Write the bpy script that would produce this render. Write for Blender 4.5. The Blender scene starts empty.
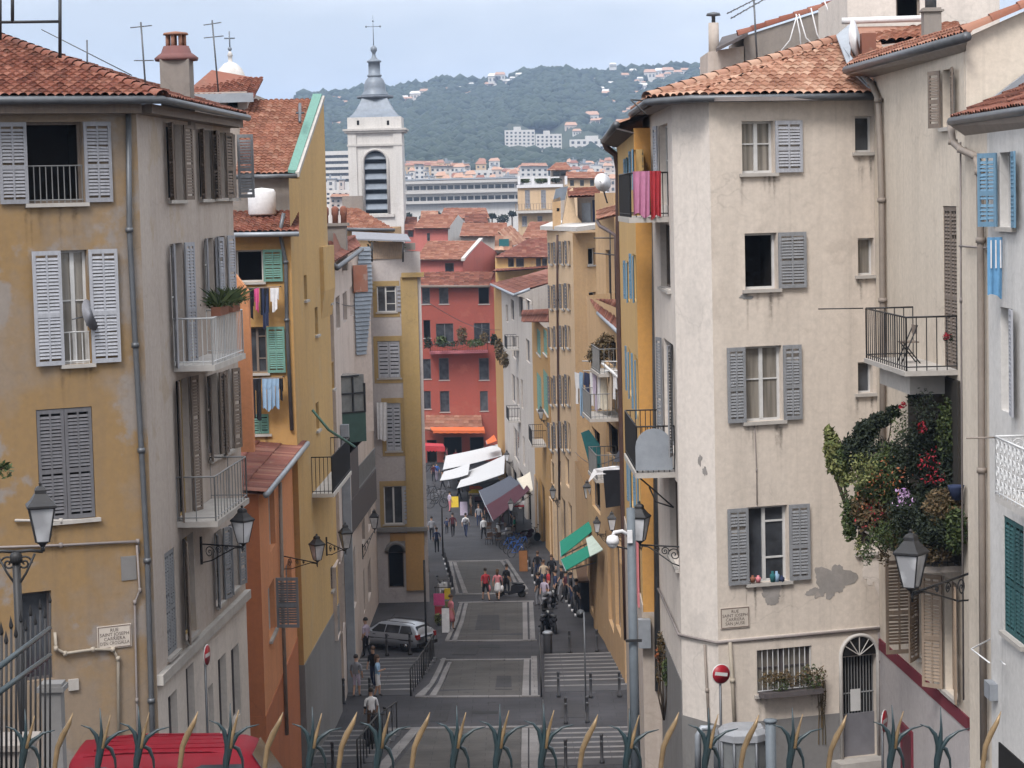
import bpy, bmesh, math, random
from mathutils import Vector, Matrix
random.seed(7)
R = math.radians
scn = bpy.context.scene
COL = scn.collection
# ---------------------------------------------------------------- camera
S = 1.3
F = 1800 * S
CAM = Vector((0, 0, 20.0))
PITCH = math.atan((384 - 197) / F)
ROLL = -0.024
CM = Matrix.Rotation(math.pi / 2 - PITCH, 3, 'X') @ Matrix.Rotation(ROLL, 3, 'Z')
cd = bpy.data.cameras.new('camera')
cam = bpy.data.objects.new('camera', cd)
COL.objects.link(cam)
cam.matrix_world = Matrix.Translation(CAM) @ CM.to_4x4()
cd.sensor_width = 36
cd.lens = F / 1024 * 36
cd.clip_start = 0.1
cd.clip_end = 20000
scn.camera = cam

def ray(px, py):
    w = CM @ Vector(((px - 512) / F, (384 - py) / F, -1))
    return w / w.y
def P(px, py, d):
    return CAM + ray(px, py) * (d * S)
def P2(px, py, d):
    p = P(px, py, d)
    return Vector((p.x, p.y))
# ground heights: depth (in units of S metres) against metres below the eye
GP = [(-50, 12.4), (36, 12.4), (44, 15.2), (57, 18.35), (65.1, 19.2), (69.6, 19.2), (79, 20.05), (82.5, 20.2), (96.9, 21.6), (98.7, 21.6),
      (116.6, 23.4), (135, 25.2), (185, 27.3), (260, 28), (6000, 28)]
def gz(y):
    d = y / S
    for (a, ha), (b, hb) in zip(GP, GP[1:]):
        if d <= b:
            t = (d - a) / (b - a)
            return CAM.z - (ha + (hb - ha) * t)
    return CAM.z - 28
def G(px, py):
    r = ray(px, py)
    lo, hi = 20.0, 600.0
    t = lo
    while t < hi:
        p = CAM + r * t
        if p.z <= gz(p.y):
            a, b = t - 0.5, t
            for _ in range(20):
                m = (a + b) / 2
                q = CAM + r * m
                if q.z <= gz(q.y): b = m
                else: a = m
            return CAM + r * b
        t += 0.5
    return CAM + r * hi

# ---------------------------------------------------------------- materials
MATS = {}
def newmat(name):
    m = bpy.data.materials.new(name)
    m.use_nodes = True
    nt = m.node_tree
    b = nt.nodes['Principled BSDF']
    MATS[name] = m
    return m, nt, b
def N(nt, t, **kw):
    n = nt.nodes.new(t)
    for k, v in kw.items():
        if isinstance(k, str) and hasattr(n, k): setattr(n, k, v)
    return n
def mix(nt, fac, a, b):
    n = nt.nodes.new('ShaderNodeMix'); n.data_type = 'RGBA'
    for sock, v in ((n.inputs[0], fac), (n.inputs[6], a), (n.inputs[7], b)):
        if hasattr(v, 'links') or isinstance(v, bpy.types.NodeSocket): nt.links.new(v, sock)
        elif isinstance(v, (int, float)): sock.default_value = v
        else: sock.default_value = (*v, 1)
    return n.outputs[2]
def ramp(nt, v, a, b):
    n = nt.nodes.new('ShaderNodeMapRange'); n.clamp = True
    nt.links.new(v, n.inputs[0]); n.inputs[1].default_value = a; n.inputs[2].default_value = b
    return n.outputs[0]
def noise(nt, vec, scale, detail=5, rough=0.6):
    n = nt.nodes.new('ShaderNodeTexNoise')
    n.inputs['Scale'].default_value = scale; n.inputs['Detail'].default_value = detail; n.inputs['Roughness'].default_value = rough
    if vec is not None: nt.links.new(vec, n.inputs['Vector'])
    return n.outputs['Fac']
def pos(nt, sx=1, sy=1, sz=1, off=0):
    g = nt.nodes.new('ShaderNodeNewGeometry')
    m = nt.nodes.new('ShaderNodeMapping')
    m.inputs['Scale'].default_value = (sx, sy, sz)
    m.inputs['Location'].default_value = (off, off * 1.7, off * 0.6)
    nt.links.new(g.outputs['Position'], m.inputs['Vector'])
    return m.outputs['Vector']
def bump(nt, b, h, strength=0.3, dist=0.02):
    n = nt.nodes.new('ShaderNodeBump'); n.inputs['Strength'].default_value = strength; n.inputs['Distance'].default_value = dist
    nt.links.new(h, n.inputs['Height']); nt.links.new(n.outputs[0], b.inputs['Normal'])
def plaster(name, c, c2=None, c3=None, patch=0.5, streak=0.35, sc=1.0, seed=0):
    """old lime plaster: base colour, a second wash in big patches, bare grey render in a few of them, rain streaks and grain"""
    m, nt, b = newmat(name)
    c2 = c2 or tuple(x * 0.82 for x in c)
    c3 = c3 or tuple(x * 0.6 + 0.08 for x in c)
    v = pos(nt, 1, 1, 1, seed)
    big = noise(nt, v, 0.28 * sc, 6, 0.6)
    col = mix(nt, ramp(nt, big, 0.5 - 0.28 * patch, 0.72) if patch <= 1 else ramp(nt, big, 0.47, 0.55), c, c2)
    sp = noise(nt, pos(nt, 1, 1, 1, seed + 31), 0.55 * sc, 8, 0.62)
    col = mix(nt, ramp(nt, sp, 0.62 - 0.05 * patch, 0.67 - 0.05 * patch), col, mix(nt, min(0.9, 0.5 * patch), c2, c3))
    st = noise(nt, pos(nt, 1.6, 1.6, 0.09, seed + 5), 1.0, 5, 0.65)
    f = nt.nodes.new('ShaderNodeMath'); f.operation = 'MULTIPLY'; f.inputs[1].default_value = streak
    nt.links.new(ramp(nt, st, 0.48, 0.78), f.inputs[0])
    col = mix(nt, f.outputs[0], col, tuple(x * 0.45 for x in c3))
    # narrow run-off streaks and hairline cracks
    st2 = noise(nt, pos(nt, 5.5, 5.5, 0.16, seed + 13), 1.0, 4, 0.7)
    f2_ = nt.nodes.new('ShaderNodeMath'); f2_.operation = 'MULTIPLY'; f2_.inputs[1].default_value = streak * 0.9
    nt.links.new(ramp(nt, st2, 0.58, 0.80), f2_.inputs[0])
    col = mix(nt, f2_.outputs[0], col, tuple(x * 0.5 + 0.02 for x in c3))
    dv = nt.nodes.new('ShaderNodeVectorMath'); dv.operation = 'ADD'
    ns = nt.nodes.new('ShaderNodeTexNoise'); ns.inputs['Scale'].default_value = 1.3; ns.inputs['Detail'].default_value = 6; nt.links.new(v, ns.inputs['Vector'])
    nt.links.new(v, dv.inputs[0]); nt.links.new(ns.outputs['Color'], dv.inputs[1])
    vo = nt.nodes.new('ShaderNodeTexVoronoi'); vo.feature = 'DISTANCE_TO_EDGE'; vo.inputs['Scale'].default_value = 0.45; nt.links.new(dv.outputs[0], vo.inputs['Vector'])
    ck = nt.nodes.new('ShaderNodeMath'); ck.operation = 'MULTIPLY'
    inv = nt.nodes.new('ShaderNodeMapRange'); inv.inputs[1].default_value = 0.0; inv.inputs[2].default_value = 0.012; inv.inputs[3].default_value = 0.2; inv.inputs[4].default_value = 0.0
    nt.links.new(vo.outputs['Distance'], inv.inputs[0]); nt.links.new(inv.outputs[0], ck.inputs[0]); nt.links.new(ramp(nt, big, 0.46, 0.60), ck.inputs[1])
    col = mix(nt, ck.outputs[0], col, tuple(x * 0.3 for x in c3))
    gr = noise(nt, v, 7.0, 4, 0.7)
    col = mix(nt, ramp(nt, gr, 0.3, 0.9), col, mix(nt, 0.28, col, (0.07, 0.06, 0.055)))
    nt.links.new(col, b.inputs['Base Color'])
    b.inputs['Roughness'].default_value = 0.92
    b.inputs['Specular IOR Level'].default_value = 0.15
    bump(nt, b, noise(nt, v, 5.0, 6, 0.7), 0.22, 0.025)
    return m
def plain(name, c, rough=0.7, var=0.25, metal=0.0, sc=3.0, spec=0.3):
    m, nt, b = newmat(name)
    n = noise(nt, pos(nt), sc, 5, 0.65)
    col = mix(nt, ramp(nt, n, 0.3, 0.75), c, tuple(x * (1 - var) for x in c))
    nt.links.new(col, b.inputs['Base Color'])
    b.inputs['Roughness'].default_value = rough; b.inputs['Metallic'].default_value = metal
    b.inputs['Specular IOR Level'].default_value = spec
    return m
def wood(name, c, var=0.45):
    """flaking painted timber: long grain along z plus grey worn spots"""
    m, nt, b = newmat(name)
    n = noise(nt, pos(nt, 6, 6, 1.2), 2.0, 6, 0.7)
    g = sum(c) / 3
    col = mix(nt, ramp(nt, n, 0.35, 0.7), c, tuple(x * (1 - var) + g * var * 0.35 for x in c))
    oi = nt.nodes.new('ShaderNodeObjectInfo')
    col = mix(nt, oi.outputs['Random'], col, mix(nt, 0.5, col, tuple(x * 0.55 + g * 0.2 for x in c)))
    nt.links.new(col, b.inputs['Base Color']); b.inputs['Roughness'].default_value = 0.8; b.inputs['Specular IOR Level'].default_value = 0.2
    return m
def tiles(name, cols, rows=1.0, dirt=0.45):
    """terracotta: one random shade per tile (tile numbers come from the UVs), lichen and soot over it"""
    m, nt, b = newmat(name)
    uv = nt.nodes.new('ShaderNodeUVMap')
    fl = nt.nodes.new('ShaderNodeVectorMath'); fl.operation = 'FLOOR'
    nt.links.new(uv.outputs[0], fl.inputs[0])
    w = nt.nodes.new('ShaderNodeTexWhiteNoise'); w.noise_dimensions = '2D'
    nt.links.new(fl.outputs[0], w.inputs['Vector'])
    cr = nt.nodes.new('ShaderNodeValToRGB')
    e = cr.color_ramp.elements
    e[0].position = 0.1; e[0].color = (*cols[0], 1); e[1].position = 0.95; e[1].color = (*cols[-1], 1)
    for i, c in enumerate(cols[1:-1]):
        x = e.new(0.1 + 0.85 * (i + 1) / (len(cols) - 1)); x.color = (*c, 1)
    nt.links.new(w.outputs['Value'], cr.inputs[0])
    n = noise(nt, pos(nt), 0.9, 8, 0.7)
    col = mix(nt, ramp(nt, n, 0.45, 0.75), cr.outputs[0], mix(nt, dirt, cr.outputs[0], (0.09, 0.065, 0.05)))
    n2 = noise(nt, pos(nt, 1, 1, 1, 9), 4, 6, 0.7)
    col = mix(nt, ramp(nt, n2, 0.58, 0.75), col, mix(nt, 0.4, col, (0.32, 0.25, 0.19)))
    nt.links.new(col, b.inputs['Base Color']); b.inputs['Roughness'].default_value = 0.9; b.inputs['Specular IOR Level'].default_value = 0.15
    return m
def glass(name, c=(0.02, 0.022, 0.026), rough=0.08):
    m, nt, b = newmat(name)
    n = noise(nt, pos(nt), 1.5, 3, 0.5)
    col = mix(nt, ramp(nt, n, 0.4, 0.65), c, tuple(x * 2.2 + 0.01 for x in c))
    nt.links.new(col, b.inputs['Base Color']); b.inputs['Roughness'].default_value = rough; b.inputs['Specular IOR Level'].default_value = 0.6
    return m

# ---------------------------------------------------------------- mesh builder
def root_of(o):
    while o.parent is not None: o = o.parent
    return o
class MB:
    def __init__(s):
        s.v = []; s.f = []; s.m = []; s.uv = []; s.sm = []; s.cur = 0; s.smooth = False
    def face(s, pts, uv=None):
        i = len(s.v); s.v += [Vector(p) for p in pts]; s.f.append(list(range(i, i + len(pts)))); s._f(uv, len(pts))
    def _f(s, uv, n):
        s.m.append(s.cur); s.sm.append(s.smooth); s.uv.append(uv)
    def poly(s, verts, faces, uvs=None):
        i = len(s.v); s.v += [Vector(p) for p in verts]
        for k, f in enumerate(faces):
            s.f.append([i + j for j in f]); s._f(uvs[k] if uvs else None, len(f))
    def obox(s, o, a, b, c):
        o, a, b, c = Vector(o), Vector(a), Vector(b), Vector(c)
        v = [o, o + a, o + a + b, o + b, o + c, o + a + c, o + a + b + c, o + b + c]
        s.poly(v, [(0, 3, 2, 1), (4, 5, 6, 7), (0, 1, 5, 4), (1, 2, 6, 5), (2, 3, 7, 6), (3, 0, 4, 7)])
    def box(s, x0, x1, y0, y1, z0, z1):
        s.obox((x0, y0, z0), (x1 - x0, 0, 0), (0, y1 - y0, 0), (0, 0, z1 - z0))
    def prism(s, pts, vec):
        n = len(pts); vec = Vector(vec); p = [Vector(q) for q in pts]
        s.poly(p + [q + vec for q in p], [list(range(n))[::-1], [n + i for i in range(n)]] + [(i, (i + 1) % n, n + (i + 1) % n, n + i) for i in range(n)])
    def tube(s, pts, r, n=6, cap=True, closed=False):
        pts = [Vector(p) for p in pts]
        rr = r if isinstance(r, (list, tuple)) else [r] * len(pts)
        vs = []; k = len(pts)
        up = None
        for i, p in enumerate(pts):
            if closed: t = pts[(i + 1) % k] - pts[i - 1]
            else: t = pts[min(i + 1, k - 1)] - pts[max(i - 1, 0)]
            if t.length < 1e-9: t = Vector((0, 0, 1))
            t.normalize()
            if up is None or abs(up.dot(t)) > 0.98:
                up = Vector((0, 0, 1)) if abs(t.z) < 0.9 else Vector((1, 0, 0))
            a = t.cross(up).normalized(); b = a.cross(t).normalized(); up = b
            for j in range(n):
                q = 2 * math.pi * j / n
                vs.append(p + a * math.cos(q) * rr[i] + b * math.sin(q) * rr[i])
        fs = []
        for i in range(k if closed else k - 1):
            for j in range(n):
                i2 = (i + 1) % k
                fs.append((i * n + j, i * n + (j + 1) % n, i2 * n + (j + 1) % n, i2 * n + j))
        if cap and not closed:
            fs.append(list(range(n))[::-1]); fs.append([(k - 1) * n + j for j in range(n)])
        o = s.smooth
        s.smooth = n > 4
        s.poly(vs, fs); s.smooth = o
    def lathe(s, prof, c=(0, 0, 0), n=16, smooth=True, axis='z', sx=1, sy=1, rot=0.0):
        c = Vector(c); vs = []
        for r, z in prof:
            for j in range(n):
                q = 2 * math.pi * j / n + rot
                p = (r * math.cos(q) * sx, r * math.sin(q) * sy, z)
                if axis == 'y': p = (p[0], p[2], p[1])
                if axis == 'x': p = (p[2], p[0], p[1])
                vs.append(c + Vector(p))
        fs = []; k = len(prof)
        for i in range(k - 1):
            for j in range(n):
                fs.append((i * n + j, i * n + (j + 1) % n, (i + 1) * n + (j + 1) % n, (i + 1) * n + j))
        if prof[0][0] > 1e-5: fs.append(list(range(n))[::-1])
        if prof[-1][0] > 1e-5: fs.append([(k - 1) * n + j for j in range(n)])
        o = s.smooth; s.smooth = smooth; s.poly(vs, fs); s.smooth = o
    def ball(s, c, rx, ry=None, rz=None, n=10, k=7):
        ry = ry or rx; rz = rz or rx
        s.lathe([(math.sin(math.pi * i / k), -math.cos(math.pi * i / k) * rz) for i in range(k + 1)], c, n, True, 'z', rx, ry)
    def leaves(s, c, rad, n, size, rnd, flat=0.0):
        """loose leaf faces through an ellipsoid's volume"""
        c = Vector(c)
        for _ in range(n):
            while True:
                q = Vector((rnd.uniform(-1, 1), rnd.uniform(-1, 1), rnd.uniform(-1, 1)))
                if q.length < 1: break
            q = q * (0.55 + 0.45 * rnd.random()) / max(q.length, 0.25) * q.length ** 0.5 if q.length > 0.05 else q
            p = c + Vector((q.x * rad[0], q.y * rad[1], q.z * rad[2]))
            a = Vector((rnd.gauss(0, 1), rnd.gauss(0, 1), rnd.gauss(0, 1) * (1 - flat))).normalized()
            b = a.cross(Vector((rnd.gauss(0, 1), rnd.gauss(0, 1), rnd.gauss(0, 1)))).normalized()
            l = size * rnd.uniform(0.6, 1.4); w = l * rnd.uniform(0.3, 0.55)
            s.face([p - a * l / 2, p + b * w / 2, p + a * l / 2, p - b * w / 2])
    def build(s, name, mat, parent=None, at=None):
        """link as ONE mesh object; vertices are world coordinates (or local ones when the root sits at the origin)"""
        me = bpy.data.meshes.new(name)
        off = root_of(parent).location if parent is not None else (Vector(at) if at is not None else Vector())
        me.from_pydata([v - off for v in s.v], [], s.f)
        for mm in (mat if isinstance(mat, (list, tuple)) else [mat]): me.materials.append(mm)
        me.polygons.foreach_set('material_index', s.m)
        me.polygons.foreach_set('use_smooth', s.sm)
        if any(s.uv):
            l = me.uv_layers.new(name='UVMap'); k = 0; d = [0.0] * (2 * len(me.loops))
            for u, f in zip(s.uv, s.f):
                for j in range(len(f)):
                    if u: d[2 * k], d[2 * k + 1] = u[j]
                    k += 1
            l.data.foreach_set('uv', d)
        me.update()
        o = bpy.data.objects.new(name, me)
        COL.objects.link(o)
        if parent is not None: o.parent = parent
        else: o.location = off
        return o
def props(o, label=None, cat=None, group=None, kind=None):
    if label: o['label'] = label
    if cat: o['category'] = cat
    if group: o['group'] = group
    if kind: o['kind'] = kind
    return o
def thing(name, label, cat, loc=(0, 0, 0), group=None):
    o = bpy.data.objects.new(name, None)
    COL.objects.link(o)
    o.location = Vector(loc); o.empty_display_size = 0.3
    return props(o, label, cat, group)
def kids(o):
    return [c for c in bpy.data.objects if c.parent == o]
KIDS = {}
def copy_thing(root, loc, rotz, label, scale=1.0, group=None, swap=None):
    """a copy of a thing with copies of its parts and sub-parts"""
    if root.name not in KIDS:
        KIDS[root.name] = [(c, kids(c)) for c in kids(root)]
    r = root.copy(); COL.objects.link(r)
    r.location = Vector(loc); r.rotation_euler = (0, 0, rotz); r.scale = (scale,) * 3
    r['label'] = label
    if group: r['group'] = group
    for c, gs in KIDS[root.name]:
        n = c.copy(); COL.objects.link(n); n.parent = r
        if swap and c.name.split('.')[0] in swap:
            n.data = n.data.copy(); n.data.materials[0] = swap[c.name.split('.')[0]]
        for g in gs:
            k = g.copy(); COL.objects.link(k); k.parent = n
    return r
def struct(mb, name, mat, kind='structure'):
    o = mb.build(name, mat); o['kind'] = kind
    return o

# ---------------------------------------------------------------- facades
class Fac:
    def __init__(s, A, B, z0=0, z1=1, mat=None, b=None):
        s.A, s.B = Vector(A), Vector(B)
        d = s.B - s.A; s.L = d.length; s.u = d / s.L
        n = Vector((s.u.y, -s.u.x))
        if n.dot(Vector((CAM.x, CAM.y)) - s.A) < 0: n = -n
        s.n = n; s.z0, s.z1, s.mat, s.b = z0, z1, mat, b
        s.holes = []
        s.U = Vector((s.u.x, s.u.y, 0)); s.N = Vector((n.x, n.y, 0)); s.Z = Vector((0, 0, 1))
    def hit(s, px, py):
        r = ray(px, py); r2 = Vector((r.x, r.y)); c = Vector((CAM.x, CAM.y))
        t = s.n.dot(s.A - c) / s.n.dot(r2)
        p = c + r2 * t
        return (p - s.A).dot(s.u), CAM.z + r.z * t
    def dist(s, u): return (s.A + s.u * u).y
    def pt(s, u, z, o=0.0):
        p = s.A + s.u * u + s.n * o
        return Vector((p.x, p.y, z))
    def at(s, px, py, o=0.0):
        return s.pt(*s.hit(px, py), o)
    def rect(s, x0, y0, x1, y1):
        xm, ym = (x0 + x1) / 2, (y0 + y1) / 2
        a, b = sorted((s.hit(x0, ym)[0], s.hit(x1, ym)[0])); z0, z1 = sorted((s.hit(xm, y1)[1], s.hit(xm, y0)[1]))
        return a, b, z0, z1
    def box(s, mb, u0, u1, z0, z1, o0, o1):
        mb.obox(s.pt(u0, z0, o0), s.U * (u1 - u0), s.N * (o1 - o0), s.Z * (z1 - z0))
    def wall_mb(s):
        mb = MB()
        us = sorted({0.0, s.L, *[min(max(x, 0), s.L) for h in s.holes for x in h[:2]]})
        zs = sorted({s.z0, s.z1, *[min(max(x, s.z0), s.z1) for h in s.holes for x in h[2:4]]})
        for a, b in zip(us, us[1:]):
            if b - a < 1e-4: continue
            for c, d in zip(zs, zs[1:]):
                um, zm = (a + b) / 2, (c + d) / 2
                if d - c < 1e-4 or any(h[0] < um < h[1] and h[2] < zm < h[3] for h in s.holes): continue
                mb.face([s.pt(a, c), s.pt(b, c), s.pt(b, d), s.pt(a, d)])
        for a, b, c, d, dep in s.holes:
            for p, q in (((a, c), (b, c)), ((b, c), (b, d)), ((b, d), (a, d)), ((a, d), (a, c))):
                mb.face([s.pt(*p), s.pt(*q), s.pt(*q, -dep), s.pt(*p, -dep)])
        return mb
class Bld:
    def __init__(s, name, label, cat, loc, group=None):
        s.r = thing(name, label, cat, loc, group); s.f = []
    def fac(s, A, B, z0, z1, mat):
        f = Fac(A, B, z0, z1, mat, s); s.f.append(f); return f
    def rest(s, pts, z0, z1, mat, cap=True):
        """the unseen walls and the ceiling slab"""
        mb = MB()
        for a, b in zip(pts, pts[1:]):
            mb.face([(a.x, a.y, z0), (b.x, b.y, z0), (b.x, b.y, z1), (a.x, a.y, z1)])
        mb.build('wall', mat, s.r)
    def done(s):
        for f in s.f: f.wall_mb().build('wall', f.mat, s.r)

SLR = random.Random(77)
def shutter_mb(f, uh, sgn, w, z0, z1, ang, o0, fine=True, mb=None):
    """one louvred leaf hinged at uh; ang 0 = closed, pi = folded back flat on the wall"""
    mb = mb or MB()
    if ang > 1.7: ang += SLR.uniform(-.07, .03)
    e = (f.U * sgn * math.cos(ang) + f.N * math.sin(ang))
    t = e.cross(f.Z)
    if t.dot(f.N) < 0: t = -t
    o = f.pt(uh, z0, o0)
    th = 0.035; st = min(0.07, w * 0.16); h = z1 - z0
    def bx(a, b, c, d, t0=0.0, t1=th): mb.obox(o + e * a + f.Z * c + t * t0, e * (b - a), t * (t1 - t0), f.Z * (d - c))
    bx(0, st, 0, h); bx(w - st, w, 0, h)
    rails = [0, h * 0.42, h - 0.09] if fine else [0, h - 0.1]
    for r in rails: bx(st, w - st, r, r + 0.09)
    if fine and w > 0.42:
        bx(w / 2 - 0.02, w / 2 + 0.02, 0.09, h - 0.09, 0.002, th - 0.002)
    n = max(4, int(h / (0.075 if fine else 0.2)))
    for i in range(n):
        z = 0.06 + (h - 0.12) * (i + 0.5) / n
        if any(abs(z - r - 0.045) < 0.06 for r in rails): continue
        sl = (h - 0.12) / n
        q = SLR.random()
        if q < 0.02 and fine: continue
        dr = f.Z * (SLR.uniform(-.02, .02) if q < 0.10 else 0)
        mb.obox(o + e * st + f.Z * (z - sl * 0.45) + t * (th * 0.75), e * (w - 2 * st) + dr, t * 0.008 + f.Z * 0.006, f.Z * sl * (0.72 + (SLR.uniform(-.14, .14) if q < .3 else 0)) - t * (th * 0.6))
    return mb
CURT = None
def win(f, x0, y0, x1, y1, st='g', sh='', sc=None, fr=None, dep=0.2, sw=None, la=math.pi, ra=math.pi, sill=True, cur=False, bars=False, px=True, srf=None, label=None):
    """st: g glazed, d open and dark, c closed shutters, h one sash open, n no shutters closed panel. sh: l / r shutters"""
    u0, u1, z0, z1 = f.rect(x0, y0, x1, y1) if px else (x0, x1, y0, y1)
    d = f.dist((u0 + u1) / 2) / S
    fine = d < 75
    w, h = u1 - u0, z1 - z0
    sc = sc or M['sh_grey']; fr = fr or M['white_wood']
    deep = 0.9 if st == 'd' else dep
    f.holes.append((u0, u1, z0, z1, deep))
    mb = MB()
    t = min(0.055, w * 0.1)
    o0, o1 = -dep + 0.005, -dep + 0.05
    def fb(a, b, c, e, p=o0, q=o1): f.box(mb, a, b, c, e, p, q)
    fb(u0, u0 + t, z0, z1); fb(u1 - t, u1, z0, z1); fb(u0 + t, u1 - t, z1 - t, z1); fb(u0 + t, u1 - t, z0, z0 + t)
    if st in 'g' and w > 0.5:
        um = (u0 + u1) / 2; fb(um - t * 0.8, um + t * 0.8, z0 + t, z1 - t, o0, o1 + 0.01)
        if fine: fb(u0 + t, u1 - t, z0 + h * 0.55, z0 + h * 0.55 + 0.03, o0 + 0.005, o1 - 0.005)
    if st == 'h':
        um = u0 + w * 0.42; fb(um, um + t * 1.4, z0 + t, z1 - t, o0, o1 + 0.01)
        fb(um, u1 - t, z0 + h * 0.3, z0 + h * 0.3 + 0.04); fb(um, u1 - t, z0 + h * 0.78, z0 + h * 0.78 + 0.04)
    o = mb.build('window', fr, f.b.r)
    if label: o['label'] = label
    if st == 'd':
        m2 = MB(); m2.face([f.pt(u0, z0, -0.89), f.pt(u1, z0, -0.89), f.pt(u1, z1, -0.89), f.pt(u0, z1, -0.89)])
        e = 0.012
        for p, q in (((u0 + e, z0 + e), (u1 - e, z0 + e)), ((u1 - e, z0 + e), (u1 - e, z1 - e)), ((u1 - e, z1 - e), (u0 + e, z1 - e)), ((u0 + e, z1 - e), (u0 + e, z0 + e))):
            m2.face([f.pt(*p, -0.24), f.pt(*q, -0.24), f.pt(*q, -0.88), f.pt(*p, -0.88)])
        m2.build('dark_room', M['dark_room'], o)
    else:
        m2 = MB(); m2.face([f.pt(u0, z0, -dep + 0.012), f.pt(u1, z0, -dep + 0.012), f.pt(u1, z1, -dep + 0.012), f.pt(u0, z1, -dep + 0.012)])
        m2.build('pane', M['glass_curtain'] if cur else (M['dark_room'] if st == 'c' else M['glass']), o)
    if sill:
        m3 = MB(); f.box(m3, u0 - 0.08, u1 + 0.08, z0 - 0.08, z0 - 0.002, -0.02, 0.09)
        m3.build('sill', M['stone'], o)
        if d < 60 and abs(f.u.x) > .3:
            m5 = MB()
            for _ in range(SLR.randint(4, 8)):
                a = SLR.choice([SLR.uniform(u0 - .08, u0 + w * .25), SLR.uniform(u1 - w * .25, u1 + .08), SLR.uniform(u0, u1)]); wd = SLR.uniform(.02, .09); ln = SLR.uniform(.25, 1.1)
                m5.face([f.pt(a - wd, z0 - .08, .004), f.pt(a + wd, z0 - .08, .004), f.pt(a + wd * .5, z0 - .08 - ln, .004), f.pt(a - wd * .5, z0 - .08 - ln, .004)], [(0, 0), (1, 0), (1, 1), (0, 1)])
            m5.build('rain_stain', M['rain_stain'], o)
    sw = sw or w / 2
    if 'l' in sh:
        shutter_mb(f, u0 - (0.01 if la > 1.6 else -0.01), 1, sw, z0, z1, la, 0.045, fine).build('shutter', sc, o)
    if 'r' in sh:
        shutter_mb(f, u1 + (0.01 if ra > 1.6 else -0.01), -1, sw, z0, z1, ra, 0.045, fine).build('shutter', sc, o)
    if st == 'c':
        for uh, sg in ((u0 + 0.012, 1), (u1 - 0.012, -1)):
            shutter_mb(f, uh, sg, w / 2 - 0.018, z0 + 0.012, z1 - 0.012, 0, -0.05, fine).build('shutter', sc, o)
    if bars:
        m4 = MB(); n = max(4, int(w / 0.13))
        for i in range(n + 1):
            u = u0 + 0.02 + (w - 0.04) * i / n
            m4.tube([f.pt(u, z0, -0.05), f.pt(u, z0 + h * bars, -0.05)], 0.011, 4)
        for z in (z0 + 0.06, z0 + h * bars): m4.tube([f.pt(u0, z, -0.05), f.pt(u1, z, -0.05)], 0.014, 4)
        m4.build('railing', srf or M['iron'], o)
    return o, (u0, u1, z0, z1)
def rail_mb(pts, h, gap=0.12, r=0.011, mb=None, top=0.02, low=0.08):
    """upright bars between a low and a top rail along a polyline of foot points"""
    mb = mb or MB()
    Z = Vector((0, 0, 1))
    for a, b in zip(pts, pts[1:]):
        a, b = Vector(a), Vector(b); n = max(1, int((b - a).length / gap))
        mb.tube([a + Z * h, b + Z * h], top, 5); mb.tube([a + Z * low, b + Z * low], r * 1.2, 4)
        for i in range(n + 1):
            p = a + (b - a) * i / n
            k = i in (0, n)
            mb.tube([p, p + Z * h], r * (1.7 if k else 1), 4)
    return mb
def balcony(f, u0, u1, z, dep, h, slab, iron, b=None, gap=0.12, th=0.13):
    m = MB(); f.box(m, u0, u1, z - th, z, -0.05, dep)
    o = m.build('balcony', slab, (b or f.b).r)
    e = 0.05
    rail_mb([f.pt(u0 + e, z, 0), f.pt(u0 + e, z, dep - e), f.pt(u1 - e, z, dep - e), f.pt(u1 - e, z, 0)], h, gap).build('railing', iron, o)
    return o
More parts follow.
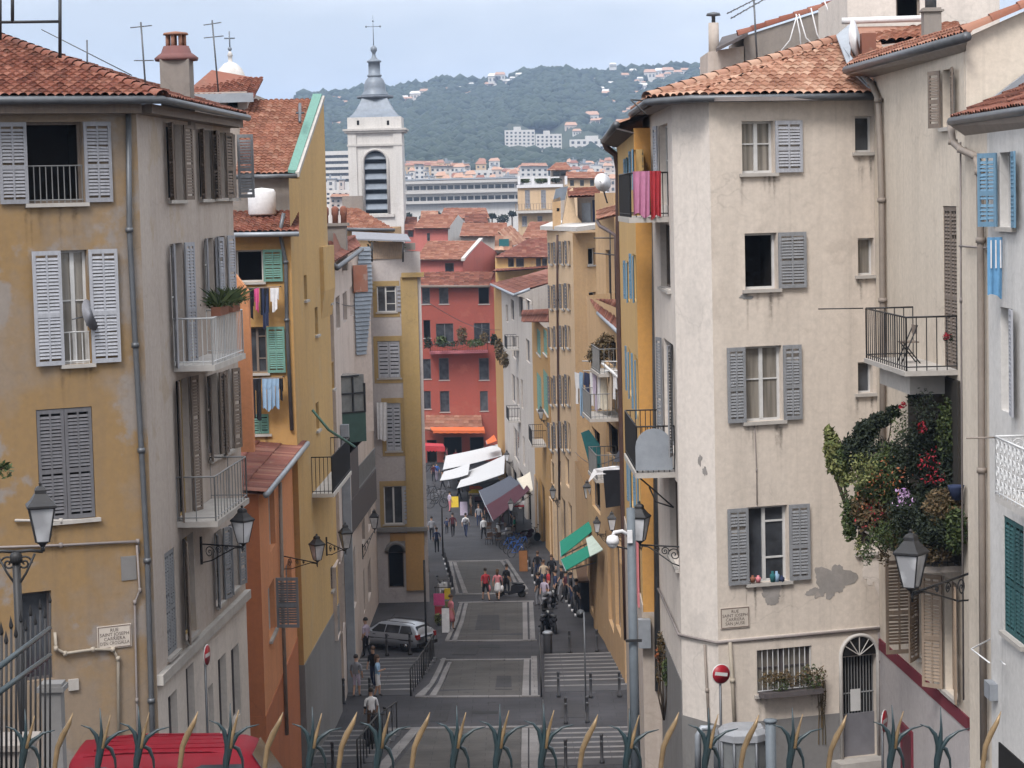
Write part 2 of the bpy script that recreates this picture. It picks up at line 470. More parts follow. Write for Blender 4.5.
def roof(name, pts, mat, parent, tw=0.185, tl=0.33, fine=6, amp=0.055, lift=0.0):
    """barrel-tile sheet over a convex planar polygon of world points; the first two are the eave (left, right)"""
    p = [Vector(q) for q in pts]
    u = (p[1] - p[0]).normalized(); w = u.cross(p[2] - p[0]).normalized()
    if w.z < 0: w = -w
    v = w.cross(u)
    if v.dot(p[2] - p[0]) < 0: v = -v
    o = p[0]
    q = [((a - o).dot(u), (a - o).dot(v)) for a in p]
    ua, ub = min(a for a, _ in q), max(a for a, _ in q); va, vb = min(b for _, b in q), max(b for _, b in q)
    nu = max(2, int((ub - ua) / tw)) * fine; nv = max(2, int((vb - va) / tl) + 1)
    bm = bmesh.new(); uvl = bm.loops.layers.uv.new('UVMap')
    rows = []
    rnd = random.Random(len(name) + int(abs(ua + ub) * 10))
    ntile = nu // fine + 2
    for j in range(nv):
        jit = [rnd.uniform(-0.012, 0.012) for _ in range(ntile)]
        for fr, hh in ((0.0, 0.035), (0.999, 0.0)):
            row = []
            for i in range(nu + 1):
                uu = ua + (ub - ua) * i / nu; vv = va + (j + fr) * tl
                ph = (i % fine) / fine
                hgt = amp * abs(math.sin(math.pi * ph)) ** 0.7 + hh + lift + jit[i // fine]
                row.append(bm.verts.new(o + u * uu + v * (vv + (jit[i // fine] if fr == 0 else 0)) + w * hgt))
            rows.append(row)
    for j in range(len(rows) - 1):
        for i in range(nu):
            fc = bm.faces.new((rows[j][i], rows[j][i + 1], rows[j + 1][i + 1], rows[j + 1][i]))
            fc.smooth = (j % 2 == 0)
            for lp in fc.loops: lp[uvl].uv = (i // fine + 0.5, j // 2 + 0.5)
    n = len(p); c = sum(p, Vector()) / n
    for k in range(n):
        a, b = p[k], p[(k + 1) % n]
        nn = (b - a).cross(w).normalized()
        if nn.dot(c - a) < 0: nn = -nn
        bmesh.ops.bisect_plane(bm, geom=bm.verts[:] + bm.edges[:] + bm.faces[:], plane_co=a, plane_no=-nn, clear_outer=True)
    off = root_of(parent).location
    # underside
    vs = [bm.verts.new(a - w * 0.05) for a in p]
    try:
        fc = bm.faces.new(vs)
    except ValueError: pass
    bmesh.ops.translate(bm, verts=bm.verts[:], vec=-off)
    me = bpy.data.meshes.new(name); bm.to_mesh(me); bm.free(); me.materials.append(mat)
    ob = bpy.data.objects.new(name, me); COL.objects.link(ob); ob.parent = parent
    return ob
def ridge_tiles(a, b, mat, parent, r=0.12, L=0.38, name='ridge_tiles'):
    mb = MB(); a, b = Vector(a), Vector(b); n = max(1, int((b - a).length / L)); d = (b - a) / n
    side = d.cross(Vector((0, 0, 1))).normalized(); up = side.cross(d).normalized()
    for i in range(n):
        vs = []; uv = []
        for t, k in ((0.0, 1.12), (1.06, 0.9)):
            for j in range(7):
                q = math.pi * j / 6
                vs.append(a + d * (i + t) + side * math.cos(q) * r * k + up * (math.sin(q) * r * k - 0.02))
        mb.smooth = True
        mb.poly(vs, [(j, j + 1, 8 + j, 7 + j) for j in range(6)], [[(i * 3 + .5, .5)] * 4] * 6)
    return mb.build(name, mat, parent)
def gutter(pts, mat, parent, r=0.075, name='gutter'):
    mb = MB(); mb.tube(pts, r, 8); return mb.build(name, mat, parent)
def text_mb(txt, f, u, z, size, off, mb=None, fit=None):
    """flat lettering lying on a facade, centred on u"""
    c = bpy.data.curves.new('t', 'FONT'); c.body = txt; c.size = size; c.align_x = 'CENTER'; c.resolution_u = 2
    o = bpy.data.objects.new('t', c); COL.objects.link(o)
    bpy.context.view_layer.update()
    me = bpy.data.meshes.new_from_object(o.evaluated_get(bpy.context.evaluated_depsgraph_get()))
    bpy.data.objects.remove(o); 
    mb = mb or MB()
    k = 1.0
    if fit:
        wd = max(v.co.x for v in me.vertices) - min(v.co.x for v in me.vertices); k = min(1.0, fit / wd)
    mb.poly([f.pt(u + v.co.x * k, z + v.co.y, off) for v in me.vertices], [list(p.vertices) for p in me.polygons])
    bpy.data.meshes.remove(me)
    return mb
M = MATS
# ---------------------------------------------------------------- palette
plain('dark_room', (0.007, 0.0055, 0.005), 0.95, 0.3)  # near-black colour stands in for the darkness of unlit interiors
glass('glass'); 
def curtain(name, c):
    m, nt, b = newmat(name)
    n = noise(nt, pos(nt, 9, 9, 0.35), 1.0, 3, 0.5)
    col = mix(nt, ramp(nt, n, 0.35, 0.65), tuple(x * .45 for x in c), c)  # dark upright bands paint in the shade of drapery folds
    nt.links.new(col, b.inputs['Base Color']); b.inputs['Roughness'].default_value = 0.12; b.inputs['Specular IOR Level'].default_value = 0.5
curtain('glass_curtain', (0.24, 0.215, 0.185))
glass('lamp_glass', (0.27, 0.27, 0.28), 0.3)
plain('white_wood', (0.55, 0.54, 0.53), 0.6)
wood('sh_grey', (0.235, 0.24, 0.255)); wood('sh_pale', (0.27, 0.27, 0.295)); wood('sh_brown', (0.20, 0.155, 0.125)); wood('sh_white', (0.37, 0.375, 0.41))
wood('sh_green', (0.13, 0.27, 0.22)); wood('sh_blue', (0.13, 0.26, 0.38)); wood('sh_dkgreen', (0.03, 0.105, 0.11)); wood('sh_tan', (0.33, 0.24, 0.17)); wood('sh_slate', (0.14, 0.135, 0.145))
wood('sh_dark', (0.10, 0.085, 0.085))
plain('stone', (0.40, 0.37, 0.34), 0.85); plain('pale_stone', (0.50, 0.47, 0.44), 0.85)
plain('iron', (0.025, 0.024, 0.025), 0.5); plain('grey_iron', (0.2, 0.2, 0.2), 0.5); plain('white_iron', (0.6, 0.6, 0.6), 0.5)
plain('teal_iron', (0.006, 0.022, 0.028), 0.38, 0.4, 0, 20, 0.5)
plain('gold', (0.24, 0.165, 0.09), 0.42, 0.55, 0.35, 30)
plain('zinc', (0.12, 0.125, 0.135), 0.45, 0.3, 0.4); plain('zinc_pale', (0.30, 0.32, 0.35), 0.5, 0.25, 0.3); plain('rust_pipe', (0.24, 0.20, 0.17), 0.6)
plain('cream_pipe', (0.36, 0.31, 0.25), 0.6, 0.3); plain('cable_grey', (0.22, 0.19, 0.18), 0.7)
plain('copper_pipe', (0.07, 0.04, 0.035), 0.5)
T1 = tiles('tile_red', [(0.10, 0.036, 0.026), (0.18, 0.066, 0.044), (0.145, 0.05, 0.036), (0.235, 0.10, 0.07)])
T2 = tiles('tile_pink', [(0.25, 0.12, 0.08), (0.36, 0.20, 0.14), (0.30, 0.15, 0.10), (0.42, 0.265, 0.19)], dirt=0.3)
T3 = tiles('tile_orange', [(0.175, 0.072, 0.047), (0.27, 0.12, 0.08), (0.22, 0.09, 0.06), (0.31, 0.165, 0.115)], dirt=0.35)
T4 = tiles('tile_old', [(0.13, 0.045, 0.035), (0.19, 0.07, 0.052), (0.155, 0.055, 0.042), (0.24, 0.11, 0.08)])
OCH = plaster('ochre', (0.265, 0.17, 0.08), (0.245, 0.185, 0.132), (0.26, 0.23, 0.21), 1.5, 0.35, 0.8, 3)
OCHG = plaster('grey_render', (0.47, 0.41, 0.365), (0.39, 0.335, 0.30), (0.42, 0.33, 0.22), 0.8, 0.35, 1, 8)
ORA = plaster('orange', (0.63, 0.28, 0.135), (0.56, 0.24, 0.12), (0.5, 0.25, 0.13), 0.4, 0.2, 1, 12)
ORAD = plaster('deep_orange', (0.46, 0.165, 0.075), (0.41, 0.145, 0.065), None, 0.4, 0.2, 1, 15)
YEL = plaster('yellow', (0.53, 0.345, 0.145), (0.47, 0.31, 0.135), (0.49, 0.37, 0.22), 0.7, 0.3, 1, 18)
YELD = plaster('yellow_deep', (0.41, 0.24, 0.09), (0.37, 0.215, 0.085), (0.5, 0.32, 0.14), 0.5, 0.25, 1, 21)
YELR = plaster('amber', (0.52, 0.275, 0.085), (0.47, 0.24, 0.075), (0.55, 0.33, 0.12), 0.3, 0.18, 1, 24)
CRM = plaster('cream', (0.60, 0.525, 0.455), (0.55, 0.48, 0.415), (0.45, 0.385, 0.33), 0.8, 0.28, 1, 27)
CRMP = plaster('cream_pale', (0.64, 0.575, 0.52), (0.60, 0.54, 0.49), None, 0.5, 0.25, 1, 30)
CRM2 = plaster('ivory', (0.61, 0.535, 0.45), (0.55, 0.475, 0.395), (0.5, 0.43, 0.36), 0.5, 0.25, 1, 33)
WHB = plaster('bluish_white', (0.585, 0.565, 0.545), (0.54, 0.52, 0.50), None, 0.5, 0.3, 1, 36)
BARE = plaster('bare_render', (0.31, 0.285, 0.265), (0.26, 0.24, 0.225), (0.4, 0.35, 0.31), 1.2, 0.3, 2.5, 81)
PLINTH = plaster('grey_plinth', (0.20, 0.19, 0.185), (0.17, 0.165, 0.16), (0.24, 0.22, 0.2), 0.6, 0.3, 1, 39)
PNKP = plaster('pale_pink', (0.57, 0.48, 0.43), (0.52, 0.44, 0.39), (0.42, 0.33, 0.27), 0.6, 0.35, 1, 42)
GRYL = plaster('lavender_grey', (0.33, 0.31, 0.30), (0.29, 0.275, 0.27), None, 0.5, 0.3, 1, 45)
OCY = plaster('ochre_trim', (0.38, 0.265, 0.115), (0.34, 0.24, 0.11), None, 0.4, 0.3, 1, 48)
RED = plaster('red_wall', (0.31, 0.075, 0.055), (0.26, 0.066, 0.05), (0.48, 0.16, 0.11), 0.5, 0.25, 0.6, 51)
PINK = plaster('pink_wall', (0.48, 0.15, 0.125), (0.43, 0.14, 0.12), None, 0.4, 0.2, 0.6, 54)
PCH = plaster('peach', (0.58, 0.42, 0.27), (0.53, 0.385, 0.25), (0.5, 0.36, 0.23), 0.5, 0.25, 0.8, 57)
PCHD = plaster('peach_deep', (0.50, 0.33, 0.18), (0.45, 0.295, 0.165), (0.45, 0.3, 0.17), 0.5, 0.3, 0.8, 60)
WHG = plaster('whitish', (0.46, 0.41, 0.37), (0.41, 0.365, 0.33), (0.36, 0.31, 0.27), 0.6, 0.4, 0.8, 63)
LMS = plaster('limestone', (0.60, 0.57, 0.54), (0.55, 0.52, 0.49), (0.48, 0.45, 0.42), 0.5, 0.25, 0.5, 66)
GRW = plaster('rough_render', (0.26, 0.23, 0.205), (0.23, 0.2, 0.18), None, 0.6, 0.35, 1, 69)
MAR = plaster('maroon_band', (0.17, 0.028, 0.042), None, None, 0.3, 0.2, 1, 72)
LAV = plaster('lilac_grey', (0.44, 0.40, 0.39), (0.40, 0.365, 0.36), None, 0.4, 0.2, 1, 75)
BRK = plaster('bare_brick', (0.34, 0.13, 0.08), (0.40, 0.2, 0.14), (0.45, 0.35, 0.3), 1, 0.2, 3, 78)
plain('lead', (0.20, 0.225, 0.26), 0.5, 0.3, 0.2, 1.5); 
def paving(name, c, spot=0.5):
    '''trodden surface: fine grain, dark gum and oil spots, paler worn tracks, patched seams'''
    m, nt, b = newmat(name)
    v = pos(nt)
    col = mix(nt, ramp(nt, noise(nt, v, 0.35, 7, 0.65), 0.36, 0.64), tuple(x * .72 for x in c), tuple(x * 1.25 for x in c))
    col = mix(nt, ramp(nt, noise(nt, v, 2.2, 6, 0.7), 0.60, 0.72), col, tuple(x * spot for x in c))
    br = nt.nodes.new('ShaderNodeTexBrick'); br.inputs['Scale'].default_value = 0.42; br.inputs['Mortar Size'].default_value = 0.006; br.inputs['Color1'].default_value = (1, 1, 1, 1); br.inputs['Color2'].default_value = (.86, .86, .86, 1); br.inputs['Mortar'].default_value = (.45, .45, .45, 1)
    nt.links.new(v, br.inputs['Vector'])
    mm = nt.nodes.new('ShaderNodeMix'); mm.data_type = 'RGBA'; mm.blend_type = 'MULTIPLY'; mm.inputs[0].default_value = 0.8
    nt.links.new(col, mm.inputs[6]); nt.links.new(br.outputs['Color'], mm.inputs[7])
    nt.links.new(mm.outputs[2], b.inputs['Base Color']); b.inputs['Roughness'].default_value = 0.85; b.inputs['Specular IOR Level'].default_value = 0.25
    bump(nt, b, noise(nt, v, 12, 4, 0.7), 0.3, 0.01)
paving('asphalt', (0.039, 0.037, 0.041)); paving('patch_tar', (0.034, 0.032, 0.034))
plain('tread', (0.055, 0.053, 0.057), 0.85, 0.3, 0, 1.0); paving('kerb', (0.17, 0.16, 0.158), .55); paving('ramp', (0.064, 0.059, 0.056))
plain('red_paint', (0.145, 0.005, 0.012), 0.6, 0.25, 0, 3, 0.12); plain('silver_paint', (0.36, 0.38, 0.42), 0.3, 0.1, 0.3, 2, 0.6); plain('rubber', (0.015, 0.015, 0.016), 0.8)
plain('black_plastic', (0.02, 0.02, 0.022), 0.5); plain('chrome', (0.45, 0.45, 0.46), 0.25, 0.1, 0.8); plain('tail_red', (0.30, 0.02, 0.02), 0.3); plain('headlamp', (0.6, 0.6, 0.6), 0.1)
plain('sign_red', (0.27, 0.012, 0.022), 0.4, 0.1); plain('sign_white', (0.5, 0.49, 0.48), 0.5, 0.1); plain('plaque', (0.50, 0.44, 0.38), 0.5, 0.15); plain('letter', (0.07, 0.05, 0.045), 0.7)
plain('plaque_rim', (0.16, 0.11, 0.09), 0.6)
for n_, c_ in (('white', (0.66, 0.65, 0.66)), ('black', (0.02, 0.02, 0.024)), ('navy', (0.035, 0.045, 0.09)), ('jeans', (0.10, 0.15, 0.24)), ('skyblue', (0.26, 0.38, 0.52)), ('pink', (0.55, 0.2, 0.22)),
               ('red', (0.40, 0.045, 0.055)), ('hotpink', (0.6, 0.1, 0.25)), ('beige', (0.45, 0.36, 0.27)), ('grey', (0.22, 0.22, 0.24)), ('maroon', (0.075, 0.026, 0.035)), ('green', (0.02, 0.20, 0.135)),
               ('slate', (0.075, 0.08, 0.10)), ('orange', (0.62, 0.14, 0.05)), ('teal', (0.03, 0.12, 0.13)), ('yellow', (0.6, 0.42, 0.05)), ('blue', (0.05, 0.12, 0.36)), ('magenta', (0.46, 0.19, 0.30)),
               ('brown', (0.10, 0.06, 0.04)), ('lilac', (0.42, 0.36, 0.45)), ('azure', (0.13, 0.29, 0.48)), ('cream', (0.6, 0.54, 0.44)), ('canvas', (0.50, 0.495, 0.50))):
    plain('c_' + n_, c_, 0.9, 0.22, 0, 6, 0.1)

m, nt, b = newmat('rain_stain')
uvn = nt.nodes.new('ShaderNodeUVMap'); sp_ = nt.nodes.new('ShaderNodeSeparateXYZ'); nt.links.new(uvn.outputs[0], sp_.inputs[0])
al = nt.nodes.new('ShaderNodeMapRange'); al.inputs[3].default_value = 0.42; al.inputs[4].default_value = 0.0; nt.links.new(sp_.outputs[1], al.inputs[0])
pk = nt.nodes.new('ShaderNodeMapRange'); nt.links.new(sp_.outputs[0], pk.inputs[0]); pp_ = nt.nodes.new('ShaderNodeMath'); pp_.operation = 'PINGPONG'; pp_.inputs[1].default_value = 0.5; nt.links.new(sp_.outputs[0], pp_.inputs[0])
m1_ = nt.nodes.new('ShaderNodeMath'); m1_.operation = 'MULTIPLY'; nt.links.new(al.outputs[0], m1_.inputs[0]); nt.links.new(pp_.outputs[0], m1_.inputs[1])
m2_ = nt.nodes.new('ShaderNodeMath'); m2_.operation = 'MULTIPLY'; nt.links.new(m1_.outputs[0], m2_.inputs[0]); nt.links.new(ramp(nt, noise(nt, pos(nt), 9, 4, .6), .3, .6), m2_.inputs[1])
m3_ = nt.nodes.new('ShaderNodeMath'); m3_.operation = 'MULTIPLY'; m3_.inputs[1].default_value = 2.0; nt.links.new(m2_.outputs[0], m3_.inputs[0])
nt.links.new(m3_.outputs[0], b.inputs['Alpha']); b.inputs['Base Color'].default_value = (.06, .05, .042, 1); b.inputs['Roughness'].default_value = 1
plain('skin', (0.42, 0.25, 0.17), 0.6, 0.12); plain('hair_dark', (0.025, 0.018, 0.014), 0.6); plain('hair_brown', (0.09, 0.05, 0.03), 0.6); plain('shoe', (0.05, 0.04, 0.04), 0.7)
def leafmat(name, a, b):
    m, nt, bs = newmat(name)
    g = nt.nodes.new('ShaderNodeNewGeometry')
    col = mix(nt, g.outputs['Random Per Island'], a, b)
    nt.links.new(col, bs.inputs['Base Color']); bs.inputs['Roughness'].default_value = 0.7; bs.inputs['Specular IOR Level'].default_value = 0.2
leafmat('leaf', (0.022, 0.040, 0.014), (0.085, 0.105, 0.04)); leafmat('leaf_dark', (0.010, 0.016, 0.011), (0.03, 0.038, 0.022)); leafmat('leaf_lime', (0.06, 0.08, 0.02), (0.22, 0.22, 0.09))
leafmat('leaf_brown', (0.06, 0.05, 0.025), (0.15, 0.10, 0.055)); leafmat('flower_red', (0.16, 0.008, 0.015), (0.30, 0.02, 0.035)); leafmat('flower_lilac', (0.35, 0.2, 0.4), (0.55, 0.4, 0.55)); leafmat('flower_orange', (0.22, 0.06, 0.03), (0.34, 0.14, 0.06))
leafmat('forest', (0.012, 0.023, 0.014), (0.028, 0.042, 0.022))
plain('terracotta_pot', (0.22, 0.09, 0.055), 0.8)
plain('bark', (0.07, 0.05, 0.035), 0.9)

# ---------------------------------------------------------------- world, sun, haze
w = bpy.data.worlds.new('World'); scn.world = w; w.use_nodes = True
nt = w.node_tree; bg = nt.nodes['Background']
sky = nt.nodes.new('ShaderNodeTexSky'); sky.sky_type = 'NISHITA'; sky.sun_disc = False
SE, SR = R(50), R(201)
sky.sun_elevation = SE; sky.sun_rotation = SR; sky.air_density = 1; sky.dust_density = 2
tc = nt.nodes.new('ShaderNodeTexCoord'); mp = nt.nodes.new('ShaderNodeMapping'); mp.inputs['Scale'].default_value = (1.2, 1.2, 4.5)
nt.links.new(tc.outputs['Generated'], mp.inputs['Vector'])
cl = noise(nt, mp.outputs['Vector'], 2.6, 7, 0.55)
cover = mix(nt, ramp(nt, cl, 0.40, 0.60), (4.7, 5.0, 5.4), (7.1, 7.2, 7.4))
out = mix(nt, 0.94, sky.outputs[0], cover)
sx = nt.nodes.new('ShaderNodeSeparateXYZ'); nt.links.new(tc.outputs['Generated'], sx.inputs[0])
zr = nt.nodes.new('ShaderNodeMapRange'); zr.inputs[1].default_value = 0.0; zr.inputs[2].default_value = 1.0; zr.inputs[3].default_value = 0.70; zr.inputs[4].default_value = 2.1
nt.links.new(sx.outputs[2], zr.inputs[0])
vm = nt.nodes.new('ShaderNodeVectorMath'); vm.operation = 'SCALE'; nt.links.new(out, vm.inputs[0]); nt.links.new(zr.outputs[0], vm.inputs['Scale'])
out = vm.outputs[0]
nt.links.new(out, bg.inputs['Color']); bg.inputs['Strength'].default_value = 0.075
sd = bpy.data.lights.new('sun', 'SUN'); so = bpy.data.objects.new('sun', sd); COL.objects.link(so)
sd.energy = 1.35; sd.angle = R(20); sd.color = (1, 0.965, 0.93)
# sun_rotation turns clockwise from +Y seen from above
sdir = Vector((math.sin(SR) * math.cos(SE), math.cos(SR) * math.cos(SE), math.sin(SE)))
so.rotation_euler = (-sdir).to_track_quat('-Z', 'Y').to_euler(); so.location = (0, 0, 200)
scn.view_settings.view_transform = 'Standard'; scn.view_settings.look = 'None'; scn.view_settings.gamma = 1; scn.view_settings.exposure = 1.36
scn.view_settings.use_curve_mapping = False
scn.cycles.use_denoising = True
scn.cycles.max_bounces = 6; scn.cycles.diffuse_bounces = 3; scn.cycles.glossy_bounces = 2; scn.cycles.transmission_bounces = 4; scn.cycles.volume_bounces = 0
scn.cycles.use_adaptive_sampling = True; scn.cycles.adaptive_threshold = 0.02
m = bpy.data.materials.new('haze_air'); m.use_nodes = True; ntm = m.node_tree
ntm.nodes.remove(ntm.nodes['Principled BSDF'])
pv = ntm.nodes.new('ShaderNodeVolumePrincipled'); pv.inputs['Color'].default_value = (0.54, 0.71, 1.0, 1); pv.inputs['Density'].default_value = 0.00015
ntm.links.new(pv.outputs[0], ntm.nodes['Material Output'].inputs['Volume'])
mb = MB(); mb.box(-5200, 5200, -60, 7900, CAM.z - 29.2, CAM.z + 330)
hz = mb.build('haze', m); hz['kind'] = 'stuff'

# ---------------------------------------------------------------- ground
ys = [-50, 5 * S] + sorted({d * S for d, _ in GP if d > 5} | {d * S for d in range(40, 260, 6)}) + [1000, 3000, 7800]
mb = MB(); xs = [-5000, -300, -60, -30, -15, -8, -4, 0, 4, 8, 15, 30, 60, 300, 5000]
vs = [(x, y, gz(y)) for y in ys for x in xs]; k = len(xs)
mb.poly(vs, [(j * k + i, j * k + i + 1, (j + 1) * k + i + 1, (j + 1) * k + i) for j in range(len(ys) - 1) for i in range(k - 1)])
struct(mb, 'ground', M['asphalt'])
# ================================================================ LEFT SIDE
def z_at(px, py, d): return P(px, py, d).z
def eave_line(f, z, over, ext0=0.0, ext1=0.0, n=2):
    return [f.pt(-ext0 + (f.L + ext0 + ext1) * i / (n - 1), z, over) for i in range(n)]
def pipe_on(f, pts, r, mat, parent, off=0.08, name='drainpipe', n=7):
    mb = MB(); ps = [f.at(x, y, off) for x, y in pts]; mb.tube(ps, r, n)
    for p in ps[1:-1]: mb.lathe([(r * 1.35, -0.05), (r * 1.35, 0.05)], p, 8)
    return mb.build(name, mat, parent)
# ---- L1: ochre corner house with a grey street side
c0 = P2(-46, 300, 36.5); c1 = P2(143, 300, 38); c2 = P2(236, 300, 46.4)
zt = z_at(60, 104, 37.3); zb = 6.0
L1 = Bld('corner_house', 'weathered ochre and grey corner house with a red tiled hip roof and chimney', 'house', (c1.x, c1.y, gz(c1.y)))
f1 = L1.fac(c0, c1, zb, zt, OCH); f2 = L1.fac(c1, c2, zb, zt, OCHG); zc = f2.hit(158, 679)[1]; f2.z0 = zc; f2b = L1.fac(c1, c2, zb, zc, CRMP)
c3 = c2 + Vector((-9, 6)); L1.rest([c2, c3, c0 + Vector((-2, 14)), c0], zb, zt, OCHG)
win(f1, 27, 122, 83, 203, 'd', 'lr', M['sh_pale'], M['sh_brown'], bars=.46, srf=M['grey_iron'])
win(f1, 62, 250, 89, 364, 'g', 'lr', M['sh_white'], sw=0.62, cur=True, bars=.28, srf=M['white_iron'])
win(f1, 38, 408, 94, 520, 'c', '', M['sh_slate'], M['grey_iron'])
win(f1, 17, 592, 53, 681, 'n', '', None, M['sh_dark'], sill=False)
for b in ((167, 124, 182, 200), (199, 130, 210, 199), (212, 132, 224, 198)): win(f2, *b, 'd', 'lr', M['sh_brown'], M['sh_brown'], la=2.75, ra=2.9, sw=0.42)
win(f2, 226, 134, 236, 198, 'd', 'r', M['sh_grey'], M['sh_grey'], ra=1.62, sw=0.42)
for b in ((172, 243, 184, 366), ): win(f2, *b, 'g', 'lr', M['sh_white'], sw=0.45, la=2.9, ra=2.9, sill=False)
for b in ((205, 238, 214, 300), (217, 236, 226, 300)): win(f2, *b, 'g', 'lr', M['sh_white'], sw=0.4, la=2.9, ra=2.9)
win(f2, 178, 378, 190, 518, 'd', 'lr', M['sh_brown'], M['ochre_trim'], la=2.9, ra=2.9, sw=0.42, sill=False)
for b in ((208, 374, 218, 458), (222, 370, 231, 452)): win(f2, *b, 'g', 'lr', M['sh_brown'], M['sh_brown'], la=2.9, ra=2.9, sw=0.42)
win(f2, 166, 549, 176, 655, 'c', '', M['sh_grey']); win(f2, 184, 534, 195, 637, 'd', 'l', M['sh_brown'], M['ochre_trim'], la=2.9)
for b in ((215, 530, 222, 604), (229, 522, 237, 590)): win(f2, *b, 'g', 'lr', M['sh_grey'], M['sh_grey'], la=2.9, ra=2.9, sw=.4)
for b in ((169, 692, 178, 760), (187, 664, 195, 748), (209, 684, 214, 745), (219, 655, 227, 735), (232, 645, 240, 720)): win(f2b, *b, 'n', '', None, M['sh_dark'], sill=False)
L1.done()
# the lower storey's pale coat and its string course
mb = MB()
f2.box(mb, 0.0, f2.L, zc - 0.12, zc + 0.10, 0, 0.14); mb.build('string_course', M['stone'], L1.r)
mb = MB(); z_ = f2.hit(190, 121)[1]; f2.box(mb, 0, f2.L, z_, zt - .21, 0, .006); mb.build('faded_band', OCH, L1.r)
# roof: eaves, hip, tiles
ov = 0.42
za = zt + 0.12
ap = P(-6, 36, 42.5)
e0 = f1.pt(-1.5, za, ov); e1 = f1.pt(f1.L + ov * .9, za, ov); e2 = f2.pt(f2.L + .3, za, ov)
cor = Vector((f1.pt(f1.L, 0, ov) + f2.N * ov)); cor.z = za
roof('roof', [e0, cor, ap, ap + (e0 - cor).normalized() * 3.5], T1, L1.r)
roof('roof', [cor, e2, ap], T1, L1.r)
ridge_tiles(cor, ap, T1, L1.r, 0.15)
gutter([e0 - Vector((0, 0, .06)), cor - Vector((0, 0, .06)), e2 - Vector((0, 0, .06))], M['zinc'], L1.r, 0.085)
mb = MB(); f1.box(mb, 0, f1.L, zt - 0.2, zt - .002, 0, ov * .8); f2.box(mb, 0, f2.L, zt - 0.2, zt - .002, 0, ov * .8); mb.build('eaves_board', M['sh_brown'], L1.r)
pipe_on(f1, [(127, 108), (128, 230), (134, 345), (140, 450), (146, 560), (150, 700), (153, 800)], 0.062, M['zinc'], L1.r)
pipe_on(f1, [(-30, 548), (60, 545), (137, 541), (138, 553)], 0.03, M['cable_grey'], L1.r, 0.05, 'cable', 5)
pipe_on(f1, [(136, 545), (139, 590), (134, 602), (136, 700), (138, 790)], 0.025, M['cable_grey'], L1.r, 0.05, 'cable', 5)
pipe_on(f1, [(54, 632), (55, 648), (64, 653), (92, 649), (112, 649), (117, 658), (118, 760)], 0.035, M['cream_pipe'], L1.r, 0.06, 'gas_pipe', 6)
pipe_on(f1, [(14, 520), (60, 520.5), (97, 519)], 0.03, M['stone'], L1.r, 0.06, 'cable', 5)
mb = MB(); a, b, c, d = f1.rect(121, 556, 136, 580); f1.box(mb, a, b, c, d, 0, .02); mb.build('electric_box', M['grey_plinth'], L1.r)
mb = MB(); a, b, c, d = f1.rect(68, 679, 78, 690); f1.box(mb, a, b, c, d, 0, .06); mb.build('letter_box', M['stone'], L1.r)
# balconies of the street side
u0, zz = f2.hit(174, 366); u1 = f2.hit(208, 360)[0]
bal = balcony(f2, u0, u1, zz, .92, 1.05, M['pale_stone'], M['white_iron'], gap=.2)
u2, z2 = f2.hit(177, 522); u3 = f2.hit(212, 515)[0]
bal2 = balcony(f2, u2, u3, z2, .92, 1.0, M['stone'], M['grey_iron'], gap=.34)
# chimney
base = P(178, 104, 42.5)
mb = MB(); zt2 = z_at(178, 60, 42.5)
mb.box(base.x - .34, base.x + .34, base.y - .4, base.y + .4, base.z - .6, zt2); ch = mb.build('chimney', M['rough_render'], L1.r)
mb = MB(); mb.lathe([(.5, 0), (.52, .06), (.42, .14), (.36, .18), (.30, .34)], (base.x, base.y, zt2 - .02), 18); mb.build('chimney_cap', plain('cap_brown', (.17, .075, .07), .8), ch)
mb = MB()
for i in range(7): mb.tube([(base.x + .2 * math.cos(i * .9), base.y + .2 * math.sin(i * .9), zt2 + .28), (base.x + .2 * math.cos(i * .9), base.y + .2 * math.sin(i * .9), zt2 + .6)], .05, 6)
mb.lathe([(.3, 0), (.28, .05), (0, .09)], (base.x, base.y, zt2 + .58), 14); mb.build('chimney_pot', T3, ch)
# plaque
def plaque(f, x0, y0, x1, y1, lines, label):
    a, b, c, d = f.rect(x0, y0, x1, y1)
    r = thing('street_sign', label, 'street sign', f.pt((a + b) / 2, c, 0))
    mb = MB(); f.box(mb, a, b, c, d, .004, .03); mb.build('plate', M['plaque'], r)
    mb = MB(); e = .03
    for p in ((a + .015, b - .015, c + .015, c + e), (a + .015, b - .015, d - e, d - .015), (a + .015, a + e, c + e, d - e), (b - e, b - .015, c + e, d - e)): f.box(mb, *p, .0305, .036)
    mb.build('rim', M['plaque_rim'], r)
    mb = MB(); n = len(lines); h = (d - c - .12) / n
    for i, t in enumerate(lines): text_mb(t, f, (a + b) / 2, d - .055 - h * (i + .84), h * 1.12, .0335, mb, (b - a) * .86)
    mb.build('lettering', M['letter'], r)
plaque(f1, 97, 625, 131, 648, ['RUE', 'SAINT JOSEPH', 'CARRIERA', "D'EN CROSSALLA"], 'framed street name plaque on the ochre wall beside a drainpipe')
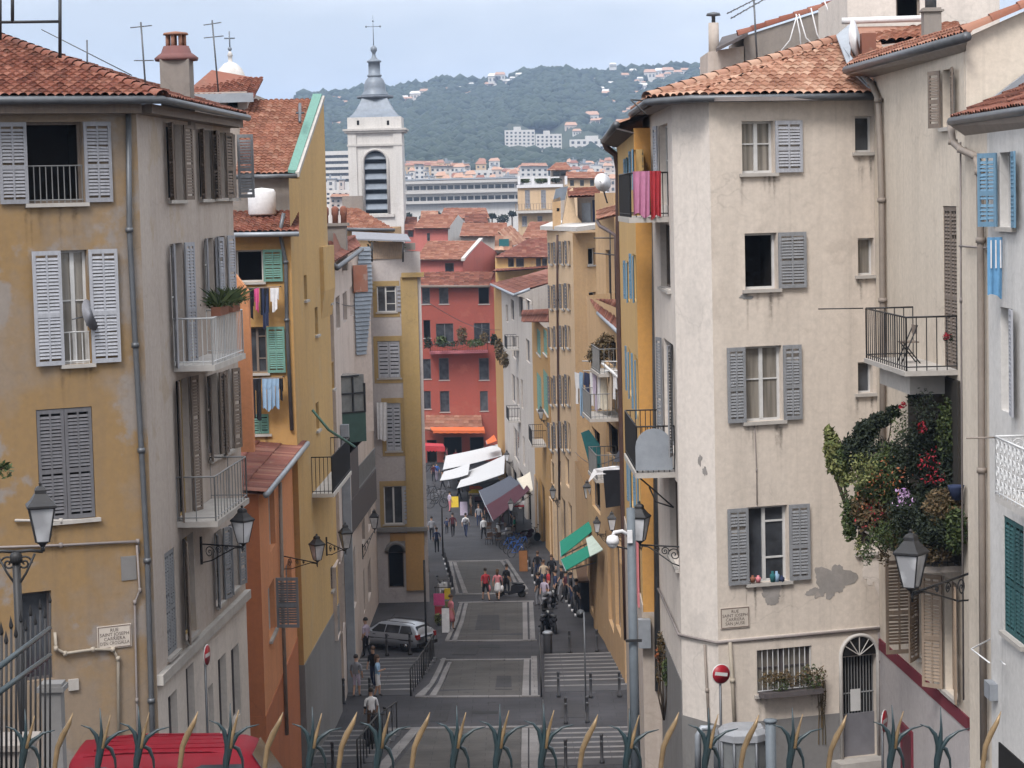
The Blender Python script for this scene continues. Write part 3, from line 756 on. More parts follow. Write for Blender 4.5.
# antennas on the roof
def antenna(name, label, px, py0, py1, d, els, tilt=0.0, r=.022, mat=None):
    b = P(px, py1, d); t = P(px, py0, d); o = thing(name, label, 'aerial', b)
    t = t + Vector((tilt, 0, 0))
    mb = MB(); mb.tube([b - Vector((0, 0, .3)), t], r, 6); mb.build('mast', mat or M['zinc'], o)
    mb = MB()
    for k, (fr, L, ang, n) in enumerate(els):
        p = b.lerp(t, fr); dv = Vector((math.cos(ang), .25, math.sin(ang))).normalized()
        mb.tube([p - dv * L / 2, p + dv * L / 2], r * .6, 5)
        for i in range(n):
            q = p + dv * L * (-.45 + .9 * i / max(1, n - 1)); s_ = Vector((-.3, 1, .1)).normalized() * .16
            mb.tube([q - s_, q + s_], r * .35, 4)
    mb.build('boom', mat or M['zinc'], o)
    return o
antenna('aerial', 'bent television aerial with two short arms left of the chimney', 146, 22, 86, 42, [(.93, .5, .1, 4), (.4, .45, 0, 3)], -.12)
antenna('aerial', 'slanting aerial with a crossed arm right of the red chimney', 218, 20, 80, 46, [(.94, .45, .15, 3), (.72, .5, .1, 3)], -.15)
antenna('aerial', 'stub aerial with a long sagging yagi boom over the ochre house roof', 87, 40, 68, 42, [(.55, 2.3, -.5, 8)], 0, .02)
o = thing('aerial_mast', 'dark pipe frame standing on the roof of the ochre house', 'aerial', P(60, 54, 39.5))
mb = MB()
for a, b in (((60, -12), (60, 58)), ((0, -12), (0, 40)), ((12.5, -12), (12.5, 23))): mb.tube([P(*a, 39.5), P(*b, 39.5)], .04, 6)
mb.build('upright', M['iron'], o)
mb = MB(); mb.tube([P(-20, 22.5, 39.5), P(61, 21.5, 39.5)], .035, 6); mb.build('crossbar', M['iron'], o)
# dish in the window
p = f1.at(84, 316, .12); o = thing('satellite_dish', 'small grey satellite dish fixed in the open white shuttered window', 'satellite dish', p)
mb = MB(); mb.lathe([(0, 0), (.2, .03), (.34, .1)], (0, 0, 0), 18)
mm = Matrix.Rotation(R(75), 3, 'Y') @ Matrix.Rotation(R(15), 3, 'X'); mb.v = [p + mm @ v for v in mb.v]; mb.build('dish', M['c_grey'], o)
mb = MB(); mb.tube([p, p + Vector((-.25, -.2, -.05))], .015, 5); mb.tube([p, p + Vector((0, .1, -.2))], .02, 5); mb.build('arm', M['zinc'], o)
# planters on the upper balcony
rnd = random.Random(3)
for t, lab in ((.28, 'terracotta trough with grassy plants on the white balcony, nearest end'), (.66, 'terracotta trough with grassy plants on the white balcony, far end')):
    p = f2.pt(u0 + (u1 - u0) * t, zz + 1.07, .86); o = thing('planter', lab, 'planter', p)
    mb = MB(); q = p - f2.U * .5 - f2.N * .1; mb.obox(q, f2.U * 1.0, f2.N * .22, (0, 0, .2)); mb.build('trough', M['terracotta_pot'], o)
    mb = MB()
    for i in range(130):
        a = q + f2.U * rnd.uniform(.05, .95) + f2.N * rnd.uniform(.04, .2) + Vector((0, 0, .18)); dv = Vector((rnd.gauss(0, .16), rnd.gauss(0, .16), rnd.uniform(.15, .5)))
        s_ = Vector((rnd.gauss(0, 1), rnd.gauss(0, 1), 0)).normalized() * .014
        mb.face([a - s_, a + s_, a + dv * .6 + s_ * .8, a + dv + Vector((dv.x, dv.y, -.05)) * .4])
    mb.leaves(p + f2.U * .0 + Vector((0, 0, .25)), (.45, .3, .14), 120, .1, rnd); mb.build('plant', M['leaf'], o)
# ---- far dome and the eaves house between the chimneys
o = thing('church_dome', 'pale round church cupola with a cross above the roofs', 'dome', P(231, 92, 120))
mb = MB(); c = P(231, 84, 120); mb.lathe([(1.0, -3), (1.0, 0), (1.05, .1), (.98, .5), (.75, 1.0), (.4, 1.35), (.14, 1.45), (.14, 1.8), (0.2, 1.85), (.1, 2.1), (0, 2.2)], c, 24); mb.build('cupola', M['limestone'], o)
mb = MB(); t = c + Vector((0, 0, 2.2)); mb.tube([t, t + Vector((0, 0, 1.25))], .05, 5); mb.tube([t + Vector((-.35, 0, .8)), t + Vector((.35, 0, .8))], .05, 5); mb.ball(t + Vector((0, 0, .1)), .14); mb.build('cross', M['lead'], o)
a = P2(188, 100, 66); b = P2(247, 100, 66)
H = Bld('eaves_house', 'ochre attic with a grey fascia board behind the red chimney', 'house', (a.x, a.y, gz(a.y)))
f = H.fac(a, b, 4, z_at(218, 92, 66), OCHG); win(f, 226, 100, 238, 108, 'd', '', None, M['sh_brown'], sill=False); H.done()
H.rest([b, b + Vector((0, 9)), a + Vector((0, 9)), a], 4, f.z1, OCHG)
e = z_at(218, 91, 66)
roof('roof', [f.pt(-.3, e - .25, .6), f.pt(f.L + .3, e - .3, .6), f.pt(f.L + .3, e + .6, -3.2), f.pt(.5, e + 1.0, -3.2)], T1, H.r)
mb = MB(); f.box(mb, -.3, f.L + .3, e - .45, e - .12, .58, .63); mb.build('fascia', M['zinc_pale'], H.r)
# ---- L2: orange house with a low sheet roof
a0 = P2(241, 520, 49); a1 = P2(259, 520, 49); a2 = P2(297, 520, 59)
ztn = z_at(267, 494, 49)
L2 = Bld('orange_house', 'narrow orange house with a rusty red sheet roof sloping to the street', 'house', (a1.x, a1.y, gz(a1.y)))
fa = L2.fac(a0, a1, 0, ztn, ORAD); fb = L2.fac(a1, a2, 0, ztn, ORA)  # darker orange on the front puts its weaker light into the colour
win(fb, 269, 490, 275, 550, 'd', '', None, M['white_wood'], sill=False); win(fb, 286, 560, 292, 607, 'g', '', None, M['zinc_pale'], sill=False)
win(fb, 268.5, 582, 275, 636, 'd', 'r', M['sh_grey'], M['white_wood'], ra=1.45, sw=.66)
L2.done()
mb = MB(); zz2 = fb.hit(285, 668)[1]; fb.box(mb, 0, fb.L, -1, zz2, .0, .02); fa.box(mb, 0, fa.L + .02, -1, zz2, .0, .02); mb.build('plinth', ORAD, L2.r)
roof('roof', [P(266, 493, 48.7), P(307, 442, 59.3), P(249, 435, 59.3), P(226, 490, 48.7)], T4, L2.r, 0.35, 0.7, 4, .03)
gutter([P(266, 495, 48.7), P(307.5, 443.5, 59.3)], M['zinc_pale'], L2.r, .09)
pipe_on(fb, [(277, 482), (279.5, 600), (284, 735)], .06, M['rust_pipe'], L2.r, .09)
b0 = P2(222, 300, 51); b1 = P2(249.5, 300, 51)
fw = Fac(b0, b1); p = [fw.at(*q) for q in ((222, 256), (234, 273), (248, 291), (254, 452), (222, 452))]
mb = MB(); mb.prism(p, Vector((0, .4, 0))); mb.build('gable_wall', ORA, L2.r)
L2.rest([a2, a2 + Vector((-5, 0)), a0], 0, ztn, ORAD, False)
# ---- L3: tall yellow house with the blank gable
k0 = P2(222, 330, 58); k1 = P2(293.5, 330, 58); k2 = P2(330.5, 330, 67)
zlow = z_at(262, 234, 58); zeave = z_at(268, 175, 60.5)
L3 = Bld('yellow_house', 'tall yellow house with a blank gable wall, green roof verge and mint shutters', 'house', (k1.x, k1.y, gz(k1.y)))
fy = L3.fac(k0, k1, -4, zlow, YELD); fs = L3.fac(k1, k2, -4, z_at(298, 178, 58), YEL)  # deeper yellow paints in the shade on the recessed front
win(fy, 236, 250, 263, 282, 'd', 'r', M['sh_green'], M['white_wood'], sw=.62); win(fy, 248, 327, 267, 373, 'h', 'r', M['sh_green'], M['sh_brown'], sw=.58)
win(fy, 251, 414, 269, 434, 'c', '', M['sh_green'])
for b in ((304, 275, 307, 300), (315, 307, 318, 335), (332, 362, 334, 389), (316, 402, 319, 430), (329, 278, 331, 303), (330.5, 566, 333, 590)): win(fs, *b, 'n', '', None, M['sh_brown'], sill=True)
L3.done()
fu = Fac(P2(222, 200, 60.5), P2(299, 200, 60.5)); fu.b = L3; mb = MB(); fu.box(mb, 0, fu.L - .05, zlow - .5, zeave, -.3, 0); mb.build('wall', M['rough_render'], L3.r)
zr = z_at(321, 101, 67)
q0 = fs.pt(0, 0); q1 = fs.pt(fs.L, 0)
mb = MB(); zs = fs.z1
qs = fs.pt(3.0, 0); mb.prism([(qs.x, qs.y, zs), (q1.x, q1.y, zs), (q1.x, q1.y, zr - .12), (qs.x, qs.y, zeave + .0)], Vector((-.2, -.02, 0))); mb.build('gable_wall', YEL, L3.r)
L3.rest([k2, k2 + Vector((-6, 3)), k0 + Vector((0, 12)), k0], -4, zlow, YELD)
ra_, rb_, rc_, rd_ = P(236, 175, 60.2), P(292, 174, 60.2), P(315, 100, 67), P(243, 101, 67)
roof('roof', [ra_, rb_, rc_, rd_], T3, L3.r)
mb = MB(); vg = [P(288, 174.5, 60.1), P(296.5, 175, 60.1), P(322, 98, 67.1), P(313, 98, 67.1)]; mb.prism([v + Vector((0, 0, .06)) for v in vg], Vector((0, 0, .1))); mb.build('verge', M['sh_green'], L3.r)
mb = MB(); mb.obox(P(295.5, 177, 60.0), P(321.5, 100, 67.1) - P(295.5, 177, 60.0), (.12, 0, 0), (0, 0, .16)); mb.build('verge_strip', M['stone'], L3.r)
gutter([P(236, 177, 60), P(297, 176, 60)], M['zinc'], L3.r)
roof('lean_to_roof', [P(226, 233, 57.6), P(299, 232, 57.6), P(299, 211, 60.3), P(226, 213, 60.3)], T1, L3.r)
gutter([P(226, 235, 57.5), P(299, 234, 57.5)], M['zinc_pale'], L3.r)
pipe_on(fy, [(284, 213), (280, 232), (286, 262), (287, 320), (292, 430)], .065, M['zinc'], L3.r)
mb = MB(); p = P(325, 288, 60); a, b_ = fs.hit(320, 270)[0], fs.hit(331, 270)[0]; z0, z1 = fs.hit(325, 290)[1], fs.hit(325, 246)[1]
fs.box(mb, a, b_, z0, z1, 0, .14); mb.prism([fs.pt(a, z0, 0), fs.pt(a, z0, .14), fs.pt(a, z0 - 1, 0)], fs.U * (b_ - a)); mb.build('flue', YEL, L3.r)
mb = MB(); zp = fs.hit(318, 640)[1]; fs.box(mb, 0, fs.L, -5, zp, 0, .03); fy.box(mb, fy.L - 1.5, fy.L + .03, -5, zp, 0, .03); mb.build('plinth', PLINTH, L3.r)
u4, z4 = fs.hit(312, 494); u5 = fs.hit(333, 487)[0]
balcony(fs, u4, u5 - .4, z4, .75, 1.25, M['pale_stone'], M['iron'])
win(fs, 317, 440, 326, 490, 'n') if False else None
mb = MB(); p = P(262, 206, 59.6); mb.lathe([(.42, 0), (.46, .05), (.46, .75), (.40, .85), (0, .9)], p - Vector((0, 0, .3)), 16); o = mb.build('water_tank', M['c_white'], None, p); props(o, 'white water tank on the small terrace of the yellow house', 'tank')
mb = MB(); mb.tube([fs.at(311, 410, .05), fs.at(311, 430, .6), fs.at(327, 447, 1.0)], .05, 5); o = mb.build('awning_arm', M['sh_green'], L3.r)
mb = MB(); mb.tube([P(300, 104, 64), P(300, 122, 63)], .06, 5); mb.tube([P(296, 113, 63.5), P(304, 113, 63.5)], .04, 5); mb.build('roof_vent', M['zinc'], L3.r)
# washing lines below the two mint shuttered windows
def garment(f, u, z, w, h, off, mat, label, kind, group):
    """one hanging piece of laundry with folds and an uneven hem"""
    rnd = random.Random(int(abs(u * 91 + z * 37)))
    o = f.pt(u, z, off); nx, nz = (16, 8) if kind == 'sheet' else (9, 6)
    mb = MB(); mb.smooth = True
    ph = rnd.uniform(0, 6)
    def grid(fx0, fx1, hh, t):
        vs = []
        for j in range(nz + 1):
            for i in range(nx + 1):
                a = fx0 + (fx1 - fx0) * i / nx; v = j / nz
                vs.append(o + f.U * (a * w * (1 - .06 * v)) - f.Z * (v * hh + .02 * math.sin(a * 9 + ph) * v) + f.N * (t + (.06 if kind == 'sheet' else .035) * (.25 + .75 * v) * math.sin(a * (17 if kind == 'sheet' else 12) + ph + v)) - f.Z * (.05 * v * math.sin(a * 5.3 + ph * 2)))
        k = nx + 1
        mb.poly(vs, [(j * k + i, j * k + i + 1, (j + 1) * k + i + 1, (j + 1) * k + i) for j in range(nz) for i in range(nx)])
    for t in (0, .02):
        if kind == 'trousers': grid(0, 1, h * .3, t); grid(0, .46, h, t); grid(.54, 1, h, t)
        elif kind == 'shirt':
            grid(.2, .8, h, t); grid(0, .2, h * .55, t); grid(.8, 1, h * .55, t)
        else: grid(0, 1, h, t)
    ob = mb.build(kind, mat, None, o); props(ob, label, {'trousers': 'trousers', 'shirt': 'shirt', 'towel': 'towel', 'sheet': 'sheet'}[kind], group); return ob
def line_of(f, x0, y0, x1, y1, off, items, group, name, label):
    a, b = f.at(x0, y0, off), f.at(x1, y1, off)
    o = thing(name, label, 'clothes line', a)
    mb = MB(); mb.tube([a, b], .012, 4); mb.build('cord', M['cable_grey'], o)
    mb = MB()
    for q in (a, b): mb.tube([q, q - f.N * off], .016, 5)
    mb.build('bracket', M['iron'], o)
    ua, za_ = f.hit(x0, y0); 
    for (xa, xb, y, h, kind, col, lab) in items:
        u_, z_ = f.hit(xa, y); w_ = abs(f.hit(xb, y)[0] - u_)
        # on a line set forward of the wall, narrow in proportion
        k = (f.dist(u_) - off) / f.dist(u_)
        pa = f.at(xa, y, 0); q = CAM + (pa - CAM) * k
        uu = (Vector((q.x, q.y)) - f.A).dot(f.u)
        garment(f, uu, a.z + .0, w_ * k, h, off, M['c_' + col], lab, kind, group)
line_of(fy, 245, 288, 281, 286, .45, [(247, 254, 287, 1.0, 'shirt', 'black', 'dark shirt hanging first on the upper line of the yellow house'), (254, 259, 287, .75, 'shirt', 'hotpink', 'bright pink top on the upper line of the yellow house'),
    (260, 269, 287, .8, 'trousers', 'black', 'black trousers beside the pink top on the upper line of the yellow house'), (262, 268, 287, 1.25, 'towel', 'navy', 'long navy towel on the upper line of the yellow house'), (270, 279, 287, .75, 'shirt', 'white', 'white shirt at the end of the upper line of the yellow house')],
    'laundry on the upper line of the yellow house', 'clothes_line', 'clothes line under the top window of the yellow house')
line_of(fy, 249, 378, 284, 376, .45, [(250, 261, 377, 1.3, 'trousers', 'black', 'black trousers on the lower line of the yellow house'), (262, 271, 377, 1.0, 'trousers', 'skyblue', 'pale blue jeans, left pair on the lower line of the yellow house'),
    (271, 279, 377, .95, 'trousers', 'skyblue', 'pale blue jeans, right pair on the lower line of the yellow house'), (279, 283, 377, .7, 'shirt', 'black', 'small black top at the end of the lower line of the yellow house')],
    'laundry on the lower line of the yellow house', 'clothes_line', 'clothes line under the middle window of the yellow house')
# ---- L4: pale houses further down, corrugated cladding, boxed balcony
m0 = P2(336, 400, 68); m1 = P2(358, 400, 82); m2 = P2(374, 400, 96)
L4 = Bld('clad_house', 'pale pink house with corrugated blue grey cladding and a boxed in balcony', 'house', (m0.x, m0.y, gz(m0.y)))
zt4 = z_at(338, 272, 68)
f4 = L4.fac(m0, m1, -6, zt4, PNKP); f5 = L4.fac(m1, m2, -6, zt4 - .2, PNKP)
for b in ((336, 296, 340, 330), (343, 292, 347, 322), (350, 286, 354, 316)): win(f4, *b, 'n', '', None, M['sh_grey'], sill=False)
for b in ((337, 560, 340, 640), (341, 556, 344.5, 632), (346, 552, 350, 622), (352, 548, 356, 612)): win(f4, *b, 'd', '', None, M['sh_brown'], sill=False)
for b in ((362, 570, 365, 618), (368, 560, 371, 600), (362, 520, 365, 545), (368, 500, 371, 530)): win(f5, *b, 'n', '', None, M['sh_brown'], sill=False)
L4.done(); L4.rest([m2, m2 + Vector((-5, 0)), m0 + Vector((-4, 0)), m0], -6, zt4 - .3, PNKP)
def corrugated(pa, pb, h, nrm, mat, parent, name='cladding', n=36, amp=.035):
    mb = MB(); pa, pb = Vector(pa), Vector(pb); vs = []
    for i in range(n + 1):
        z = -h * i / n
        for q in (pa, pb): vs.append(q + Vector((0, 0, z)) + nrm * amp * (i % 2))
    mb.poly(vs, [(2 * i, 2 * i + 1, 2 * i + 3, 2 * i + 2) for i in range(n)]); return mb.build(name, mat, parent)
ca = P2(353, 300, 80); cb = P2(369, 300, 80.6); cf = Fac(ca, cb); cf.b = L4
pts = [cf.at(*q) for q in ((359, 247), (370, 245), (372, 290), (366, 354), (356, 355), (354, 300))]
# stacked horizontal laps following the tapering panel
mb = MB(); nl = 26; z1, z0 = pts[0].z, pts[4].z
def edge(z, L):
    for a, b in zip(L, L[1:]):
        if min(a.z, b.z) - 1e-6 <= z <= max(a.z, b.z) + 1e-6: t = (z - a.z) / (b.z - a.z + 1e-9); return a.lerp(b, t)
    return L[-1]
Lf = [pts[0], pts[5], pts[4]]; Rt = [pts[1], pts[2], pts[3]]
for i in range(nl):
    za_, zb_ = z0 + (z1 - z0) * (i + 1) / nl - .001, z0 + (z1 - z0) * i / nl + .001
    a, b = edge(za_, Lf), edge(za_, Rt); c, d = edge(zb_, Lf), edge(zb_, Rt); n_ = cf.N * .06
    mb.poly([a, b, d + n_, c + n_, c, d], [(0, 1, 2, 3), (3, 2, 5, 4)])
mb.build('cladding', M['c_skyblue'] if False else plain('sheet_blue', (0.26, 0.29, 0.33), .5, .35, .1, 1.2), L4.r)
mb = MB(); cf.box(mb, -.2, cf.L + .1, z0 - 3.5, z1 - .1, -.6, -.02); mb.build('stair_wall', PNKP, L4.r)
mb = MB(); a, b, c, d = cf.rect(352, 265, 366, 292); cf.box(mb, a, b, c, d, 0.07, .1); mb.build('brick_patch', BRK, L4.r)
roof('roof', [P(334, 262, 68), P(360, 247, 79), P(354, 236, 82), P(334, 232, 73)], T4, L4.r, .3, .5, 4)
gutter([P(333, 265, 67.6), P(337, 268, 67.6), P(362, 249, 79)], M['zinc'], L4.r, .1)
# boxed balcony
u0_, z0_ = f4.hit(345, 440); uA, uB = f4.hit(338, 410)[0], f4.hit(357, 410)[0]
bx = MB(); za_, zb_ = z_at(350, 440, 72), z_at(350, 411, 72); fb_ = Fac(P2(340, 420, 71), P2(366, 420, 71.6)); fb_.b = L4
fb_.box(bx, 0, fb_.L, za_, zb_, -1.2, 0); bo = bx.build('balcony_box', plain('bottle_green', (0.045, 0.085, 0.07), .6), L4.r)
zc_ = z_at(350, 376, 71)
mb = MB(); fb_.box(mb, .03, fb_.L - .03, zb_, zc_, -1.1, -.03); mb.build('glazing', plain('dirty_glass', (0.20, 0.20, 0.19), .25, .4), bo)
mb = MB()
for u_ in (0, fb_.L * .5, fb_.L - .06): fb_.box(mb, u_, u_ + .06, zb_, zc_ - (.35 if u_ > fb_.L * .6 else 0), -.02, .03)
for z_ in (zb_, (zb_ + zc_) / 2, zc_ - .06): fb_.box(mb, 0, fb_.L - (.3 if z_ > zc_ - .1 else 0), z_, z_ + .06, -.025, .035)
mb.build('frame', M['iron'], bo)
mb = MB()
for q in (.2, fb_.L - .3): mb.prism([fb_.pt(q, za_, 0), fb_.pt(q, za_, -1.1), fb_.pt(q, za_ - .7, -1.1)], fb_.U * .08)
mb.build('bracket', M['iron'], bo)
# dark timber balcony below with its railing
fd = Fac(P2(344, 500, 73), P2(377, 500, 84)); fd.b = L4
mb = MB(); z0_, z1_ = z_at(360, 522, 78), z_at(360, 490, 78); fd.box(mb, 0, fd.L, z0_, z1_, -1.3, 0); do = mb.build('timber_balcony', M['sh_dark'], L4.r)
mb = MB(); fd.box(mb, 0, fd.L * .45, z1_, z_at(355, 445, 74), -1.3, -.02); mb.build('shed', M['sh_dark'], do)
rail_mb([fd.pt(fd.L * .45, z1_, -.05), fd.pt(fd.L, z1_, -.05)], 1.0, .2, .015).build('railing', M['grey_iron'], do)
mb = MB(); mb.box(m0.x - .02, m0.x + .3, m0.y + 2, m0.y + 2.4, -6, zt4 - 6); mb.build('drainpipe', M['zinc_pale'], L4.r)
# chimney stack beside the tower
base = P(336, 246, 74); o = L4.r
mb = MB(); t = z_at(336, 226, 74); mb.box(base.x - .55, base.x + .45, base.y - .4, base.y + .4, base.z - 1, t); mb.box(base.x - .65, base.x + .55, base.y - .5, base.y + .5, t, t + .12)
ch = mb.build('chimney', M['rough_render'], o)
mb = MB()
for dx in (-.4, .0, .35): mb.lathe([(.12, 0), (.12, .3), (.15, .35), (.15, .6), (.08, .68), (0, .7)], (base.x + dx, base.y, t + .12), 10)
mb.build('chimney_pot', T1, ch)
# ---- hip roofed house with terrace (behind), and L5: grey house with yellow quoins
n0 = P2(371, 400, 95); n1 = P2(424, 400, 95)
zt5 = z_at(398, 252, 95)
L5 = Bld('grey_house', 'grey end house with yellow pilaster and window surrounds, arched doorway below', 'house', (n1.x, n1.y, gz(n1.y)))
f6 = L5.fac(n0, n1, -6, zt5, LAV)
for x0, y0, x1, y1, st, sh in ((377, 286, 396, 312, 'h', 'r'), (378, 341, 400, 378, 'c', ''), (386, 403, 401, 451, 'c', ''), (384, 486, 403, 524, 'g', 'r')):
    mb = MB(); a, b, c, d = f6.rect(x0 - 4, y0 - 5, x1 + 3.5, y1 + 5)
    A_, B_, C_, D_ = f6.rect(x0, y0, x1, y1)
    for q in ((a, b, D_, d), (a, b, c, C_), (a, A_, C_, D_), (B_, b, C_, D_)): f6.box(mb, *q, 0, .03)
    mb.build('window_surround', OCY, L5.r)
    win(f6, x0, y0, x1, y1, st, sh, M['sh_white'] if st != 'h' else M['sh_pale'], M['white_wood'], sw=.55 if sh else None, dep=.12)
win(f6, 388, 552, 404, 588, 'd', '', None, M['sh_brown'], sill=False)
L5.done(); L5.rest([n1, n1 + Vector((-3.0, 14)), n0 + Vector((0, 14)), n0], -6, zt5, LAV)
mb = MB(); a, b, c, d = f6.rect(404, 277, 421, 545); f6.box(mb, a, b, c, d, 0, .14); mb.build('pilaster', OCY, L5.r)
mb = MB(); a, b, c, d = f6.rect(401.5, 272.5, 424, 277); f6.box(mb, a, b, c, d, 0, .3); mb.build('capital', OCY, L5.r)
mb = MB(); a, b, c, d = f6.rect(371, 527, 428, 531); f6.box(mb, a, b, c, d, 0, .3); mb.build('cornice', M['grey_plinth'], L5.r)
mb = MB(); a, b, c, d = f6.rect(406, 533, 424.5, 590); f6.box(mb, a, b, c, d, 0, .16); a, b, c, d = f6.rect(390, 533, 406, 541); f6.box(mb, a, b, c, d, 0, .05); mb.build('ground_floor_coat', YELD, L5.r)
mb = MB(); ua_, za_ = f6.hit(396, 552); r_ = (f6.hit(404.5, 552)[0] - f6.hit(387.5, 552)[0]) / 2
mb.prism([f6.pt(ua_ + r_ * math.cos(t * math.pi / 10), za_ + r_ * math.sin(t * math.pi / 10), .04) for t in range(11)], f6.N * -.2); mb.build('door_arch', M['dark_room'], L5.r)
mb = MB(); pr = [f6.pt(ua_ + r_ * 1.12 * math.cos(t * math.pi / 10), za_ + r_ * 1.12 * math.sin(t * math.pi / 10), .05) for t in range(11)]
mb.tube(pr, .12, 6); mb.build('arch_moulding', M['grey_plinth'], L5.r)
# terrace on top with parapet, fence, awning; hipped roof behind
ft = Fac(P2(372, 250, 95), P2(414, 250, 95)); ft.b = L5
mb = MB(); a, b, c, d = ft.rect(372, 256, 402, 266)
for i in range(16): u_ = a + (b - a) * i / 15; ft.box(mb, u_ - .05, u_ + .05, zt5 - .35, zt5 + .55, .02, .06)
mb.build('slat_fence', M['sh_tan'], L5.r)
mb = MB(); z_ = z_at(392, 243, 95); ft.box(mb, .1, ft.L - .1, zt5, z_ - .1, -4.5, -4.2); mb.build('back_wall', M['rough_render'], L5.r)
mb = MB(); mb.prism([P(352, 240, 95), P(411, 242, 93.5), P(407, 235.5, 98), P(352, 233, 98)], Vector((0, 0, .08))); mb.build('terrace_awning', M['c_grey'], L5.r)
mb = MB(); [mb.tube([P(x, 242, 93.8), P(x, 262, 93.8)], .05, 5) for x in (372, 403)]; mb.build('awning_post', M['iron'], L5.r)
rnd = random.Random(5)
for x, y, lab in ((397, 250, 'leafy bush on the terrace of the grey house'), (374, 250, 'thin spiky plant at the left end of the grey house terrace')):
    p = P(x, y + 6, 96.5); o = thing('terrace_plant', lab, 'plant', p); mb = MB(); mb.leaves(p + Vector((0, 0, .5)), (.5, .4, .5), 160, .16, rnd); mb.build('foliage', M['leaf'], o)
    mb = MB(); mb.lathe([(.18, -.3), (.24, .05), (.2, .05)], p, 12); mb.build('pot', M['terracotta_pot'], o)
hz0, hz1 = P2(345, 232, 110), P2(394, 232, 110)
Hh = Bld('hip_roof_house', 'house with a terracotta hip roof just below the church tower', 'house', (hz0.x, hz0.y, gz(hz0.y)))
fh = Hh.fac(hz0, hz1, 0, z_at(370, 229, 110), PCHD); Hh.done(); Hh.rest([hz1, hz1 + Vector((0, 10)), hz0 + Vector((0, 10)), hz0], 0, fh.z1, PCHD)
e0, e1 = P(340, 229, 109.5), P(395, 230, 109.5)
roof('roof', [e0, e1, P(357, 208, 114), P(345, 207, 114)], T3, Hh.r, .28, .4, 4); gutter([e0, e1], M['zinc'], Hh.r, .1)
mb = MB(); p = P(352, 212, 113.8); mb.box(p.x - .6, p.x + .7, p.y, p.y + .6, p.z - 1.5, z_at(352, 196, 113.8)); mb.build('chimney', M['rough_render'], Hh.r)
# ================================================================ RIGHT SIDE
# ---- R3: the cream house with a blunted corner
r0 = P2(657, 400, 46.7); r1 = P2(677, 400, 41.9); r2 = P2(714, 400, 41); r3 = P2(890, 400, 42.1)
zt = z_at(790, 99, 41.5)
R3 = Bld('cream_house', 'large cream house with grey shutters, blunted corner and a pink tiled roof', 'house', (r2.x, r2.y, gz(r2.y)))
gs = R3.fac(r0, r1, 2, zt, CRMP); gc = R3.fac(r1, r2, 2, zt, CRMP); gf = R3.fac(r2, r3, 2, zt, CRM)  # blunted corner's paler cream puts its brighter light into the colour
win(gf, 742, 121, 774, 173, 'g', 'r', M['sh_white'], sw=.68, cur=True); win(gf, 855, 116, 873, 152, 'g', '', None, M['white_wood'])
win(gf, 745, 233, 777, 289, 'd', 'r', M['sh_grey'], M['white_wood'], sw=.7); win(gf, 858, 238, 874, 275, 'g', '', None, M['white_wood'], cur=True)
win(gf, 745, 346, 782, 421, 'g', 'lr', M['sh_grey'], sw=.46, cur=True); win(gf, 858, 362, 873, 393, 'g', '', None, M['white_wood'])
win(gf, 748, 506, 788, 582, 'h', 'lr', M['sh_grey'], sw=.52); win(gf, 858, 530, 876, 552, 'g', '', None, M['grey_iron'])
win(gf, 757, 648, 812, 692, 'g', '', None, M['sh_dark'], bars=1.0, srf=M['white_iron'], cur=True)
win(gs, 660, 124, 668, 205, 'g', 'l', M['sh_white'], sw=.4, la=3.0, sill=False, cur=True); win(gs, 660.5, 224, 670, 288, 'd', '', None, M['sh_brown'])
win(gs, 664.5, 342, 674, 448, 'd', 'lr', M['sh_grey'], M['sh_grey'], la=2.9, ra=2.9, sw=.4, sill=False); win(gs, 670, 478, 678, 560, 'd', '', None, M['sh_brown'])
# arched door
ua, ud0, zd0, zd1 = gf.rect(842, 655, 877, 757); um = (ua + ud0) / 2; rr = (ud0 - ua) / 2
gf.holes.append((ua, ud0, zd0, zd1 - .02, .28))
R3.done(); R3.rest([r3, r3 + Vector((2, 10)), r0 + Vector((0, 4)), r0], 2, zt, CRM)
mb = MB(); gf.box(mb, ua, ud0, zd0, zd0 + (zd1 - zd0) * .42, -.2, -.14); dr = mb.build('door', plain('door_grey', (0.17, 0.165, 0.18), .6), R3.r)
mb = MB()
n = 11
for i in range(n + 1): u_ = ua + .03 + (ud0 - ua - .06) * i / n; mb.tube([gf.pt(u_, zd0 + (zd1 - zd0) * .42, -.17), gf.pt(u_, zd1 + math.sqrt(max(0, rr * rr - (u_ - um) ** 2)) - .03, -.17)], .014, 4)
for z_ in (zd0 + (zd1 - zd0) * .62, zd1): mb.tube([gf.pt(ua, z_, -.17), gf.pt(ud0, z_, -.17)], .02, 4)
mb.build('grille', M['grey_iron'], dr)
mb = MB(); gf.box(mb, ua, ud0, zd0, zd1, -.27, -.24); mb.prism([gf.pt(um + rr * math.cos(t * math.pi / 12), zd1 + rr * math.sin(t * math.pi / 12), .012) for t in range(13)], gf.N * .008); mb.build('dark_hall', M['dark_room'], dr)
mb = MB(); k_ = [gf.pt(um + rr * 1.06 * math.cos(t * math.pi / 16), zd1 + rr * 1.06 * math.sin(t * math.pi / 16), .02) for t in range(17)]
mb.tube([gf.pt(um + rr * 1.06, zd0, .02)] + k_ + [gf.pt(um - rr * 1.06, zd0, .02)], .05, 6)
for t in (3, 5, 8, 11, 13): mb.tube([gf.pt(um, zd1, .035), gf.pt(um + rr * math.cos(t * math.pi / 16), zd1 + rr * math.sin(t * math.pi / 16), .035)], .012, 4)
mb.build('door_surround', M['pale_stone'], dr)
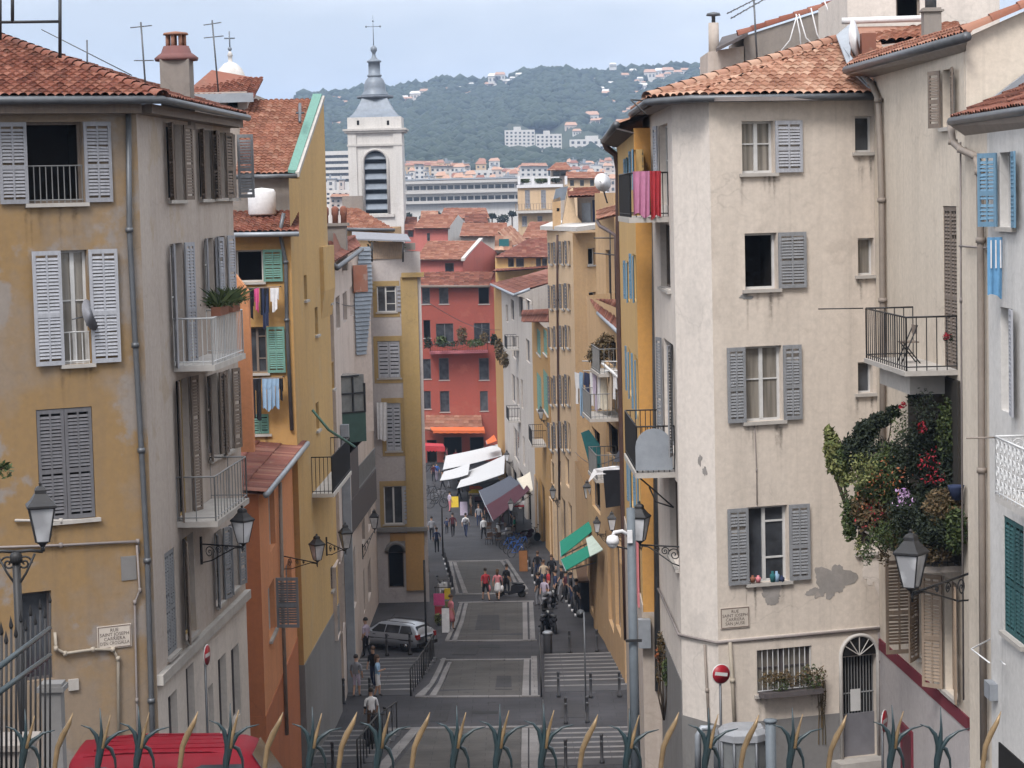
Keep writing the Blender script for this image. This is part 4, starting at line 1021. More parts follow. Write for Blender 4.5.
mb = MB(); a, b, c, d = gf.rect(853, 690, 863, 712); gf.box(mb, a, b, c, d, -.135, -.13); o = mb.build('notice', M['sign_white'], dr)
mb = MB(); gf.box(mb, ua - .3, ud0 + .2, gz(40 * S) - 1, zd0, -.1, .5); mb.build('doorstep', M['stone'], R3.r)
# plinth, cable string course
def band(facs, pts, t, mat, name, parent, off=.0):
    mb = MB()
    for f, (x0, y0), (x1, y1) in facs: pass
zp = gf.hit(800, 717)[1]
mb = MB(); gf.box(mb, .0, ua - .05, 1, zp, 0, .02); gf.box(mb, ud0 + .05, gf.L, 1, zp, 0, .02); gc.box(mb, 0, gc.L, 1, zp, 0, .02); gs.box(mb, 0, gs.L, 1, zp + .8, 0, .02); mb.build('plinth', PLINTH, R3.r)
zc = gf.hit(800, 635)[1]
mb = MB(); ps = [gs.pt(0, zc + .02, .06), gs.pt(gs.L, zc - .02, .06), gc.pt(gc.L, zc, .06), gf.pt(gf.L, zc, .06)]; mb.tube(ps, .035, 6); mb.build('cable', M['cable_grey'], R3.r)
mb = MB(); gf.box(mb, 0.01, gf.L, zc - .005, zc + .05, 0, .035); mb.build('string_course', CRMP, R3.r)
pipe_on(gf, [(729, 642), (731.5, 680), (734, 735)], .045, M['cream_pipe'], R3.r, .06)
pipe_on(gc, [(706.5, 644), (709, 690), (711, 727)], .03, M['rust_pipe'], R3.r, .06)
pipe_on(gf, [(878, 632), (879, 660), (878, 760)], .03, M['cable_grey'], R3.r, .05)
pipe_on(gf, [(754, 424), (756, 470), (756.5, 505)], .012, M['cable_grey'], R3.r, .03, 'cable', 5)
# bare patches where the coat has fallen
def patch(f, px, py, rx, ry, mat, parent, seed, off=.008):
    rnd = random.Random(seed); u_, z_ = f.hit(px, py); k = f.dist(u_) / S / 1800; n = 64
    pts = []
    ph_ = [rnd.uniform(0, 6.3) for _ in range(6)]; rr_ = [1 + sum(math.sin((k_ + 2) * 2 * math.pi * i / n + ph_[k_]) * .22 / (k_ + 1) ** .6 for k_ in range(6)) + rnd.uniform(-.09, .09) for i in range(n)]
    for i in range(n): q = 2 * math.pi * i / n; pts.append(f.pt(u_ + math.cos(q) * rx * k * rr_[i], z_ + math.sin(q) * ry * k * rr_[i], 0))
    mb = MB(); mb.prism(pts, f.N * off); return mb.build('bare_patch', mat, parent)
patch(gf, 834, 580, 17, 18, BARE, R3.r, 4); patch(gf, 818, 592, 10, 6, BARE, R3.r, 8, .006); patch(gf, 772, 593, 12, 10, BARE, R3.r, 6); patch(gf, 873, 566, 12, 26, CRMP, R3.r, 12)
patch(gc, 700, 460, 3, 5, BARE, R3.r, 2); patch(gc, 705, 471, 3, 5, BARE, R3.r, 3); patch(gf, 746, 285 + 12, 7, 2.5, M['grey_iron'], R3.r, 9)
plaque(gf, 720, 607, 749, 628, ['RUE', 'SAINT JOSEPH', 'CARRIERA', 'SAN JAUSE'], 'framed street name plaque on the cream house above the no entry sign')
# roof
ov = .45; ze = zt + .08
def off2(f, u, z, o): return f.pt(u, z, o)
E = [gs.pt(-1.2, ze, ov), gs.pt(gs.L, ze, ov) + gc.N * .15, gc.pt(gc.L, ze, ov) + gf.N * .1 - gf.U * .1, gf.pt(gf.L, ze, ov)]
ap = P(838, 43, 46); ap2 = P(880, 43, 46.2)
roof('roof', [E[2], E[3], ap2 + Vector((0, 0, 0)), ap], T2, R3.r, .21, .36, 7, .06)
roof('roof', [E[1], E[2], ap], T2, R3.r, .24, .4, 6, .07); roof('roof', [E[0], E[1], ap], T2, R3.r, .24, .4, 6, .07)
ridge_tiles(E[1] + Vector((0, 0, .05)), ap + Vector((0, 0, .1)), T2, R3.r, .15, .42)
dz = Vector((0, 0, -.06)); gutter([e + dz for e in E], M['zinc'], R3.r, .085)
mb = MB()
for f in (gs, gc, gf): f.box(mb, 0, f.L, zt - .05, zt + .04, 0, ov - .04)
mb.build('eaves_board', M['cable_grey'], R3.r)
# side balconies
u0, zz = gs.hit(663, 216); b_u0, b_u1 = gs.L * .08, gs.L * .78
balcony(gs, b_u0, b_u1, zz, .95, 1.05, M['stone'], M['iron'])
z2 = gs.hit(668, 462)[1]
bb = balcony(gs, gs.L * .16, gs.L * .86, z2, .95, 1.1, M['stone'], M['iron'])
mb = MB(); q = gs.pt(gs.L * .86 + .0, z2, .5); cx = q + gs.U * .02
pr = [(-.44, .06)] + [(.44 * math.cos(math.pi - math.pi * t / 10), .62 + .44 * math.sin(math.pi * t / 10)) for t in range(11)] + [(.44, .06)]
mb.prism([cx + gs.N * a + Vector((0, 0, b)) for a, b in pr], gs.U * .02); mb.build('tin_panel', M['zinc_pale'], bb)
mb = MB()
for dz_ in (0, .25): mb.tube([gs.pt(gs.L * .8, z2 - .14 - dz_, .85 - dz_), gs.pt(gs.L * .8, z2 - .5 - dz_, .45), gs.pt(gs.L * .8, z2 - .9, .02)], .02, 5)
mb.build('bracket', M['iron'], bb)
# red and pink cloths over the top balcony
qf = Fac(Vector(gs.pt(b_u1, 0, 1.0).xy), Vector(gs.pt(b_u1, 0, 0.02).xy)); qf2 = qf
if qf.L > 0:
    zc_ = zz + 1.09
    garment(qf, .16, zc_, .40, 1.05, .03, M['c_magenta'], 'magenta patterned cloth over the end rail of the top balcony', 'sheet', 'cloths on the top balcony of the cream house')
    garment(qf, .57, zc_, .26, 1.1, .03, M['c_red'], 'red cloth over the end rail of the top balcony', 'sheet', 'cloths on the top balcony of the cream house')
mb = MB(); mb.tube([gs.pt(gs.L * .9, zz + 2.7, .02), gs.pt(gs.L * .9, zz + 2.75, .9)], .02, 5); mb.tube([gs.pt(gs.L * .9, zz + 2.75, .9), gs.pt(gs.L, zz + 2.4, .6)], .02, 5); mb.build('bracket', M['iron'], R3.r)
# window box plants, sill bottles
rnd = random.Random(11)
o = thing('window_box_plants', 'bushy pot plants on the sill of the barred ground floor window', 'plant', gf.at(785, 692, .12))
mb = MB(); a, b, c, d = gf.rect(757, 688, 816, 693); gf.box(mb, a, b, c, d, .09, .4); mb.build('trough', M['sh_dark'], o)
mb = MB()
for x in range(760, 822, 7): mb.leaves(gf.at(x, 681 - rnd.random() * 8, .28), (.16, .17, .2 + .1 * (x > 795)), 110, .075, rnd)
mb.build('foliage', M['leaf_brown'], o)
mb = MB(); mb.leaves(gf.at(806, 676, .28), (.35, .2, .4), 260, .08, rnd); mb.leaves(gf.at(775, 682, .28), (.3, .2, .2), 200, .07, rnd); mb.build('green_foliage', M['leaf'], o)
o = thing('dry_vine', 'thin brown vine hanging down the wall beside the arched door', 'vine', gf.at(822, 690, .02))
mb = MB(); 
for k in range(5): mb.tube([gf.at(818 + k * 1.5 + rnd.uniform(-1, 1), 680 + 16 * i, .05) for i in range(5 - k % 2)], .012, 4)
mb.leaves(gf.at(820, 700, .1), (.12, .08, .6), 90, .07, rnd); mb.build('stem', M['leaf_brown'], o)
for i, (x, lab, mt) in enumerate(((752, 'red pot on the sill of the open cream house window, first from the left', 'terracotta_pot'), (757.5, 'pinkish bowl on the sill of the open cream house window', 'c_pink'), (772, 'teal bottle on the sill of the open cream house window', 'c_teal'), (776, 'pale bottle on the sill of the open cream house window', 'c_skyblue'), (781, 'dark blue pot at the right end of the open cream house window sill', 'c_navy'))):
    p = gf.at(x, 582, .04); mb = MB(); h = .16 if i in (0, 1, 4) else .26
    mb.lathe([(.05, 0), (.07, h * .5), (.065, h * .7), (.03, h * .8), (.03, h)], p, 10); o = mb.build('pot' if i in (0, 1, 4) else 'bottle', M[mt], None, p); props(o, lab, 'pot' if i in (0, 1, 4) else 'bottle', 'pots on the open window sill')
# dish and white sheet metal valley on the roof corner
p = P(850, 42, 44); o = thing('satellite_dish', 'white satellite dish seen edge on at the roof valley of the cream house', 'satellite dish', p)
mb = MB(); mb.lathe([(0, 0), (.3, .05), (.55, .16)], (0, 0, 0), 20); mm = Matrix.Rotation(R(80), 3, 'Y') @ Matrix.Rotation(R(20), 3, 'X'); mb.v = [p + mm @ v for v in mb.v]; mb.build('dish', M['c_white'], o)
mb = MB(); mb.tube([p, p + Vector((.2, .1, -.6))], .03, 6); mb.build('post', M['zinc'], o)
mb = MB(); v = [P(836, 42, 45.5), P(853, 28, 46.5), P(850, 62, 43.5), P(868, 85, 42), P(872, 96, 41.8), P(866, 92, 41.9), P(848, 74, 43)]; mb.prism([q + Vector((0, -.05, .12)) for q in v], Vector((0, 0, .05))); mb.build('valley_flashing', M['zinc_pale'], R3.r)
for pts in (((795, 15), (800, 35), (801, 50)), ((800, 15), (806, 40), (830, 60)), ((811, 8), (816, 35), (826, 50)), ((824, 2), (832, 20), (845, 33))):
    pass
# ---- grey gabled house behind the cream roof
q0 = P2(744, 60, 56); q1 = P2(880, 60, 56)
RB = Bld('grey_gable_house', 'grey rendered gable with a red tile edge rising behind the pink roof', 'house', (q0.x, q0.y, gz(q0.y)))
fq = Fac(q0, q1); fq.b = RB
mb = MB(); mb.prism([fq.at(*p) for p in ((744, 36), (875, -6), (875, 130), (744, 130))], Vector((0, 5, 0))); mb.build('wall', GRW, RB.r)
ridge_tiles(fq.at(738, 37, .05) + Vector((0, .1, .06)), fq.at(880, -9, .05) + Vector((0, .1, .06)), T1, RB.r, .16, .42)
mb = MB(); mb.prism([fq.at(*p) for p in ((708, 52), (719, 50), (745, 46), (745, 130), (708, 130))], Vector((0, 3, 0))); lt = mb.build('lean_to', OCHG, RB.r)
mb = MB(); mb.prism([P(716, 52, 55.5), P(748, 36, 55.5), P(748, 33, 59), P(722, 40, 59)], Vector((0, 0, .1))); mb.build('lean_to_roof', M['sh_dark'], RB.r)
mb = MB(); p = P(714, 52, 56.5)
mb.lathe([(.17, -.2), (.16, .9)], p, 12); cp = mb.build('chimney', OCHG, RB.r)
mb = MB(); mb.lathe([(.06, .9), (.06, 1.1), (.23, 1.12), (.2, 1.2), (0, 1.24)], p, 12); mb.build('cowl', M['zinc'], cp)
# antenna standing there
o = antenna('aerial', 'tall aerial with long crossing booms in front of the grey gable', 757, -4, 52, 54, [(.93, 1.9, .45, 9), (.84, 1.7, .5, 8)], -.1, .03)
mb = MB()
for pts in (((796, 14), (800, 34), (801, 52)), ((799, 14), (806, 38), (828, 58)), ((811, 8), (817, 34), (826, 50)), ((824, 0), (832, 20), (845, 33)), ((797, 15), (790, 40), (774, 60))):
    mb.tube([P(x, y, 53) for x, y in pts], .02, 5)
o = mb.build('roof_cables', M['c_white'], None, P(810, 40, 53)); props(o, 'loose white cables hanging over the grey gable wall', 'cable')
# ---- R2: ivory house facing the street with the big balcony
s0 = P2(877, 400, 42.0); s1 = P2(967, 400, 35.4)
z2t = CAM.z + (187 - 72) / 1800 * 42 + .55
R2_ = Bld('ivory_house', 'tall ivory house with a maroon band, tan shutters and a flowery balcony', 'house', (s1.x, s1.y, gz(s1.y)))
fi = R2_.fac(s0, s1, 4, z_at(900, 62, 40.2), CRM2)
zbig = fi.z1
win(fi, 943, 69, 954, 127, 'n', 'lr', M['sh_brown'], M['white_wood'], sw=.42, la=2.8, ra=3.0); win(fi, 943.5, 206, 957, 368, 'c', '', M['sh_brown'], sill=False)
win(fi, 915, 562, 921, 655, 'd', 'lr', M['sh_tan'], M['sh_tan'], la=1.45, ra=2.6, sw=.62); win(fi, 945, 580, 957, 694, 'g', 'lr', M['sh_tan'], M['sh_tan'], la=2.4, ra=3.0, sw=.5, cur=True)
R2_.done(); R2_.rest([s1, s1 + Vector((7, 0)), s0 + Vector((9, 0)), s0], 4, zbig - .1, CRM2)
# maroon band falling with the street, grey below
L_, Rr = fi.hit(879, 648), fi.hit(967, 728)
mb = MB(); h = .26; mb.prism([fi.pt(0, L_[1]), fi.pt(fi.L, Rr[1]), fi.pt(fi.L, Rr[1] + h), fi.pt(0, L_[1] + h)], fi.N * .04); mb.build('painted_band', MAR, R2_.r)
mb = MB(); mb.prism([fi.pt(0, 3), fi.pt(fi.L, 3), fi.pt(fi.L, Rr[1]), fi.pt(0, L_[1])], fi.N * .02); mb.build('lower_coat', LAV, R2_.r)
ov = .5
eA = P(846, 68, 42.3); eB = P(967, 34, 34.9); 
roof('roof', [eA, eB, P(974, 25, 36.6), P(857, 53, 44.5)], T3, R2_.r, .22, .38, 6)
gutter([eA - Vector((0, 0, .05)), eB - Vector((0, 0, .05))], M['zinc'], R2_.r, .1)
mb = MB(); mb.prism([eA - Vector((0, 0, .12)), eB - Vector((0, 0, .12)), fi.pt(fi.L, eB.z - .25), fi.pt(0, eA.z - .2)], Vector((0, 0, -.05))); mb.build('soffit', M['rust_pipe'], R2_.r)
pipe_on(fi, [(862, 68), (876, 84), (883, 100), (886, 200), (887, 300), (887, 520)], .075, M['rust_pipe'], R2_.r, .1)
# upper roofs behind with chimney
uA, uB = P2(848, 60, 50), P2(1000, 60, 50)
UH = Bld('attic_house', 'whitewashed attic storey behind the ivory house roof', 'house', (uA.x, uA.y, gz(uA.y)))
fuu = UH.fac(uA, uB, 8, z_at(900, -10, 50), CRMP); win(fuu, 896, -5, 920, 18, 'd', '', None, M['rust_pipe'], sill=False); UH.done(); UH.rest([uB, uB + Vector((0, 6)), uA + Vector((0, 6)), uA], 8, fuu.z1, CRMP)
roof('roof', [P(842, 47, 46), P(965, 34, 46), P(958, 23, 49.6), P(848, 25, 49.6)], T3, UH.r, .22, .38, 6)
mb = MB(); mb.tube([P(842, 21, 49.4), P(935, 18, 49.4)], .09, 7); mb.build('roof_pipe', M['c_white'], UH.r)
p = P(931, 34, 44); mb = MB(); mb.box(p.x - .2, p.x + .22, p.y - .2, p.y + .2, p.z - .3, z_at(931, 8, 44)); mb.box(p.x - .26, p.x + .28, p.y - .26, p.y + .26, z_at(931, 12, 44), z_at(931, 10, 44)); ch = mb.build('chimney', M['rough_render'], UH.r)
mb = MB(); mb.lathe([(.14, 0), (.14, .45), (.1, .5)], (p.x, p.y, z_at(931, 8, 44)), 10); mb.build('chimney_pot', M['zinc'], ch)
p = P(868, 50, 44); mb = MB(); mb.box(p.x - .17, p.x + .17, p.y - .17, p.y + .17, p.z - .4, p.z + .4); mb.build('vent_stack', T1, UH.r)
# gable end of the ivory house above the next roof
gE = Fac(P2(966, 60, 35.3), P2(1045, 60, 35.3)); gE.b = R2_
mb = MB(); mb.prism([gE.at(*q) for q in ((966, 38), (978, 32), (1045, 2), (1045, 150), (966, 150))], Vector((0, .3, 0))); mb.build('gable_wall', CRM2, R2_.r)
ridge_tiles(gE.at(962, 36, .1) + Vector((0, 0, .05)), gE.at(1046, 0, .1) + Vector((0, 0, .05)), T3, R2_.r, .15, .45)
# big balcony
uN, zb_ = fi.hit(958, 370); uF = fi.hit(913, 352)[0]
wd = 1.08
bal = balcony(fi, uF, uN, zb_, wd, 1.08, M['stone'], M['iron'], th=.1, gap=.2)
mb = MB(); k0_ = fi.pt(uF, zb_ + 1.08, wd); mb.tube([k0_, k0_ - fi.U * .2 + fi.N * .95], .014, 5); mb.build('line_arm', M['iron'], bal)
o = thing('folding_chair', 'dark folded chair standing on the railed balcony of the ivory house', 'chair', fi.pt(uF + (uN - uF) * .45, zb_, .5))
mb = MB(); q = o.location
for a in (-.2, .2):
    mb.tube([q + fi.U * a + fi.N * .2, q + fi.U * a - fi.N * .15 + Vector((0, 0, .8))], .015, 5); mb.tube([q + fi.U * a - fi.N * .2, q + fi.U * a + fi.N * .15 + Vector((0, 0, .45))], .015, 5)
mb.build('legs', M['iron'], o)
mb = MB(); mb.obox(q - fi.U * .2 - fi.N * .18 + Vector((0, 0, .43)), fi.U * .4, fi.N * .36, (0, 0, .03)); mb.build('seat', M['sh_brown'], o)
mb = MB(); mb.obox(q - fi.U * .2 - fi.N * .14 + Vector((0, 0, .62)), fi.U * .4, fi.N * .03, (0, 0, .18)); mb.build('backrest', M['sh_brown'], o)
p = fi.at(961, 338, .25); o = thing('hanging_flower', 'small red geranium hanging at the right end of the railed balcony', 'plant', p); mb = MB(); mb.leaves(p, (.12, .12, .12), 70, .07, rnd); mb.build('foliage', M['leaf_dark'], o); mb = MB(); mb.leaves(p + Vector((-.05, -.1, .05)), (.1, .08, .09), 40, .06, rnd); mb.build('blossom', M['flower_red'], o)
# boxed blind under it and the planted lower balcony
mb = MB(); z_ = zb_ - .12; fi.box(mb, uF + .3, uF + (uN - uF) * .8, z_ - .42, z_ - .04, .05, .8); mb.build('blind_box', M['pale_stone'], R2_.r)
mb = MB(); a, b, c, d = fi.rect(903.5, 727, 914.5, 800); fi.box(mb, a, b, c, d, .02, .07); fo_ = mb.build('side_door', MAR, R2_.r); mb = MB(); a, b, c, d = fi.rect(906, 733, 914, 800); fi.box(mb, a, b, c, d, .07, .075); mb.build('door_leaf', plain('wine_door', (.09, .02, .03), .5), fo_)
uP0, uP1 = fi.hit(893, 540)[0], fi.hit(963, 575)[0]; zP = fi.hit(930, 545)[1]
mb = MB(); fi.box(mb, uP0, uP1, zP - .12, zP, -.05, .8); lb = mb.build('planted_balcony', M['rough_render'], R2_.r)
rail_mb([fi.pt(uP0 + .05, zP, 0), fi.pt(uP0 + .05, zP, .76), fi.pt(uP1 - .05, zP, .76), fi.pt(uP1 - .05, zP, 0)], .7, .14).build('railing', M['iron'], lb)
mb = MB(); fi.box(mb, fi.hit(912, 450)[0], uP1 - .02, zP, zb_ - .2, .02, .08); mb.build('painted_shade_panel', plain('painted_shade', (0.03, 0.026, 0.022), .9), lb)  # dark panel put in for the deep shade behind the plants
def plant(name, label, cat, at, clumps, stems=True):
    """clumps: (px, py, depth, rx, ry in pixels, count, leaf size, material)"""
    o = thing(name, label, cat, at); by = {}
    for px, py, d, rx, ry, n, s_, mt in clumps:
        mb = by.setdefault(mt, MB()); k = d / 1800; c = P(px, py, d)
        mb.leaves(c, (rx * k, rx * k * .8, ry * k), n, s_, rnd)
    for mt, mb in by.items(): mb.build('blossom' if 'flower' in mt else 'foliage', M[mt], o)
    if stems:
        mb = MB()
        for px, py, d, rx, ry, n, s_, mt in clumps[:4]: mb.tube([at, (at + P(px, py, d)) / 2 + Vector((rnd.uniform(-.1, .1), 0, 0)), P(px, py, d)], [.03, .02, .01], 5)
        mb.build('stem', M['bark'], o)
    return o
dP = 37.8
plant('dark_shrub', 'round dark green shrub curling over the left end of the planted balcony', 'shrub', P(872, 530, dP), [(855, 452, dP, 17, 22, 1870, 0.106, 'leaf_dark'), (866, 432, dP, 15, 15, 1190, 0.1, 'leaf_dark'), (880, 420, dP, 14, 9, 714, 0.094, 'leaf_dark'), (893, 412, dP, 9, 8, 374, 0.088, 'leaf_dark'), (868, 468, dP, 14, 12, 1020, 0.1, 'leaf_dark'), (900, 462, dP, 12, 12, 850, 0.1, 'leaf_dark'), (885, 420, dP, 8, 5, 136, 0.1, 'leaf')])
plant('lime_shrub', 'yellow green shrub with long leaves at the left edge of the planted balcony', 'shrub', P(850, 520, dP), [(832, 448, dP, 9, 17, 561, 0.15, 'leaf_lime'), (838, 465, dP, 13, 14, 561, 0.138, 'leaf_lime'), (845, 478, dP, 12, 10, 340, 0.125, 'leaf_lime'), (829, 432, dP, 6, 6, 102, 0.138, 'leaf_lime'), (840, 460, dP, 13, 18, 510, 0.125, 'leaf')])
plant('trailing_flowers', 'bushy trailing plant with orange and lilac flowers spilling over the balcony front', 'flowering plant', P(885, 535, dP), [(880, 488, dP - .6, 28, 22, 2890, 0.106, 'leaf'), (872, 510, dP - .6, 24, 26, 2210, 0.106, 'leaf_brown'), (900, 500, dP - .6, 20, 22, 1530, 0.1, 'leaf'), (850, 520, dP - .5, 9, 26, 680, 0.106, 'leaf'), (862, 505, dP - .5, 10, 28, 765, 0.106, 'leaf_lime'), (880, 480, dP - 1, 24, 14, 42, 0.060, 'flower_orange'), (868, 498, dP - 1, 20, 18, 35, 0.060, 'flower_orange'), (903, 494, dP - 1.2, 10, 6, 46, .09, 'flower_lilac')])
plant('red_climber', 'dark climber dotted with red blossoms against the wall of the planted balcony', 'climbing plant', fi.at(945, 540, .3), [(930, 450, dP - 1, 26, 42, 2550, 0.1, 'leaf_dark'), (950, 470, dP - 1.6, 13, 60, 2040, 0.1, 'leaf_dark'), (925, 500, dP - 1, 22, 20, 1190, 0.1, 'leaf_dark'), (948, 430, dP - 1.6, 14, 40, 850, 0.1, 'leaf'), (928, 465, dP - 1.7, 14, 24, 60, .07, 'flower_red'), (936, 478, dP - 2, 14, 8, 36, .07, 'flower_red'), (922, 428, dP - 1.7, 6, 9, 30, .085, 'flower_red'), (903, 405, dP - 1.7, 5, 4, 24, .085, 'flower_red'), (915, 398, dP - 1, 10, 14, 204, 0.088, 'leaf_dark')])
plant('green_mass', 'mid green foliage filling the middle of the planted balcony', 'shrub', P(905, 545, dP), [(890, 470, dP - .8, 24, 30, 2750, 0.074, 'leaf'), (908, 455, dP - 1.0, 20, 30, 1875, 0.074, 'leaf_dark'), (915, 515, dP - 1.4, 34, 24, 2750, 0.074, 'leaf_dark'), (890, 535, dP - 1, 26, 18, 1625, 0.074, 'leaf'), (880, 455, dP - .4, 18, 20, 1125, 0.074, 'leaf_dark'), (932, 545, dP - 2, 30, 22, 1875, 0.074, 'leaf_brown'), (900, 425, dP - .5, 12, 22, 200, 0.067, 'leaf'), (925, 410, dP - 1.6, 16, 26, 525, 0.067, 'leaf_dark'), (890, 475, dP - 1.4, 26, 26, 60, .07, 'flower_orange'), (870, 515, dP - 1.2, 20, 20, 50, .06, 'flower_red'), (905, 500, dP - 1.9, 14, 9, 40, .07, 'flower_lilac'), (862, 470, dP - 1, 18, 22, 420, .08, 'leaf_lime')])
plant('trailing_shoots', 'thin trailing shoots hanging below the planted balcony', 'climbing plant', P(865, 535, dP - .5), [(858, 545, dP - .5, 5, 14, 112, 0.074, 'leaf_lime'), (868, 552, dP - .6, 8, 16, 200, 0.074, 'leaf'), (884, 556, dP - .8, 8, 12, 162, 0.074, 'leaf_brown'), (846, 500, dP - .4, 7, 20, 112, 0.074, 'leaf')])
plant('brown_shrub', 'brownish bushy shrub at the right end of the planted balcony', 'shrub', P(945, 555, dP - 2), [(943, 508, dP - 2.2, 22, 24, 2550, 0.088, 'leaf_brown'), (936, 530, dP - 2.2, 26, 22, 2040, 0.094, 'leaf_dark'), (955, 530, dP - 2.4, 13, 28, 1360, 0.094, 'leaf'), (920, 545, dP - 1.6, 26, 12, 1020, 0.1, 'leaf_dark'), (905, 540, dP - 1, 22, 14, 1020, 0.1, 'leaf_brown')])
o = thing('flower_pot', 'round blue pot fixed at the wall beside the brown shrub', 'pot', fi.at(966, 492, .2)); mb = MB(); mb.lathe([(.1, -.15), (.16, .1), (.17, .14), (.14, .14), (.1, .08)], o.location, 14); mb.build('pot', M['c_navy'], o); mb = MB(); mb.lathe([(0, .08), (.13, .1)], o.location, 12); mb.build('soil', M['bark'], o)
# ---- R1: bluish white house at the right edge
t0 = P2(967, 400, 34.6); t1 = P2(1110, 400, 27)
R1 = Bld('white_house', 'bluish white house with sky blue shutters and a white lace iron balcony', 'house', (t0.x, t0.y, gz(t0.y)))
tm = Vector(t0).lerp(t1, .19); fw0 = R1.fac(t0, tm, 4, z_at(985, 122, 33.5), CRM2); R1.fac(tm, t1, 4, z_at(985, 122, 33.5), WHB); fw = Fac(t0, t1, 4, z_at(985, 122, 33.5), WHB, R1)
win(fw, 1000, 152, 1015, 227, 'd', 'lr', M['sh_blue'], M['white_wood'], la=2.7, ra=3.05, sw=.5)
win(fw, 1001, 308, 1013, 412, 'g', 'r', M['sh_white'], sw=.5, ra=3.05, sill=False)
win(fw, 1004, 521, 1024, 638, 'c', '', M['sh_dkgreen'], M['sh_dkgreen'])
R1.f[1].holes = [(a - R1.f[0].L, b - R1.f[0].L, c, d, e) for a, b, c, d, e in fw.holes]; R1.done(); R1.rest([t1, t1 + Vector((6, 0)), t0 + Vector((8, 0)), t0], 4, fw.z1, WHB)
eA, eB = P(951, 119, 35), P(1110, 94, 26.8)
roof('roof', [eA, eB, eB + Vector((1.8, .2, .75)), eA + Vector((1.8, .2, .75))], T1, R1.r, .2, .36, 6)
gutter([eA - Vector((0, 0, .05)), eB - Vector((0, 0, .05))], M['zinc'], R1.r, .085)
mb = MB(); mb.prism([eA - Vector((0, 0, .1)), eB - Vector((0, 0, .1)), fw.pt(fw.L, eB.z - .3), fw.pt(0, eA.z - .3)], Vector((0, 0, -.04))); mb.build('soffit', M['rust_pipe'], R1.r)
mb = MB(); mb.prism([P(990, 100, 35), P(1030, 70, 35), P(1045, 70, 35), P(1045, 100, 35)], Vector((0, .2, 0))); mb.build('flashing', M['zinc_pale'], R1.r)
pipe_on(fw, [(955, 122), (958, 142), (967, 150), (981, 156), (985, 172), (986, 240), (987, 470), (989, 760)], .07, M['rust_pipe'], R1.r, .1)
pipe_on(fw, [(963, 142), (963.5, 300), (966, 700)], .02, M['cable_grey'], R1.r, .05, 'cable', 5)
pipe_on(fw, [(962, 246), (992, 248)], .02, M['cable_grey'], R1.r, .05, 'cable', 5)
mb = MB(); a, b, c, d = fw.rect(992, 682, 998, 698); fw.box(mb, a, b, c, d, 0, .15); mb.build('meter_box', M['zinc_pale'], R1.r)
mb = MB(); mb.prism([fw.at(*q) for q in ((1000, 742), (1034, 772), (1034, 800), (1000, 800))], fw.N * .03); mb.build('opening_shade', M['dark_room'], R1.r)  # flat near-black slab puts the slanted opening's darkness into colour
mb = MB(); [mb.tube([fw.at(993, 639, .05), fw.at(1010, 648, .7), fw.at(1030, 662, .7)], .015, 5), mb.tube([fw.at(1003, 661, .05), fw.at(1028, 664, .4)], .015, 5)]; mb.build('drying_arm', M['white_iron'], R1.r)
# lace balcony
uL, zL = fw.hit(1027, 494); uE = uL + 2.4
mb = MB(); fw.box(mb, uL, uE, zL - .12, zL, 0, .55); lb = mb.build('balcony', M['pale_stone'], R1.r)
mb = MB()
def scroll(c, U_, Z_, r, turns=1.6, n=22, flip=1): return [c + U_ * (flip * r * (1 - t / n) * math.cos(t / n * turns * 2 * math.pi)) + Z_ * (r * (1 - t / n) * math.sin(t / n * turns * 2 * math.pi)) for t in range(n)]
Z3 = Vector((0, 0, 1))
for P0, U_, L in ((fw.pt(uL + .02, zL, .0), fw.N, .55), (fw.pt(uL + .02, zL, .55), fw.U, uE - uL - .04)):
    mb.tube([P0 + Z3 * .06, P0 + U_ * L + Z3 * .06], .014, 5); mb.tube([P0 + Z3 * 1.02, P0 + U_ * L + Z3 * 1.02], .02, 5)
    n = max(2, int(L / .28))
    for i in range(n + 1): mb.tube([P0 + U_ * (L * i / n), P0 + U_ * (L * i / n) + Z3 * 1.02], .01, 4)
    for i in range(n):
        for j in range(4):
            c = P0 + U_ * (L * (i + .5) / n) + Z3 * (.18 + .23 * j); mb.tube(scroll(c, U_, Z3, .12, 1.6, 20, 1 if (i + j) % 2 else -1), .009, 4)
mb.build('lace_railing', M['white_iron'], lb)
mb = MB(); mb.tube([fw.pt(uL, zL + 1.0, .5), fw.pt(uL, zL + 1.0, 1.05)], .016, 5); mb.build('line_arm', M['rust_pipe'], lb)
ut, zt_w = fw.hit(1004, 237); fT = Fac(Vector(fw.pt(ut, 0, .30).xy), Vector(fw.pt(ut, 0, .02).xy)); towel = garment(fT, .0, zt_w, .27, 1.05, .0, M['c_azure'], 'azure blue towel with white stripes hanging below the sky blue shutters', 'towel', None)
mb = MB()
for i in range(3): mb.obox(fT.pt(.04 + i * .085, zt_w - .55, .06), fT.U * .025, fT.N * .004, (0, 0, .5))
mb.build('stripe', M['c_white'], towel)
